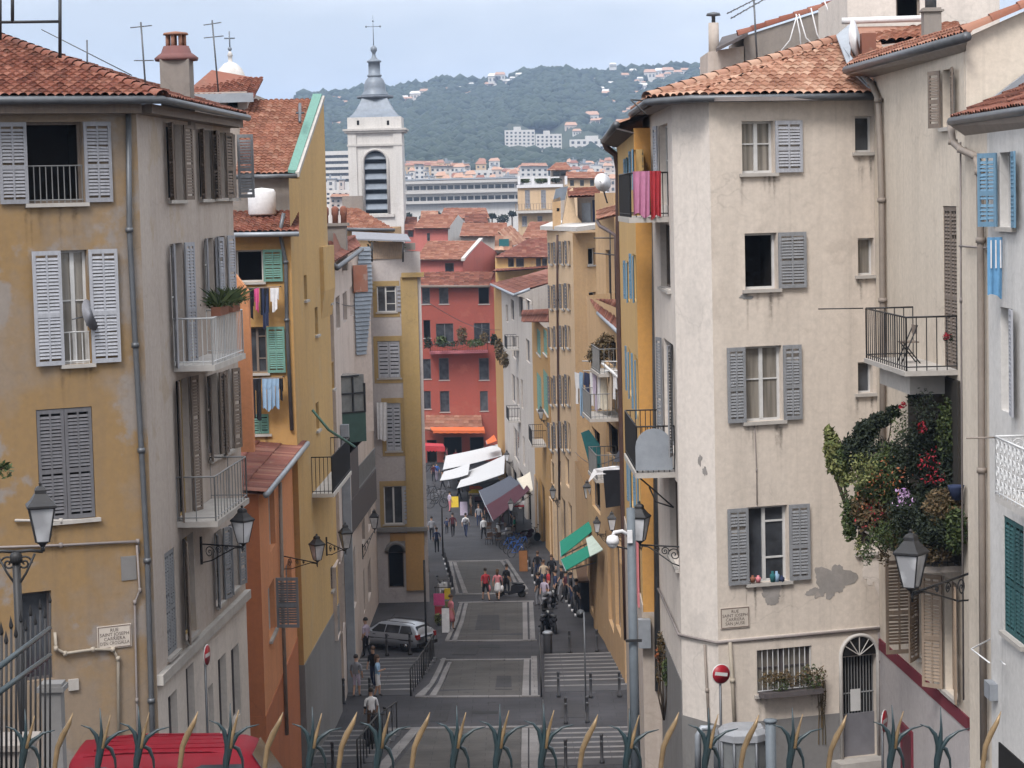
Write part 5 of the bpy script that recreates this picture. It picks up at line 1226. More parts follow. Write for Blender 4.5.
# ---- R4: yellow house beyond the cream one
v1 = P2(655.5, 400, 47.2); v0 = P2(639, 400, 47.2); v2 = P2(622, 400, 61)
R4 = Bld('amber_house', 'tall amber yellow house squeezed behind the cream house with slim blue shutters', 'house', (v0.x, v0.y, gz(v0.y)))
zt4 = z_at(640, 128, 47.2)
ff = R4.fac(v0, v1 + Vector((1, 0)), -3, zt4, YELR); fl = R4.fac(v2, v0, -3, zt4, YEL)  # amber front has the narrow gap's shade in its colour; street face lighter
for b in ((627.5, 158, 630, 195), (633, 150, 636, 190), (627.3, 262, 629.5, 300), (633.5, 255, 636, 300), (628.5, 350, 631, 393), (635, 358, 638, 412), (630.5, 460, 633, 505), (637.5, 468, 640.5, 512)): win(fl, *b, 'n', 'lr', M['sh_blue'], M['sh_blue'], sw=.28, la=3.06, ra=3.06, sill=False)
R4.done(); R4.rest([v2, v2 + Vector((7, 0)), v1 + Vector((3, 3))], -3, zt4, YELR)
eA, eB = fl.pt(-.3, zt4 + .1, .45), fl.pt(fl.L, zt4 + .1, .45)
roof('roof', [eA, eB, eB + Vector((4, .2, 1.3)), eA + Vector((4, .2, 1.3))], T2, R4.r, .24, .4, 5)
gutter([eA, eB], M['zinc'], R4.r, .1)
mb = MB(); mb.prism([eA - Vector((0, 0, .08)), eB - Vector((0, 0, .08)), fl.pt(fl.L, zt4 - .1), fl.pt(0, zt4 - .1)], Vector((0, 0, -.04))); mb.build('soffit', M['sh_dark'], R4.r)
pp = [P(603, 138, 60.5), P(607, 148, 60.5), P(616, 155, 60.5), P(618.5, 170, 60.5), P(619, 300, 60.5), P(624, 520, 60.5), P(627, 640, 60.5)]
mb = MB(); mb.tube(pp, .11, 8); mb.build('drainpipe', M['copper_pipe'], R4.r)
mb = MB(); q = ff.pt(ff.L - .9, 0, 0); mb.tube([ff.pt(ff.hit(655, 140)[0], ff.hit(655, 140)[1], .1), ff.pt(ff.hit(655, 300)[0], ff.hit(655, 300)[1], .1), ff.pt(ff.hit(658, 690)[0], ff.hit(658, 690)[1], .1)], .09, 8); mb.build('drainpipe', M['zinc'], R4.r)
mb = MB(); zq = ff.hit(648, 612)[1]; ff.box(mb, 0, ff.L, -4, zq, 0, .03); fl.box(mb, 0, fl.L + .03, -4, zq + .2, 0, .03); mb.build('worn_base', OCHG, R4.r)
mb = MB(); a, b, c, d = ff.rect(638, 618, 650, 646); ff.box(mb, a, b, c, d, .03, .32); mb.build('meter_box', M['zinc_pale'], R4.r)
mb = MB(); fl.box(mb, fl.L - 3.2, fl.L - 1.8, zq - .2, zq + 1.9, 0.03, .08); mb.build('painted_panel', M['c_pink'], R4.r)
o = plant('creeper', 'straggly brown green creeper at the foot of the amber house', 'climbing plant', P(664, 720, 45.5), [(661, 650, 45.5, 5, 22, 420, .09, 'leaf_brown'), (666, 672, 45.2, 5, 16, 260, .09, 'leaf'), (659, 672, 45.5, 4, 16, 160, .09, 'leaf_brown'), (657, 655, 45.4, 3, 10, 30, .08, 'flower_orange')])
# iron lean-to at the foot
mb = MB(); mb.obox(P(672, 690, 45), (.28, 0, 0), (0, .3, 0), (0, 0, -3)); mb.obox(P(678, 700, 44.6), (.1, 0, 0), (0, .1, 0), (0, 0, -3)); mb.build('post', M['rust_pipe'], R4.r)
# ---- RE: narrow ochre house with stacked balconies, set back
w0 = P2(589, 400, 84); w1 = P2(626, 400, 72)
RE = Bld('balcony_house', 'narrow brownish house with stacked washing balconies behind the copper drainpipe', 'house', (w0.x, w0.y, gz(w0.y)))
ztE = z_at(604, 300, 80)
fe = RE.fac(w0, w1, -6, ztE, PCHD)
for b in ((592, 345, 600, 372), (606, 340, 616, 366), (592, 430, 600, 462), (606, 425, 618, 458), (592, 480, 600, 510)): win(fe, *b, 'd', '', None, M['sh_dark'], sill=False)
RE.done(); RE.rest([w1, w1 + Vector((6, 3)), w0 + Vector((6, 8)), w0], -6, ztE, PCHD)
roof('roof', [P(597, 310, 80), P(625, 336, 71), P(626, 300, 74), P(600, 303, 83)], T1, RE.r, .3, .5, 4)
mb = MB(); mb.tube([P(598, 313, 79.5), P(624, 338, 70.5)], .09, 7); mb.build('gutter', M['zinc_pale'], RE.r)
for k, (y, dep, x0_) in enumerate(((366, 1.0, 588), (408, 1.4, 592), (465, 1.2, 592))):
    ub, zb_ = fe.hit(x0_, y); balcony(fe, fe.L - 4.2, fe.L - .8, fe.hit(612, y)[1], dep, 1.0, M['stone'], M['grey_iron'], gap=.16)
mb = MB(); a = P(581, 433, 76); mb.prism([P(581, 433, 77), P(589, 430, 77), P(600, 445, 77), P(603, 482, 77), P(592, 475, 77)], Vector((0, .12, 0))); o = mb.build('teal_cloth', M['c_teal'], None, a); props(o, 'dark teal tarpaulin strung below the washing balcony', 'tarpaulin')
mb = MB(); v = [P(603, 471, 71), P(625, 470, 68), P(625, 505, 68), P(606, 508, 71)]; mb.prism(v, Vector((0, .25, 0))); o = mb.build('dark_tarpaulin', M['c_black'], None, v[0]); props(o, 'nearly black tarpaulin hanging beside the copper drainpipe', 'tarpaulin')
mb = MB(); v = [P(589, 482, 72), P(594, 471, 72), P(613, 468, 71), P(624, 468, 69), P(624, 472, 68.6), P(606, 474, 70.6), P(596, 475, 71.8)]; mb.prism(v, Vector((0, .2, .06))); o = mb.build('white_sheet', M['c_white'], None, v[0]); props(o, 'white sheet slung along the rail above the black tarpaulin', 'sheet')
mb = MB(); v = [P(614, 462, 70), P(624, 440, 69), P(625, 462, 68)]; mb.prism(v, Vector((0, .3, 0))); o = mb.build('grey_cloth', M['c_slate'], None, v[0]); props(o, 'pale grey triangular cloth beside the copper drainpipe', 'tarpaulin')
plant('balcony_bush', 'big brown leafed bush filling the top washing balcony', 'shrub', P(603, 365, 75), [(602, 350, 75, 15, 12, 1000, .14, 'leaf_brown'), (596, 356, 75, 12, 8, 500, .14, 'leaf_brown'), (606, 340, 75, 10, 8, 400, .13, 'leaf_brown')])
# drying rack with its clothes
ra0, ra1 = P(574, 371, 78), P(622, 371, 71)
fr = Fac(Vector((ra0.x, ra0.y)), Vector((ra1.x, ra1.y))); o = thing('drying_rack', 'white drying rack leaning out from the washing balcony', 'drying rack', ra0)
mb = MB()
for dz_ in (0, .35): mb.tube([ra0 + Vector((.4, 1.0 * (dz_ > 0), dz_ * 1.0)), ra1 + Vector((0, dz_, dz_))], .025, 5)
mb.build('rail', M['white_iron'], o)
mb = MB(); mb.obox(P(601, 364, 73), P(624, 384, 71) - P(601, 364, 73), (.1, 0, .0), (0, 0, .06)); mb.build('arm', M['white_iron'], o)
for i, (x, wpx, h, kind, col, lab) in enumerate(((575, 5, 1.3, 'shirt', 'white', 'white shirt hanging first from the left on the drying rack'), (580, 4, 1.9, 'trousers', 'skyblue', 'pale blue trousers on the drying rack beside the first white shirt'), (584.5, 6, .9, 'shirt', 'navy', 'short navy top on the drying rack'), (590, 3, 1.4, 'towel', 'white', 'narrow white towel on the drying rack between navy top and white shirt'),
        (593.5, 4, 1.6, 'shirt', 'lilac', 'long lilac white shirt on the drying rack'), (598, 3, 1.5, 'towel', 'white', 'white towel in the middle of the drying rack'), (601, 6, 1.5, 'sheet', 'cream', 'cream sheet on the drying rack, widest piece'), (608, 4, 1.5, 'towel', 'beige', 'beige towel on the drying rack beside the cream sheet'), (613, 4, 1.1, 'shirt', 'white', 'white top near the right end of the drying rack'), (617.5, 4, 1.5, 'towel', 'grey', 'grey towel last on the drying rack'))):
    u_, z_ = fr.hit(x, 372); garment(fr, u_, z_, abs(fr.hit(x + wpx, 372)[0] - u_) * .92, h, .0, M['c_' + col], lab, kind, 'washing on the drying rack')
# ---- RD: slim orange building with low roof
x0, x1 = P2(596, 260, 92), P2(615, 260, 88)
RD = Bld('slim_house', 'slim orange house with a low tiled roof and dangling pipes near the round dish', 'house', (x0.x, x0.y, gz(x0.y)))
fx = RD.fac(x0, x1, -6, z_at(600, 193, 90), PCHD); win(fx, 606, 250, 611, 300, 'd', '', None, M['sh_dark'], sill=False); RD.done(); RD.rest([x1, x1 + Vector((5, 3)), x0 + Vector((4, 7)), x0], -6, fx.z1, PCHD)
roof('roof', [P(597, 220, 87), P(626, 213, 80), P(626, 203, 84), P(599, 214, 91)], T3, RD.r, .3, .45, 4)
mb = MB(); mb.tube([P(597, 221, 87), P(600, 226, 86), P(609, 231, 84), P(616, 236, 82), P(617, 300, 82)], .09, 7); mb.build('drainpipe', M['copper_pipe'], RD.r)
mb = MB(); mb.tube([P(594, 238, 84), P(614, 238, 82)], .03, 5); mb.tube([P(594, 253, 84), P(614, 255, 82)], .03, 5); mb.tube([P(610, 232, 83), P(611, 300, 83)], .03, 5); mb.build('pipe_rack', M['iron'], RD.r)
p = P(601.5, 183, 80); o = thing('satellite_dish', 'large round white satellite dish beside the copper drainpipe', 'satellite dish', p)
mb = MB(); mb.lathe([(0, 0), (.3, .04), (.42, .12)], (0, 0, 0), 22); mm = Matrix.Rotation(R(25), 3, 'Z') @ Matrix.Rotation(R(78), 3, 'X'); mb.v = [p + mm @ v for v in mb.v]; mb.build('dish', M['c_white'], o)
mb = MB(); mb.tube([p + Vector((0, .1, 0)), p + Vector((.25, .2, -.9))], .04, 6); mb.tube([p, p + Vector((-.1, -.4, .1))], .015, 5); mb.build('arm', M['zinc'], o)
# ---- RC: peach corner building
y0_ = P2(548.5, 300, 114); y1_ = P2(574, 300, 100); y2_ = P2(600, 300, 101)
ztC = z_at(562, 231, 107)
RC = Bld('peach_house', 'tall peach corner house with slim shutters and a stepped attic', 'house', (y1_.x, y1_.y, gz(y1_.y)))
fc1 = RC.fac(y0_, y1_, -8, ztC, PCH); fc2 = RC.fac(y1_, y2_, -8, ztC, PCHD)
for y_a, y_b in ((243, 264), (286, 309), (328, 348), (378, 405), (425, 450)):
    for x in (550.5, 556, 562, 567.5): win(fc1, x, y_a + (x - 550) * -.12, x + 2.6, y_b, 'n', 'lr', M['sh_slate'], M['sh_slate'], sw=.42, la=3.0, ra=3.0)
for b in ((588, 248, 595, 265), (589, 292, 596, 312)): win(fc2, *b, 'd', '', None, M['white_wood'])
for b in ((549.5, 500, 552.5, 556), (555, 498, 558.5, 566), (562, 500, 566, 574), (569, 505, 572.5, 582), (551, 462, 554, 484), (558, 460, 561, 484), (565.5, 458, 569, 486)): win(fc1, *b, 'd' if b[1] > 490 else 'n', '', None, M['sh_brown'], sill=False)
RC.done(); RC.rest([y2_, y2_ + Vector((4, 8)), y0_ + Vector((4, 6)), y0_], -8, ztC, PCH)
mb = MB(); mb.prism([P(540, 230, 114.5), P(577, 231.5, 98.8), P(603, 228, 100), P(603, 226, 106), P(556, 224, 116)], Vector((0, 0, .25))); mb.build('cornice', M['pale_stone'], RC.r)
fat = Fac(P2(552, 210, 108), P2(602, 210, 106)); fat.b = RC
mb = MB(); mb.prism([fat.at(*q) for q in ((568, 191), (573, 188), (576, 215), (588, 230), (560, 232), (562, 225))], Vector((0, 1.2, 0))); mb.build('curved_wall', PCH, RC.r)
mb = MB(); mb.prism([fat.at(*q) for q in ((552.5, 200), (560.5, 197), (561, 228), (553, 229))], Vector((0, 1.0, 0))); ch = mb.build('chimney', PCHD, RC.r)
mb = MB(); a, b, c, d = fat.rect(557, 208, 559.5, 211); fat.box(mb, a, b, c, d, .003, .03); mb.build('flue_opening', M['dark_room'], ch)
mb = MB(); mb.prism([fat.at(*q) for q in ((553, 202), (556, 189), (568, 186), (565, 200))], Vector((0, .8, 0))); mb.build('slate_top', M['lead'], RC.r)
mb = MB(); fat.box(mb, fat.hit(572, 210)[0], fat.hit(599, 210)[0], fat.hit(585, 230)[1], fat.hit(585, 197)[1], -2.5, -.5); at_ = mb.build('attic', OCHG, RC.r)
mb = MB(); a, b, c, d = fat.rect(577, 203, 586, 227); fat.box(mb, a, b, c, d, -.49, -.44); mb.build('attic_door', M['zinc_pale'], at_)
mb = MB(); a, b, c, d = fat.rect(588, 200, 598, 227); fat.box(mb, a, b, c, d, -.49, -.42); mb.build('dark_curtain', M['c_navy'], at_)
roof('attic_roof', [P(568, 197, 104.5), P(600, 196, 103), P(600, 187, 108), P(567, 187, 109)], T1, RC.r, .3, .45, 4)
pipe_on(fc1, [(559, 235), (559, 300), (560, 400), (561, 500)], .07, M['copper_pipe'], RC.r, .1)
# ---- RB2: ochre house with green shutters, RA: greyish white house, each with red roofs
g0 = P2(533, 380, 132); g1 = P2(549.5, 380, 115)
RG = Bld('green_shutter_house', 'narrow ochre house with big green shutters beside the peach house', 'house', (g1.x, g1.y, gz(g1.y)))
fg = RG.fac(g0, g1, -9, z_at(541, 322, 124), YELD)
for x in (537, 543.5): win(fg, x, 372 if x > 540 else 375, x + 4.5, 412, 'c', '', M['sh_green'], M['sh_green']); win(fg, x, 330, x + 3.5, 354, 'c', '', M['sh_green'])
for b in ((535, 480, 538.5, 536), (541, 485, 545, 546)): win(fg, *b, 'd', '', None, M['sh_brown'], sill=False)
RG.done(); RG.rest([g1, g1 + Vector((6, 2)), g0 + Vector((6, 6)), g0], -9, fg.z1, YELD)
roof('roof', [P(522, 322, 128), P(549, 322, 114), P(549, 309, 117), P(526, 312, 131)], T1, RG.r, .35, .5, 4)
uB, zB = fg.hit(542, 437); balcony(fg, fg.L * .55, fg.L * .75, zB, 1.0, 1.0, M['stone'], M['iron'])
h0 = P2(496, 380, 170); h1 = P2(503.5, 380, 162); h2 = P2(534, 380, 132)
RA = Bld('grey_white_house', 'long greyish white house with a red roof along the right of the street', 'house', (h1.x, h1.y, gz(h1.y)))
fA0 = RA.fac(h0, h1, -9, z_at(500, 284, 168), YELD); fA = RA.fac(h1, h2, -9, z_at(510, 293, 150), WHG)
for b in ((506, 305, 508, 322), (511, 300, 514, 320), (519, 298, 523, 318), (512, 337, 516, 358), (512, 375, 515, 402), (517, 378, 519, 405), (521, 380, 523, 408), (514, 430, 519, 460), (523, 437, 525, 465), (526, 300, 530, 320), (526, 340, 530, 362)): win(fA, *b, 'n', '', None, M['sh_slate'], sill=False)
for b in ((505, 474, 509, 503), (512, 470, 517, 515), (519, 472, 524, 522), (526, 478, 531, 530)): win(fA, *b, 'd', '', None, M['sh_brown'], sill=False)
RA.done(); RA.rest([h2, h2 + Vector((6, 4)), h0 + Vector((8, 6)), h0], -9, fA.z1 - .3, WHG)
roof('roof', [P(491, 284, 168), P(514, 294, 140), P(549, 283, 140), P(548, 268, 160), ], T1, RA.r, .4, .6, 4)
mb = MB(); mb.tube([P(491, 284.5, 168), P(514, 295, 140)], .12, 7); mb.tube([P(514, 295, 140), P(530, 289, 140)], .12, 7); mb.build('gutter', M['zinc_pale'], RA.r)
for y in (350, 420): 
    uB, zB = fA.hit(520, y); balcony(fA, fA.L * .5, fA.L * .58, zB, 1.0, 1.0, M['stone'], M['iron'], gap=.2)
plant('balcony_creeper', 'grey brown creeper hanging off a balcony at the far right of the street', 'climbing plant', P(500, 365, 160), [(499, 350, 160, 5, 14, 420, .3, 'leaf_brown'), (505, 360, 155, 4, 10, 260, .3, 'leaf_brown'), (494, 340, 163, 4, 8, 200, .3, 'leaf_dark')])
# yellow-end and dark low house filling the gap at mid right under the peach house
k0_, k1_ = P2(576, 520, 99), P2(622, 520, 70)
RL = Bld('shop_row', 'low shaded shop front row under the washing balconies', 'shop', (k1_.x, k1_.y, gz(k1_.y)))
fk = RL.fac(k0_, k1_, -8, z_at(600, 515, 82), PCHD)
for x in (582, 590, 599, 608, 615): win(fk, x, 545, x + 5, 606 + (x - 582) * .7, 'd', '', None, M['sh_brown'], sill=False)
RL.done(); RL.rest([k1_, k1_ + Vector((3, 2)), k0_ + Vector((4, 4)), k0_], -8, fk.z1, PCHD)

# washing and wires over the street
fL5 = f6
garment(fL5, fL5.hit(377, 402)[0], fL5.hit(377, 402)[1], .55, 2.0, .35, M['c_white'], 'white sheet hanging left of the closed shutters of the grey house', 'sheet', None)
for i, (a, b, lab) in enumerate((((331, 300, 68), (375, 290, 95), 'thin wire from the yellow gable to the grey house'), ((622, 455, 62), (575, 452, 100), 'thin wire across the washing balconies'), ((424, 300, 95), (500, 330, 160), 'wire sagging before the red house'), ((345, 470, 75), (376, 478, 90), 'wire below the boxed balcony'))):
    A, B = P(*a), P(*b); mb = MB(); mb.tube([A.lerp(B, t / 8) - Vector((0, 0, .5 * math.sin(math.pi * t / 8))) for t in range(9)], .018, 4); o = mb.build('cable', M['iron'], None, A); props(o, lab, 'cable')
# ================================================================ FAR END
# ---- red house closing the street
a, b = P2(419, 380, 186), P2(496, 380, 186)
ztR = z_at(455, 285, 186)
RH = Bld('red_house', 'red house closing the street, with a planted balcony and terracotta canopy', 'house', (a.x, a.y, gz(a.y)))
fr_ = RH.fac(a, b, -10, ztR, RED)
for x0, y0, x1, y1, st in ((422, 288, 430, 304, 'n'), (439, 287, 448.5, 304, 'n'), (478.5, 287, 489, 304, 'd'), (423.5, 320, 430.5, 338, 'd'), (436, 323.5, 453.5, 342, 'g'), (474, 323, 490, 342, 'g'), (423, 359, 431, 379, 'n'), (439, 358, 449, 380, 'n'), (479, 358, 489, 380, 'n'), (423, 391, 431, 409, 'n'), (440, 391, 449.5, 412, 'n'), (480, 391, 488, 411, 'n')):
    win(fr_, x0, y0, x1, y1, st, '', None, M['sh_slate'] if st != 'd' else M['sh_dark'], dep=.15, cur=False)
for x0, y0, x1, y1 in ((427, 440, 437, 466), (444, 437, 462, 466), (470, 437, 484, 466)): win(fr_, x0, y0, x1, y1, 'd', '', None, M['sh_dark'], sill=False)
RH.done(); RH.rest([b, b + Vector((0, 12)), a + Vector((0, 12)), a], -10, ztR, RED)
roof('roof', [P(420, 286, 185.5), P(489, 286, 185.5), P(494, 272, 191), P(421, 276, 191)], T1, RH.r, .5, .8, 3)
mb = MB(); mb.tube([P(420, 286.5, 185.3), P(490, 286.5, 185.3)], .15, 6); mb.build('gutter', M['sh_brown'], RH.r)
uA, zA = fr_.hit(430, 351); uB = fr_.hit(488, 351)[0]
balcony(fr_, uA, uB, zA, 1.3, 1.0, M['c_pink'], M['iron'], gap=.25, th=.25)
plant('balcony_plants', 'row of green and straw coloured plants along the red house balcony', 'plants', P(455, 350, 184), [(441, 341, 184.3, 7, 6, 300, .3, 'leaf'), (462, 335, 184.3, 6, 10, 300, .3, 'leaf_brown'), (475, 343, 184.3, 12, 5, 300, .3, 'leaf'), (428, 343, 184.3, 5, 7, 200, .3, 'leaf_dark'), (484, 338, 184.3, 5, 8, 200, .3, 'leaf_brown'), (450, 344, 184.3, 20, 3, 250, .3, 'leaf_dark')])
mb = MB(); pA, pB = P(424, 430, 183.2), P(483, 430, 183.2); roof('canopy', [pA, pB, P(481, 415.5, 186), P(426, 415.5, 186)], T3, RH.r, .5, .8, 3)
# upper pink block
a, b = P2(415, 265, 197), P2(464, 265, 197)
PH = Bld('pink_house', 'pink upper house with a pale edged gable behind the red one', 'house', (a.x, a.y, gz(a.y)))
fp = PH.fac(a, b, -8, z_at(440, 260, 197), PINK); win(fp, 445, 263, 454, 276, 'n', '', None, M['sh_slate']); PH.done(); PH.rest([b, b + Vector((4, 12)), a + Vector((4, 12)), a], -8, fp.z1, PINK)
roof('roof', [P(415, 260, 196.5), P(464, 260, 196.5), P(482, 241, 208), P(428, 243, 208)], T3, PH.r, .5, .8, 3)
gA = Fac(P2(463, 260, 196.6), P2(497, 260, 204)); mb = MB(); mb.prism([gA.at(*q) for q in ((463, 262), (481, 241), (497, 252), (497, 290), (463, 290))], Vector((0, .5, 0))); mb.build('gable_wall', PINK, PH.r)
mb = MB(); mb.prism([P(461, 261, 196.4), P(464.5, 261, 196.4), P(483, 240.5, 208), P(479, 240.5, 208)], Vector((0, 0, .3))); mb.build('verge', M['pale_stone'], PH.r)
def simple_house(x0, x1, yE, yR, yB, d, dep, wall, tile, name, label, xr=None, wins=(), shift=0):
    a, b = P2(x0, yE, d), P2(x1, yE, d)
    H = Bld(name, label, 'house', (a.x, a.y, gz(a.y)))
    z1 = z_at((x0 + x1) / 2, yE, d); f = H.fac(a, b, z_at((x0 + x1) / 2, yB, d), z1, wall)
    for w_ in wins: win(f, *w_, 'n', '', None, M['sh_slate'], dep=.12, sill=False)
    H.done(); dd = dep * S
    H.rest([b, b + Vector((shift, dd * 2)), a + Vector((shift, dd * 2)), a], f.z0, z1 - .1, wall)
    xr = xr or (x0, x1)
    roof('roof', [P(x0 - .6, yE + .5, d - .5), P(x1 + .6, yE + .5, d - .5), P(xr[1], yR, d + dep), P(xr[0], yR, d + dep)], tile, H.r, max(.22, d * .0025), max(.4, d * .004), 3)
    return H, f
simple_house(414, 449, 228, 214.5, 262, 228, 9, PINK, T3, 'pink_house', 'pink house with a small white framed window and light tiled roof', (423, 458), ((427, 233, 430, 242),), 3)
HH = bpy.data.objects
gA = Fac(P2(448, 230, 227.6), P2(465, 230, 233)); mb = MB(); mb.prism([gA.at(*q) for q in ((448, 229), (458, 215), (465, 222), (465, 262), (448, 262))], Vector((0, .6, 0))); o = mb.build('gable_wall', M['limestone'], [h for h in HH if h.name.startswith('pink_house') and h.parent is None][-1])
simple_house(460, 507, 236, 223, 262, 216, 9, OCHG, T3, 'red_roof_house', 'house with a broad plain orange tiled roof left of the pale gable', (463, 507))
simple_house(405, 417, 230, 217, 262, 240, 8, PINK, T1, 'small_pink_house', 'small pink house at the foot of the church tower', None, ((408, 231, 413, 237),))
Hc, fc_ = simple_house(495, 512, 250, 236, 275, 204, 1, LMS, T2, 'pale_gable_house', 'pale gabled house with a teal awning window', None, ())
roof('roof', [P(497, 231.5, 205), P(512, 246, 205), P(527, 241, 212), P(506, 230, 212)], T2, Hc.r, .5, .8, 3)
mb = MB(); a_, b_, c_, d_ = fc_.rect(499, 239, 509, 247); fc_.box(mb, a_, b_, c_, d_, 0.02, .15); mb.build('awning_window', M['c_teal'], Hc.r)
simple_house(495, 549, 257, 238, 282, 186, 9, YEL, T4, 'broad_roof_house', 'yellow house with grey shutters under a broad dark red roof', (530, 552), ((508, 258, 514, 267), (516, 258, 524, 267), (536, 258, 541, 267), (542, 258, 547, 267)))
roof('awning_roof', [P(491, 272, 182), P(550, 268, 182), P(549, 266, 186), P(496, 268, 186)], T4, [h for h in HH if h.name.startswith('broad_roof_house')][0], .4, .6, 3)
simple_house(440, 489, 218, 208, 226, 300, 9, OCHG, T3, 'far_red_roofs', 'distant low house with an orange roof below the long white building', (444, 486))
simple_house(522, 549, 238, 222, 250, 222, 9, RED, T3, 'orange_roof_house', 'house with a bright orange roof and a roof light below the peach villa', (530, 549))
simple_house(421, 438, 219, 211, 232, 262, 7, PCH, T2, 'tan_roof_house', 'small tan roofed house above the pink house', None)
simple_house(465, 487, 222, 214, 226, 255, 7, PINK, T1, 'little_red_house', 'little red roofed house above the plain orange roof', None)
# peach villa with white balustrade
a, b = P2(518, 200, 262), P2(560, 200, 262)
PV = Bld('peach_villa', 'peach villa with tall grey shutters and a white balustraded roof terrace', 'villa', (a.x, a.y, gz(a.y)))
fv = PV.fac(a, b, -8, z_at(540, 187, 262), PCH)
for x in (525, 541): win(fv, x, 190, x + 5, 208, 'c', '', M['sh_pale'], M['white_wood'])
for x in (522, 537.5): win(fv, x, 216, x + 5, 226, 'c', '', M['sh_pale'], M['white_wood'])
PV.done(); PV.rest([b, b + Vector((0, 12)), a + Vector((0, 12)), a], -8, fv.z1, PCH)
mb = MB(); a_, b_, c_, d_ = fv.rect(516, 210.5, 554, 213); fv.box(mb, a_, b_, c_, d_, 0, 1.2); bl = mb.build('balcony', M['pale_stone'], PV.r)
rail_mb([fv.pt(a_, d_, 1.1), fv.pt(b_, d_, 1.1)], 1.0, .4, .04).build('railing', M['sh_tan'], bl)
mb = MB(); a_, b_, c_, d_ = fv.rect(516.5, 184.5, 563, 187.5); fv.box(mb, a_, b_, c_, d_, -.3, .35); co = mb.build('cornice', M['c_white'], PV.r)
mb = MB()
for x in (519, 533, 549, 566): a_, b_, c_, d_ = fv.rect(x - 1.3, 176, x + 1.3, 184.5); fv.box(mb, a_, b_, c_, d_, -.4, .1)
fv.box(mb, 0, fv.L, d_ - .25, d_ - .05, -.3, 0); mb.build('balustrade', M['c_white'], PV.r)
plant('terrace_hedge', 'clipped green hedge behind the white balustrade of the peach villa', 'hedge', P(540, 184, 263), [(525, 180.5, 264, 6, 3, 200, .4, 'leaf'), (541, 180.5, 264, 8, 3, 250, .4, 'leaf'), (556, 180, 264, 6, 3, 200, .4, 'leaf_dark')])
a, b = P2(551, 170, 300), P2(569, 170, 300)
PVn = Bld('roof_pavilion', 'small brown pavilion with an orange pyramid roof above the peach villa', 'pavilion', (a.x, a.y, gz(a.y)))
fpv = PVn.fac(a, b, -8, z_at(560, 170, 300), OCHG); win(fpv, 553, 171, 567, 176, 'g', '', None, M['sh_brown'], sill=False); PVn.done(); PVn.rest([b, b + Vector((0, 7)), a + Vector((0, 7)), a], -8, fpv.z1, OCHG)
roof('roof', [P(546.5, 170.5, 298), P(573, 170, 298), P(566, 162.5, 303), P(556, 162.5, 303)], T3, PVn.r, .7, 1.0, 3)
simple_house(566, 604, 178, 172, 230, 285, 6, PCH, T3, 'peach_block', 'pale peach block with a flat red roof behind the dish', None, ((570, 180, 574, 186), (580, 180, 584, 186), (590, 180, 594, 186)))
# ---- church bell tower
d = 243
q = Fac(P2(349.5, 200, d), P2(403.5, 200, d))
o = thing('bell_tower', 'pale stone church bell tower with louvred arch, lead roof and cross', 'bell tower', q.pt(q.L / 2, gz(d * S)))
c = q.pt(q.L / 2, 0, -q.L / 2)
def ring(mb, hw, z0, z1, ch=.12): mb.lathe([(hw * 1.4142, z0), (hw * 1.4142, z1)], (c.x, c.y, 0), 4, False, rot=math.pi / 4 + math.atan2(q.u.y, q.u.x))
Zt = lambda y: z_at(376, y, d)
hw = q.L / 2
def flat_tower(mb, ring_w, z0, z1): mb.obox(q.pt(q.L / 2 - ring_w, z0, ring_w - hw), q.U * 2 * ring_w, q.N * -2 * ring_w, (0, 0, z1 - z0))
# shaft front with its arched opening, sides and back plain
ow = (q.hit(386, 190)[0] - q.hit(364, 190)[0]) / 2; um = q.hit(376, 190)[0]; zs0, zs1 = Zt(213.5), Zt(162)
mb = MB(); zt_, z0_ = Zt(131), -8
pts = [(um + ow * math.cos(t * math.pi / 14), zs1 + ow * math.sin(t * math.pi / 14)) for t in range(15)]
mb.face([q.pt(0, z0_), q.pt(um - ow, z0_), q.pt(um - ow, zt_), q.pt(0, zt_)]); mb.face([q.pt(um + ow, z0_), q.pt(q.L, z0_), q.pt(q.L, zt_), q.pt(um + ow, zt_)]); mb.face([q.pt(um - ow, z0_), q.pt(um + ow, z0_), q.pt(um + ow, zs0), q.pt(um - ow, zs0)])
for (a, z_), (b, z2_) in zip(pts, pts[1:]):
    mb.face([q.pt(b, z2_), q.pt(a, z_), q.pt(a, zt_), q.pt(b, zt_)]); mb.face([q.pt(b, z2_), q.pt(a, z_), q.pt(a, z_, -.9), q.pt(b, z2_, -.9)])
for u_ in (um - ow, um + ow): mb.face([q.pt(u_, zs0), q.pt(u_, zs1), q.pt(u_, zs1, -.9), q.pt(u_, zs0, -.9)])
mb.face([q.pt(um - ow, zs0), q.pt(um + ow, zs0), q.pt(um + ow, zs0, -.9), q.pt(um - ow, zs0, -.9)])
for A_, B_ in (((0, 0), (0, -2 * hw)), ((q.L, 0), (q.L, -2 * hw)), ((0, -2 * hw), (q.L, -2 * hw))): mb.face([q.pt(A_[0], z0_, A_[1]), q.pt(B_[0], z0_, B_[1]), q.pt(B_[0], zt_, B_[1]), q.pt(A_[0], zt_, A_[1])])
mb.build('shaft', LMS, o)
mb = MB()
for u_ in (.0, q.L - 1.15): q.box(mb, u_, u_ + 1.15, z0_, zt_ - .01, .0, .22)
mb.build('pilaster', LMS, o)
mb = MB(); q.box(mb, um - ow - .9, um + ow + .9, zs0 - .5, zs0 - .1, 0, .35); k_ = [q.pt(um + (ow + .2) * math.cos(t * math.pi / 14), zs1 + (ow + .2) * math.sin(t * math.pi / 14), .05) for t in range(15)]; mb.tube([q.pt(um + ow + .2, zs0, .05)] + k_ + [q.pt(um - ow - .2, zs0, .05)], .2, 6); mb.build('arch_moulding', M['pale_stone'], o)
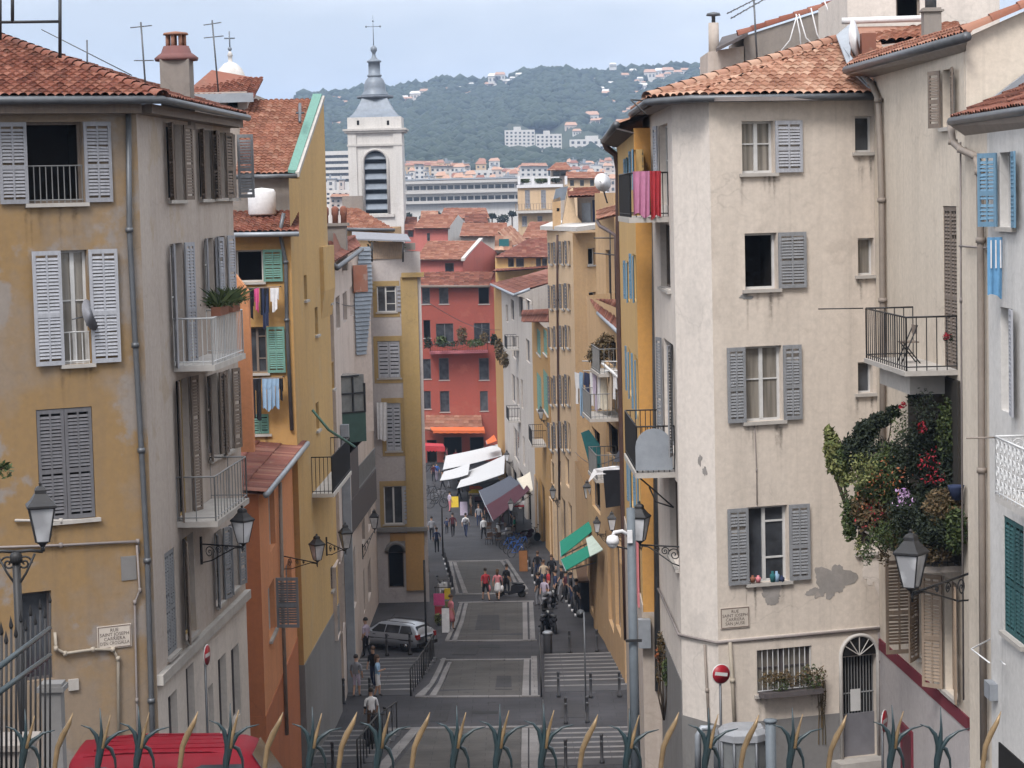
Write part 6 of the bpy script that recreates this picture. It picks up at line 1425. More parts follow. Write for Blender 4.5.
mb = MB(); q.box(mb, um - ow, um + ow, zs0, zs1 + ow, -1.0, -.88); mb.build('dark_belfry', M['dark_room'], o)
mb = MB()
for i in range(6):
    z_ = zs0 + (zs1 + ow - zs0) * (i + .35) / 6.2; w_ = ow if z_ < zs1 else math.sqrt(max(.1, ow * ow - (z_ + .3 - zs1) ** 2))
    mb.obox(q.pt(um - w_, z_, -.2), q.U * 2 * w_, q.N * -.6 + Vector((0, 0, .75)), Vector((0, 0, .1)) + q.N * .05)
mb.build('louvre', M['lead'], o)
mb = MB(); flat_tower(mb, hw * .98, Zt(146), Zt(143.5)); q.box(mb, -.1, q.L + .1, Zt(146), Zt(144), 0, .3); mb.build('string_course', M['pale_stone'], o)
mb = MB(); flat_tower(mb, hw * 1.12, Zt(132.5), Zt(130.5)); flat_tower(mb, hw * 1.17, Zt(130.5), Zt(128.5)); mb.build('cornice', M['pale_stone'], o)
mb = MB(); flat_tower(mb, hw * 1.0, Zt(128.6), Zt(117)); at_ = mb.build('attic', LMS, o)
mb = MB()
for x in (358, 388): a, b, e, f_ = q.rect(x - 1.2, 120.5, x + 1.2, 125); q.box(mb, a, b, e, f_, .005, .03)
mb.build('loophole', M['dark_room'], at_)
sq = math.pi / 4 + math.atan2(q.u.y, q.u.x)
mb = MB(); pr = [(hw * .96, Zt(117)), (hw * .82, Zt(114)), (hw * .68, Zt(109)), (hw * .56, Zt(103)), (hw * .47, Zt(97.5))]
mb.lathe([(r_ * 1.4142, z_) for r_, z_ in pr], (c.x, c.y, 0), 4, False, rot=sq); mb.build('lead_roof', M['lead'], o)
mb = MB(); mb.lathe([(hw * .50 * 1.3, Zt(97.5)), (hw * .52 * 1.35, Zt(96)), (hw * .52 * 1.3, Zt(94.5))], (c.x, c.y, 0), 8, False, rot=sq); mb.build('lead_moulding', plain('lead_dark', (.12, .135, .16), .5), o)
mb = MB(); mb.lathe([(hw * .52, Zt(94.5)), (hw * .50, Zt(93)), (hw * .42, Zt(90)), (hw * .40, Zt(86)), (hw * .385, Zt(82.5)), (hw * .34, Zt(79)), (hw * .27, Zt(76.5)), (hw * .23, Zt(75.6)), (hw * .27, Zt(75)), (hw * .27, Zt(73.5)), (hw * .22, Zt(73)), (hw * .22, Zt(61)), (hw * .27, Zt(60.6)), (hw * .27, Zt(59.2)), (hw * .17, Zt(58)), (hw * .10, Zt(56)), (hw * .06, Zt(53)), (hw * .07, Zt(51)), (hw * .12, Zt(49)), (hw * .12, Zt(46)), (hw * .03, Zt(43.5)), (0, Zt(43.4))], (c.x, c.y, 0), 16); mb.build('lantern_spire', M['lead'], o)
mb = MB(); Z_ = Vector((0, 0, 1)); cc = Vector((c.x, c.y, 0)); mb.tube([cc + Z_ * Zt(44), cc + Z_ * Zt(13)], [.07, .03], 6); 
hz_ = Zt(24.5); mb.tube([cc + Z_ * hz_ - q.U * .95, cc + Z_ * hz_ + q.U * .95], .05, 6)
for p_ in (cc + Z_ * hz_ - q.U * .95, cc + Z_ * hz_ + q.U * .95, cc + Z_ * Zt(19)): mb.ball(p_, .14, None, None, 8, 5)
mb.build('cross', M['lead'], o)
# ---- long white building with ribbon windows
d = 620
a, b = P2(398, 200, d), P2(524, 200, d)
LB = Bld('long_building', 'long low white building with dark ribbon windows beyond the roofs', 'building', (a.x, a.y, gz(a.y)))
fL = LB.fac(a, b, -8, z_at(460, 180, d), LMS)
for y0, y1, in ((185, 189), (196, 200)): 
    for i in range(18): win(fL, 400 + i * 6.8, y0 + (9 - i) * .16, 405.6 + i * 6.8, y1 + (9 - i) * .16, 'n', '', None, M['zinc'], dep=.6, sill=False)
LB.done(); LB.rest([b, b + Vector((0, 25)), a + Vector((0, 25)), a], -8, fL.z1, LMS)
mb = MB()
for y in (183, 193, 203): z_ = z_at(460, y, d); fL.box(mb, -1, fL.L + 1, z_, z_ + .9, 0, 2.0)
mb.build('canopy', M['pale_stone'], LB.r)
mb = MB(); fL.box(mb, -1, fL.L, z_at(460, 179.5, d), z_at(460, 178, d), -20, 1); mb.build('roof_slab', M['zinc_pale'], LB.r)
# modern building left of the tower
d = 700
a, b = P2(322, 170, d), P2(352, 170, d)
MO = Bld('modern_block', 'white modern block with stacked bands of windows left of the bell tower', 'building', (a.x, a.y, gz(a.y)))
fm = MO.fac(a, b, -8, z_at(337, 151, d), M['limestone'])
for y in (155, 161, 167, 173, 179): win(fm, 324, y, 350, y + 3, 'n', '', None, M['zinc'], dep=.5, sill=False)
MO.done(); MO.rest([b, b + Vector((0, 20)), a + Vector((0, 20)), a], -8, fm.z1, LMS)
# ---- city blocks between the long building and the hill
rnd = random.Random(21)
blk = [(425, 470, 166, 1000), (470, 494, 170, 900), (488, 522, 168, 1050), (520, 548, 166, 900), (575, 600, 166, 900), (590, 622, 172, 800), (404, 440, 164, 1080), (600, 640, 163, 1000), (325, 349, 190, 560), (330, 352, 197, 430)]
adj = ['pale', 'cream', 'white', 'rosy', 'grey', 'sandy']
for i, (x0, x1, yt, d) in enumerate(blk):
    a, b = P2(x0, yt, d), P2(x1, yt, d)
    m_ = rnd.choice([LMS, CRMP, WHB, M['limestone'], PNKP])
    where = ('left of the bell tower' if x1 < 360 else 'between bell tower and hillside flats' if x1 < 500 else 'below the hillside flats' if x1 < 580 else 'behind the white dish')
    hh = Bld('city_block', '%s distant flat roofed block %s' % (adj[i % 6], where), 'building', (a.x, a.y, gz(a.y)), 'distant city blocks')
    z1 = z_at((x0 + x1) / 2, yt, d); f = hh.fac(a, b, -8, z1, m_)
    n = max(2, int((x1 - x0) / 5))
    for r_ in range(3):
        for k in range(n):
            x = x0 + (x1 - x0) * (k + .3) / n; y = yt + 3 + r_ * 4.5
            win(f, x, y, x + (x1 - x0) / n * .45, y + 2.2, 'n', '', None, M['zinc_pale'], dep=.3, sill=False)
    hh.done(); hh.rest([b, b + Vector((0, 18)), a + Vector((0, 18)), a], -8, z1, m_)
    if i % 3 == 0: roof('roof', [P(x0, yt, d - 1), P(x1, yt, d - 1), P(x1 - 2, yt - 3, d + 14), P(x0 + 2, yt - 3, d + 14)], T2, hh.r, 2, 3, 3)
# ---- wooded hill
RID = [(150, 112), (250, 103), (320, 94), (345, 93), (372, 90), (400, 88), (440, 81), (470, 82), (485, 84), (505, 80), (520, 73), (548, 69), (560, 71), (580, 73), (600, 72), (640, 69), (680, 67), (705, 65), (760, 62), (850, 60)]
def rid(x):
    for (a, ya), (b, yb) in zip(RID, RID[1:]):
        if x <= b: return ya + (yb - ya) * (x - a) / (b - a)
    return RID[-1][1]
rh = random.Random(2)
# hillside houses
hs = [(330, 127, 5), (338, 125, 4), (415, 96, 6), (424, 93, 5), (409, 100, 4), (425, 95, 3), (489, 86, 5), (494, 79, 7), (500, 77, 6), (507, 83, 5), (519, 76, 4), (471, 85, 3), (447, 90, 3), (601, 90, 4), (606, 95, 5), (612, 103, 4), (643, 88, 6), (637, 82, 3), (650, 75, 7), (660, 73, 6), (668, 73, 7), (678, 74, 5), (625, 77, 5), (633, 72, 4), (592, 118, 8), (601, 122, 5), (571, 128, 7), (577, 133, 5), (613, 66, 4), (685, 72, 5), (660, 79, 5), (345, 103, 3), (366, 97, 3)]
rx_ = random.Random(64)
for _ in range(46):
    px_ = rx_.choice([rx_.uniform(588, 705), rx_.uniform(588, 705), rx_.uniform(404, 520), rx_.uniform(325, 346)]); top_ = rid(px_)
    hs.append((px_, top_ + (rx_.uniform(4, 56) if px_ > 585 else rx_.uniform(2, 16)), rx_.uniform(2, 4.5)))
def hill_pt(px, t, extra=0.0):
    """t 0 at the foot, 1 on the ridge"""
    d = 1150 + 850 * t
    yb = 176; y = yb + (rid(px) + 4 - yb) * (t ** .85) 
    p = P(px, y, d); p.z += extra; return p
mb = MB(); nx, nt_ = 90, 24
vs = []
for j in range(nt_ + 6):
    for i in range(nx + 1):
        px = 100 + 800 * i / nx
        if j <= nt_: p = hill_pt(px, j / nt_, 6 * math.sin(i * .9 + j * .7) * math.sin(j * .5))
        else: p = hill_pt(px, 1.0) + Vector((0, (j - nt_) * 130, -14.0 * (j - nt_) ** 1.6))
        vs.append(p)
k = nx + 1
mb.smooth = True
mb.poly([v for v in vs], [(j * k + i, j * k + i + 1, (j + 1) * k + i + 1, (j + 1) * k + i) for j in range(nt_ + 5) for i in range(nx)])
struct(mb, 'hill', plain('hill_ground', (0.035, 0.045, 0.022), 0.95, 0.5, 0, .02))
# wood: uneven crowns all over the slope, one object
ico = bmesh.new(); bmesh.ops.create_icosphere(ico, subdivisions=1, radius=1.0)
iv = [v.co.copy() for v in ico.verts]; iff = [[v.index for v in f.verts] for f in ico.faces]; ico.free()
mb = MB(); V, FF = [], []
for n in range(9500):
    px = rh.uniform(300, 735); t = rh.random() ** .8
    py = 176 + (rid(px) + 4 - 176) * (t ** .85)
    if any(abs(px - a) < w_ * .8 and -w_ * .3 < py - b < w_ * 1.7 for a, b, w_ in hs) or any(x0 - 2 < px < x1 + 2 and y0 < py < y1 + 6 for x0, x1, y0, y1 in ((503, 564, 128, 151), (568, 624, 136, 151))): continue
    if rh.random() < .06: t = 1.0
    p = hill_pt(px, t); s_ = rh.uniform(3, 7.5) * (1.25 if t == 1 and rh.random() < .4 else 1)
    k = len(V); zsq = rh.uniform(.55, .95)
    for v in iv:
        j = rh.uniform(.7, 1.25); V.append(p + Vector((v.x * s_ * j, v.y * s_ * j, v.z * s_ * zsq * j + s_ * .5)))
    FF += [[k + q_ for q_ in f] for f in iff]
mb.v = V; mb.f = FF; mb.m = [0] * len(FF); mb.sm = [True] * len(FF); mb.uv = [None] * len(FF)
struct(mb, 'wooded_slope', M['forest'], 'stuff')
tones = ['white', 'cream', 'pinkish', 'pale', 'sandy']
for i, (px, y, w_) in enumerate(hs):
    # distance where the slope shows at this height
    best = min((abs((CAM.z - 0) * 0 + 176 + (rid(px) + 4 - 176) * ((t / 60) ** .85) - y), t / 60) for t in range(61))[1]
    d = 1150 + 850 * best - 30; c = P(px, y, d); k = d / 1800; W, H_ = w_ * k * 1.7, w_ * k * 1.0
    near = min(((abs(px - q_[0]), q_[2]) for q_ in ((376, 0, 'beside the bell tower cross'), (420, 0, 'right of the bell tower'), (500, 0, 'on the ridge in the middle'), (545, 0, 'in the trees near the crest'), (580, 0, 'above the hillside flats'), (608, 0, 'in the trees left of the near eaves'), (650, 0, 'at the right end of the ridge'))))[1]
    o = thing('hillside_villa', '%s little villa among trees %s' % (tones[i % 5], near), 'villa', c - Vector((0, 0, H_)), 'villas on the wooded hill')
    mb = MB(); mb.obox(c + Vector((-W / 2, 0, -H_)), (W, 0, 0), (0, 12, 0), (0, 0, H_ * 1.4)); mb.build('wall', rnd.choice([LMS, WHB, CRMP, M['limestone'], PNKP]), o)
    mb = MB(); z_ = c.z + H_ * .4; mb.prism([(c.x - W * .55, c.y - .8, z_), (c.x + W * .55, c.y - .8, z_), (c.x + W * .4, c.y + 6, z_ + H_ * .45), (c.x - W * .4, c.y + 6, z_ + H_ * .45)], Vector((0, .5, .2))); mb.build('roof', rnd.choice([T2, T2, M['limestone']]), o)
    for q_ in (-.3, 0, .3): mb = MB(); mb.box(c.x + W * q_ - W * .07, c.x + W * q_ + W * .07, c.y - .15, c.y - .02, c.z - H_ * .3, c.z + H_ * .1); mb.build('window', M['zinc'], o)
# hillside flats
d = 1130
def flats(x0, x1, y0, y1, label, nx, ny, d=1130):
    t_ = min((abs(176 + (rid((x0 + x1) / 2) + 4 - 176) * ((t / 90) ** .85) - y1), t / 90) for t in range(91))[1]; d = 1150 + 850 * t_ - 6
    a, b = P2(x0, y1, d), P2(x1, y1 - .0, d)
    H = Bld('apartment_block', label, 'apartment block', (a.x, a.y, gz(a.y)))
    f = H.fac(a, b, z_at((x0 + x1) / 2, y1 + 4, d), z_at((x0 + x1) / 2, y0, d), LMS)
    for i in range(nx):
        for j in range(ny):
            x = x0 + (x1 - x0) * (i + .25) / nx; y = y0 + 1 + (y1 - y0 - 1) * (j + .25) / ny
            win(f, x, y, x + (x1 - x0) / nx * .5, y + (y1 - y0) / ny * .5, 'n', '', None, M['zinc'], dep=.8, sill=False)
    H.done(); H.rest([b, b + Vector((0, 14)), a + Vector((0, 14)), a], f.z0, f.z1, LMS)
    mb = MB(); f.box(mb, f.L * .3, f.L * .55, f.z1, f.z1 + 2.5, -8, -1); mb.build('lift_house', LMS, H.r)
flats(505, 535, 130, 149, 'tall white hillside apartment block with rows of balconies', 7, 5)
flats(536, 562, 134, 150, 'lower white apartment wing right of the tall hillside block', 6, 4, 1135)
flats(570, 622, 139, 150, 'long pale apartment row on the hill behind the roof gutter', 9, 2, 1128)

# trees and roofs at the foot of the long building
for i, (x, y, w_, lab) in enumerate(((408, 216, 4, 'first from the bell tower'), (424, 217, 4, 'above the tan roof'), (436, 215, 5, 'in the middle left of the row'), (450, 216, 4, 'middle of the row'), (470, 214, 5, 'middle right of the row'), (492, 216, 4, 'above the plain orange roof'), (503, 219, 6, 'largest one'), (512, 214, 4, 'next to the peach villa'))):
    d = 420; c = P(x, y, d); o = thing('tree', 'dark small tree under the long white building, ' + lab, 'tree', (c.x, c.y, gz(c.y)), 'trees before the long building')
    k = d / 1800; mb = MB(); mb.leaves(c, (w_ * k * 1.3, w_ * k, w_ * k * .8), 240, .7, rnd); mb.build('crown', M['leaf_dark'], o); mb = MB(); mb.tube([(c.x, c.y, gz(c.y)), c], .2, 6); mb.build('trunk', M['bark'], o)

# jumble of small town houses at the foot of the hill
rt = random.Random(33)
for i in range(110):
    x = rt.choice([rt.uniform(404, 524), rt.uniform(404, 524), rt.uniform(566, 626), rt.uniform(325, 349)]); y = rt.uniform(160, 181); w_ = rt.uniform(3, 11)
    d = 1090 - (y - 159) * 20 + rt.uniform(-20, 20); c = P(x, y, d); k = d / 1800; W = w_ * k; H_ = rt.uniform(4, 8) * k; dep = rt.uniform(6, 12)
    o = thing('town_house', 'small pale house in the jumble of town roofs at the foot of the hill', 'house', (c.x, c.y, gz(c.y)), 'town houses below the hill')
    mb = MB(); mb.box(c.x - W / 2, c.x + W / 2, c.y, c.y + dep, gz(c.y), c.z); mb.build('wall', rt.choice([LMS, CRMP, PNKP, PCH, M['c_white'], WHB, M['limestone'], PNKP]), o)
    mb = MB(); e = .4
    if rt.random() < .55: mb.prism([(c.x - W / 2 - e, c.y - e, c.z), (c.x + W / 2 + e, c.y - e, c.z), (c.x + W / 2 - W * .15, c.y + dep * .5, c.z + rt.uniform(1, 2.2)), (c.x - W / 2 + W * .15, c.y + dep * .5, c.z + 1.5)], (0, .3, .15)); mb.build('roof', rt.choice([T2, T3, T4]), o)
    else: mb.box(c.x - W / 2 - e, c.x + W / 2 + e, c.y - e, c.y + dep, c.z, c.z + .4); mb.box(c.x - W * .2, c.x, c.y + 1, c.y + 3, c.z + .4, c.z + 1.8); mb.build('roof', M['zinc_pale'], o)
    n = max(1, int(W / 2.6))
    for q_ in range(n):
        xx = c.x - W / 2 + W * (q_ + .3) / n
        for zz in (1.0, 3.4): mb = MB(); mb.box(xx, xx + W / n * .38, c.y - .06, c.y - .01, c.z - zz - 1.2, c.z - zz); mb.build('window', M['zinc'], o)
# ================================================================ STREET
Zv = Vector((0, 0, 1))
def ribbon(mb, L, Rr, h, th=0.2, sub=4):
    """slab following the ground between two pixel polylines of equal length"""
    def dens(A):
        o = []
        for (x0, y0), (x1, y1) in zip(A, A[1:]):
            for i in range(sub): o.append((x0 + (x1 - x0) * i / sub, y0 + (y1 - y0) * i / sub))
        return o + [A[-1]]
    a = [G(*p) for p in dens(L)]; b = [G(*p) for p in dens(Rr)]; n = len(a)
    vs = [p + Zv * h for p in a] + [p + Zv * h for p in b] + [p - Zv * th for p in a] + [p - Zv * th for p in b]
    fs = []
    for i in range(n - 1):
        fs += [(i, i + 1, n + i + 1, n + i), (i, 2 * n + i, 2 * n + i + 1, i + 1), (n + i, n + i + 1, 3 * n + i + 1, 3 * n + i)]
    fs += [(0, n, 3 * n, 2 * n), (n - 1, 3 * n - 1, 4 * n - 1, 2 * n - 1)]
    mb.poly(vs, fs)
# ramps (concrete strips between the kerbs) and their kerbs
for rp in (([(392, 770), (412, 745), (424, 729)], [(522, 770), (522, 729)]), ([(436, 697), (446, 680), (452, 661)], [(522, 697), (524, 661)]), ([(457, 641), (464, 622), (469, 603)], [(523, 641), (522.5, 603)]), ([(468, 594), (461, 576), (457, 562)], [(517, 593), (500, 561)])):
    mb = MB(); L, Rr = rp
    if len(Rr) == 2: Rr = [Rr[0], ((Rr[0][0] + Rr[1][0]) / 2, (Rr[0][1] + Rr[1][1]) / 2), Rr[1]]
    ribbon(mb, L, Rr, .008, .1); struct(mb, 'ramp', M['ramp'])
for L, Rr in (([(375, 770), (397, 745), (412, 729)], [(388, 770), (408, 745), (421, 729)]), ([(415, 697), (429, 685), (436, 672), (442, 659)], [(424, 697), (434, 685), (441, 672), (446, 659)]), ([(429, 697), (438, 684), (443, 672), (448, 663)], [(436, 697), (443, 684), (448, 672), (452, 663)]),
        ([(522, 697), (524, 660)], [(529, 697), (529.5, 660)]), ([(531, 697), (531, 657)], [(538, 697), (537, 657)]), ([(521, 770), (522, 729)], [(528, 770), (528, 729)]), ([(529.5, 770), (529.5, 729)], [(541, 770), (540, 729)]),
        ([(445, 641), (454, 622), (460, 603)], [(449, 641), (458, 622), (463, 603)]), ([(452, 641), (460, 622), (464.5, 604)], [(457, 641), (464, 622), (468, 604)]), ([(523, 641), (522.5, 603)], [(528, 641), (527, 603)]), ([(530, 641), (529, 602)], [(535.5, 641), (533, 602)]),
        ([(456, 594), (452, 578), (449, 562)], [(459, 594), (455, 578), (452, 562)]), ([(463, 594), (457, 576), (453, 563)], [(468, 594), (461, 576), (456.5, 563)]), ([(518, 593), (510, 575), (500, 561)], [(521.5, 593), (513, 575), (502.5, 561)]), ([(524, 591), (514, 574), (505, 560)], [(528.5, 590), (517.5, 574), (508, 560)])):
    mb = MB(); ribbon(mb, L, Rr, .05, .1); struct(mb, 'kerb', M['kerb'])
def strip(x0, y0, x1, y1, th): mb = MB(); ribbon(mb, [(x0, y0), (x1, y1)], [(x0 + .3, y0 - th), (x1, y1 - th)], .03, .1); struct(mb, 'kerb', M['kerb'])
for s_ in ((380, 730, 545, 727.5, 1.6), (415, 697.8, 540, 697, 1.3), (440, 661, 537, 660, 1.1), (445, 641.8, 537, 641, 1.1), (458, 603.4, 534, 602, 1), (455, 595, 528, 594, 1), (448, 562, 507, 561, .8)): strip(*s_)
# stepped pavements either side: broad treads with a pale nosing
def flight(x0a, x0b, x1a, x1b, y_near, y_far, n):
    """x0: left edge at the near / far end, x1: right edge at the near / far end"""
    d0 = G((x0a + x1a) / 2, y_near).y; d1 = G((x0b + x1b) / 2, y_far).y
    def px(t, a, b): return a + (b - a) * t
    A0, A1, B0, B1 = G(x0a, y_near).x, G(x0b, y_far).x, G(x1a, y_near).x, G(x1b, y_far).x
    mb = MB(); mn = MB()
    for i in range(n):
        t0, t1 = i / n, (i + 1) / n; ya, yb = d0 + (d1 - d0) * t0, d0 + (d1 - d0) * t1
        z = gz(ya) + .012; xl, xr = A0 + (A1 - A0) * t0, B0 + (B1 - B0) * t0
        mb.box(xl, xr, ya + .002, yb, gz(yb) - .2, z); w_ = .2
        mn.box(xl - .01, xr + .01, yb - w_, yb + .01, z + .002 - .14, z + .006)
    struct(mb, 'steps', M['tread']); struct(mn, 'steps_nosing', M['kerb'])
flight(543, 544, 655, 642, 765, 730, 7); flight(545, 545, 642, 634, 691, 655, 9); flight(268, 308, 372, 404, 764, 733, 6); flight(318, 356, 412, 438, 696, 660, 9)
# drain covers
for x, y in ((485, 714), (487, 648)):
    mb = MB(); ribbon(mb, [(x - 13, y), (x + 13, y)], [(x - 13, y - 3), (x + 13, y - 3)], .008, .02); struct(mb, 'drain_cover', M['rubber'])
# patched repairs in the paving
for L, Rr in (([(452, 655), (462, 645)], [(476, 655), (480, 645)]), ([(495, 690), (497, 676)], [(512, 690), (511, 676)]), ([(560, 718), (562, 704)], [(590, 718), (589, 704)]), ([(430, 722), (438, 704)], [(446, 722), (452, 704)]), ([(475, 630), (478, 615)], [(500, 630), (499, 615)]), ([(360, 725), (366, 710)], [(385, 725), (388, 710)])):
    mb = MB(); ribbon(mb, L, Rr, .013, .03); struct(mb, 'road_patch', M['patch_tar'])
# ---- bollards
def bollard_proto():
    r = thing('bollard', 'x', 'bollard', (0, 0, 0), 'dark iron bollards along the street')
    mb = MB(); mb.lathe([(.085, 0), (.085, .1), (.055, .14), (.05, .9), (.065, .92), (.065, .97), (.04, 1.0), (0, 1.01)], (0, 0, 0), 10); mb.build('post', plain('bollard_iron', (.05, .05, .055), .5), r)
    mb = MB(); mb.lathe([(.054, .70), (.054, .78)], (0, 0, 0), 10); mb.build('band', M['zinc'], r); return r
BP = bollard_proto()
bl = [(566, 724, 'right hand landing, left of the pair'), (587.5, 723, 'right hand landing, right of the pair'), (558.6, 697, 'foot of the upper right steps, leftmost of three'), (591, 698, 'foot of the upper right steps, middle of three'), (619.5, 697, 'foot of the upper right steps, rightmost of three'),
      (569.6, 653, 'head of the upper right steps, left of the mirror pole'), (597, 652, 'head of the upper right steps, right of the mirror pole'), (566, 770, 'lower right steps, leftmost'), (602, 764, 'lower right steps beside the grey lamp column'), (647, 775, 'lower right steps beyond the grey lamp column'),
      (334, 725, 'left landing before the orange house'), (344, 704, 'left steps beside the grey plinth of the yellow house'), (370, 703, 'left steps between the two young people'), (290, 772, 'lower left steps behind the red car'), (333, 772, 'lower left steps, beside the railing foot'), (410, 655, 'road edge behind the silver car'), (387, 656, 'road edge beside the silver car wheel'),
      (425, 590, 'far left pavement by the yellow ground floor'), (428, 572, 'far left pavement, second beyond the white scooter')]
for i, (x, y, lab) in enumerate(bl):
    p = G(x, y)
    if i == 0: BP.location = p; BP['label'] = 'slim dark bollard on the ' + lab
    else: copy_thing(BP, p, 0, 'slim dark bollard on the ' + lab)
# small low white topped studs along the right pavement and left kerb
st = None
studs = [(522 + i * 2.6, 548 + i * 7.2, 'row on the shop side') for i in range(6)] + [(563 + i * 3.2, 598 + i * 4.6, 'row beside the green awnings') for i in range(5)] + [(444 + i * 1.4, 560 + i * 5.0, 'row on the left kerb') for i in range(7)]
for i, (x, y, w_) in enumerate(studs):
    p = G(x, y); lab = 'low stud bollard with a pale foot, ' + w_; grp = 'low stud bollards, ' + w_
    if st is None:
        st = thing('stud_bollard', lab, 'bollard', (0, 0, 0), grp)
        mb = MB(); mb.lathe([(.06, .12), (.05, .75), (.03, .8), (0, .81)], (0, 0, 0), 8); mb.build('post', M['bollard_iron'], st)
        mb = MB(); mb.lathe([(.07, 0), (.07, .14), (.05, .15)], (0, 0, 0), 8); mb.build('foot', M['c_white'], st); st.location = p
    else: copy_thing(st, p, 0, lab, 1, grp)
# ---- railings along the steps
def railing(name, label, pts, h=1.05, gap=.75):
    ps = [G(*p) for p in pts]; o = thing(name, label, 'railing', ps[0])
    mb = MB(); 
    for a, b in zip(ps, ps[1:]): mb.tube([a + Zv * h, b + Zv * h], .03, 6)
    mb.build('top_rail', M['iron'], o)
    for a, b in zip(ps, ps[1:]):
        n = max(1, int((b - a).length / gap))
        for i in range(n + 1):
            p = a + (b - a) * i / n; mb = MB(); mb.tube([p, p + Zv * h], .022 if i % 5 else .035, 5); mb.build('post', M['iron'], o)
railing('step_railing', 'dark railing down the lower left steps beside the ramp', [(358, 772), (378, 745), (397, 731)])
railing('step_railing', 'dark railing along the upper left steps behind the two young people', [(411, 696), (424, 676), (434, 658)])
railing('step_railing', 'thin railing seen end on between the ramp and the right steps', [(543.5, 768), (543.5, 729)], 1.05, 1.4)
railing('step_railing', 'thin end on railing along the upper right steps', [(541.5, 697), (540, 657)], 1.05, 1.4)
# ---- lanterns: one on a wall bracket is the model
def lantern_parts(r, z0, k=1.0, cx=0.0, cy=0.0):
    """four sided lantern, narrow at the foot, with a stepped roof and finial"""
    q = math.pi / 4
    c = (cx, cy, z0)
    mb = MB(); mb.lathe([(.02 * k, -.1 * k), (.05 * k, -.06 * k), (.1 * k, -.02 * k), (.14 * k, 0)], c, 8); mb.lathe([(.30 * k, .56 * k), (.33 * k, .58 * k), (.33 * k, .61 * k), (.24 * k, .68 * k), (.15 * k, .78 * k), (.13 * k, .80 * k), (.13 * k, .86 * k), (.10 * k, .90 * k), (.03 * k, .93 * k), (.04 * k, .97 * k), (0, 1.0 * k)], c, 4, False, rot=q)
    for i in range(4):
        a = q + i * math.pi / 2; mb.tube([(cx + .15 * k * math.cos(a), cy + .15 * k * math.sin(a), z0), (cx + .29 * k * math.cos(a), cy + .29 * k * math.sin(a), z0 + .57 * k)], .014 * k, 4)
    la = mb.build('lantern', M['iron'], r)
    mb = MB(); mb.lathe([(.14 * k, .01 * k), (.275 * k, .56 * k)], c, 4, False, rot=q); mb.build('lamp_glass', M['lamp_glass'], la); return la
def bracket_mb(L, mb=None):
    """scrolled arm along +x from a wall plate at x = 0, lantern end at x = L"""
    mb = mb or MB(); Y = Vector((0, .02, 0))
    mb.box(-.01, .03, -.03, .03, -.55, .2)
    mb.tube([(0, 0, 0), (L, 0, .02)], .022, 6)
    mb.tube([(0.02, 0, -.5), (L * .25, 0, -.42), (L * .55, 0, -.2), (L * .8, 0, -.03), (L, 0, 0)], .018, 5)
    X = Vector((1, 0, 0)); Z = Vector((0, 0, 1))
    for cx, cz, r, fl in ((L * .2, -.2, .17, 1), (L * .42, -.12, .11, -1), (L * .6, -.07, .07, 1)): mb.tube(scroll(Vector((cx, 0, cz)), X, Z, r, 1.8, 26, fl), .014, 4)
    mb.tube([(L - .06, 0, .0), (L - .02, 0, -.12), (L, 0, -.02)], .02, 5); return mb
def wall_lamp(label, anchor, tip, size=1.0):
    """anchor: wall end, tip: point under the lantern (world)"""
    d = Vector((tip.x - anchor.x, tip.y - anchor.y, 0)); L = d.length
    r = thing('wall_lantern', label, 'street lamp', (0, 0, 0), 'wall lanterns of the street')
    bracket_mb(L / size).build('bracket', M['iron'], r); lantern_parts(r, .13, 1.0, L / size, 0)
    r.location = anchor; r.rotation_euler = (0, 0, math.atan2(d.y, d.x)); r.scale = (size,) * 3
    return r
a_ = f2.at(200, 544, .02); t = P(243, 537, 41.4); t.z = a_.z; wall_lamp('wall lantern on a scrolled bracket at the grey side of the ochre house', a_, t, .88)
a_ = fb.at(282, 556, .02); t = P(317, 548, 53); t.z = a_.z; wall_lamp('wall lantern on a long scrolled bracket from the orange house', a_, t, .8)
a_ = fs.at(325, 542, .05); t = P(345.5, 535, 62); t.z = a_.z; wall_lamp('wall lantern just right of the yellow gable wall, lit from nothing', a_, t, .9)['label'] = 'wall lantern bracketed off the yellow gable wall'
a_ = f5.at(362, 548, .02); t = P(375, 543, 86); t.z = a_.z; wall_lamp('small far wall lantern in front of the grey house window', a_, t, .95)
a_ = gs.at(684, 545, .05); t = P(640, 541, 42.3); a_ = P(683, 547, 42.0); t.z = a_.z; wall_lamp('wall lantern behind the grey column, bracketed off the cream house corner', a_, t, .95)
a_ = fi.at(974, 572, .02); t = P(911, 545, 33.2); t.z = a_.z + .1; wall_lamp('wall lantern under the planted balcony of the ivory house', a_, t, 1.1)
a_ = P(606, 500, 90); t = P(587.5, 500, 90); t.z = a_.z; wall_lamp('dark wall lantern left of the black tarpaulin', a_, t, .95)
a_ = P(622, 532, 66); t = P(612, 529, 66); t.z = a_.z; wall_lamp('boxy grey lantern beneath the black tarpaulin', a_, t, .72)
a_ = P(606, 534, 76); t = P(597, 528, 76); t.z = a_.z; wall_lamp('small lantern left of the boxy grey one', a_, t, .7)
for x, y, d, lab in ((507, 462, 135, 'wall lantern on a white house beyond the white awnings'), (553, 500, 108, 'wall lantern below the balcony of the green shuttered house'), (511, 512, 118, 'wall lantern at the top of the maroon awning'), (541, 420, 118, 'small wall lantern by the green shutters')):
    a_ = P(x + 6, y, d); t = P(x, y, d); t.z = a_.z; wall_lamp(lab, a_, t, .85)
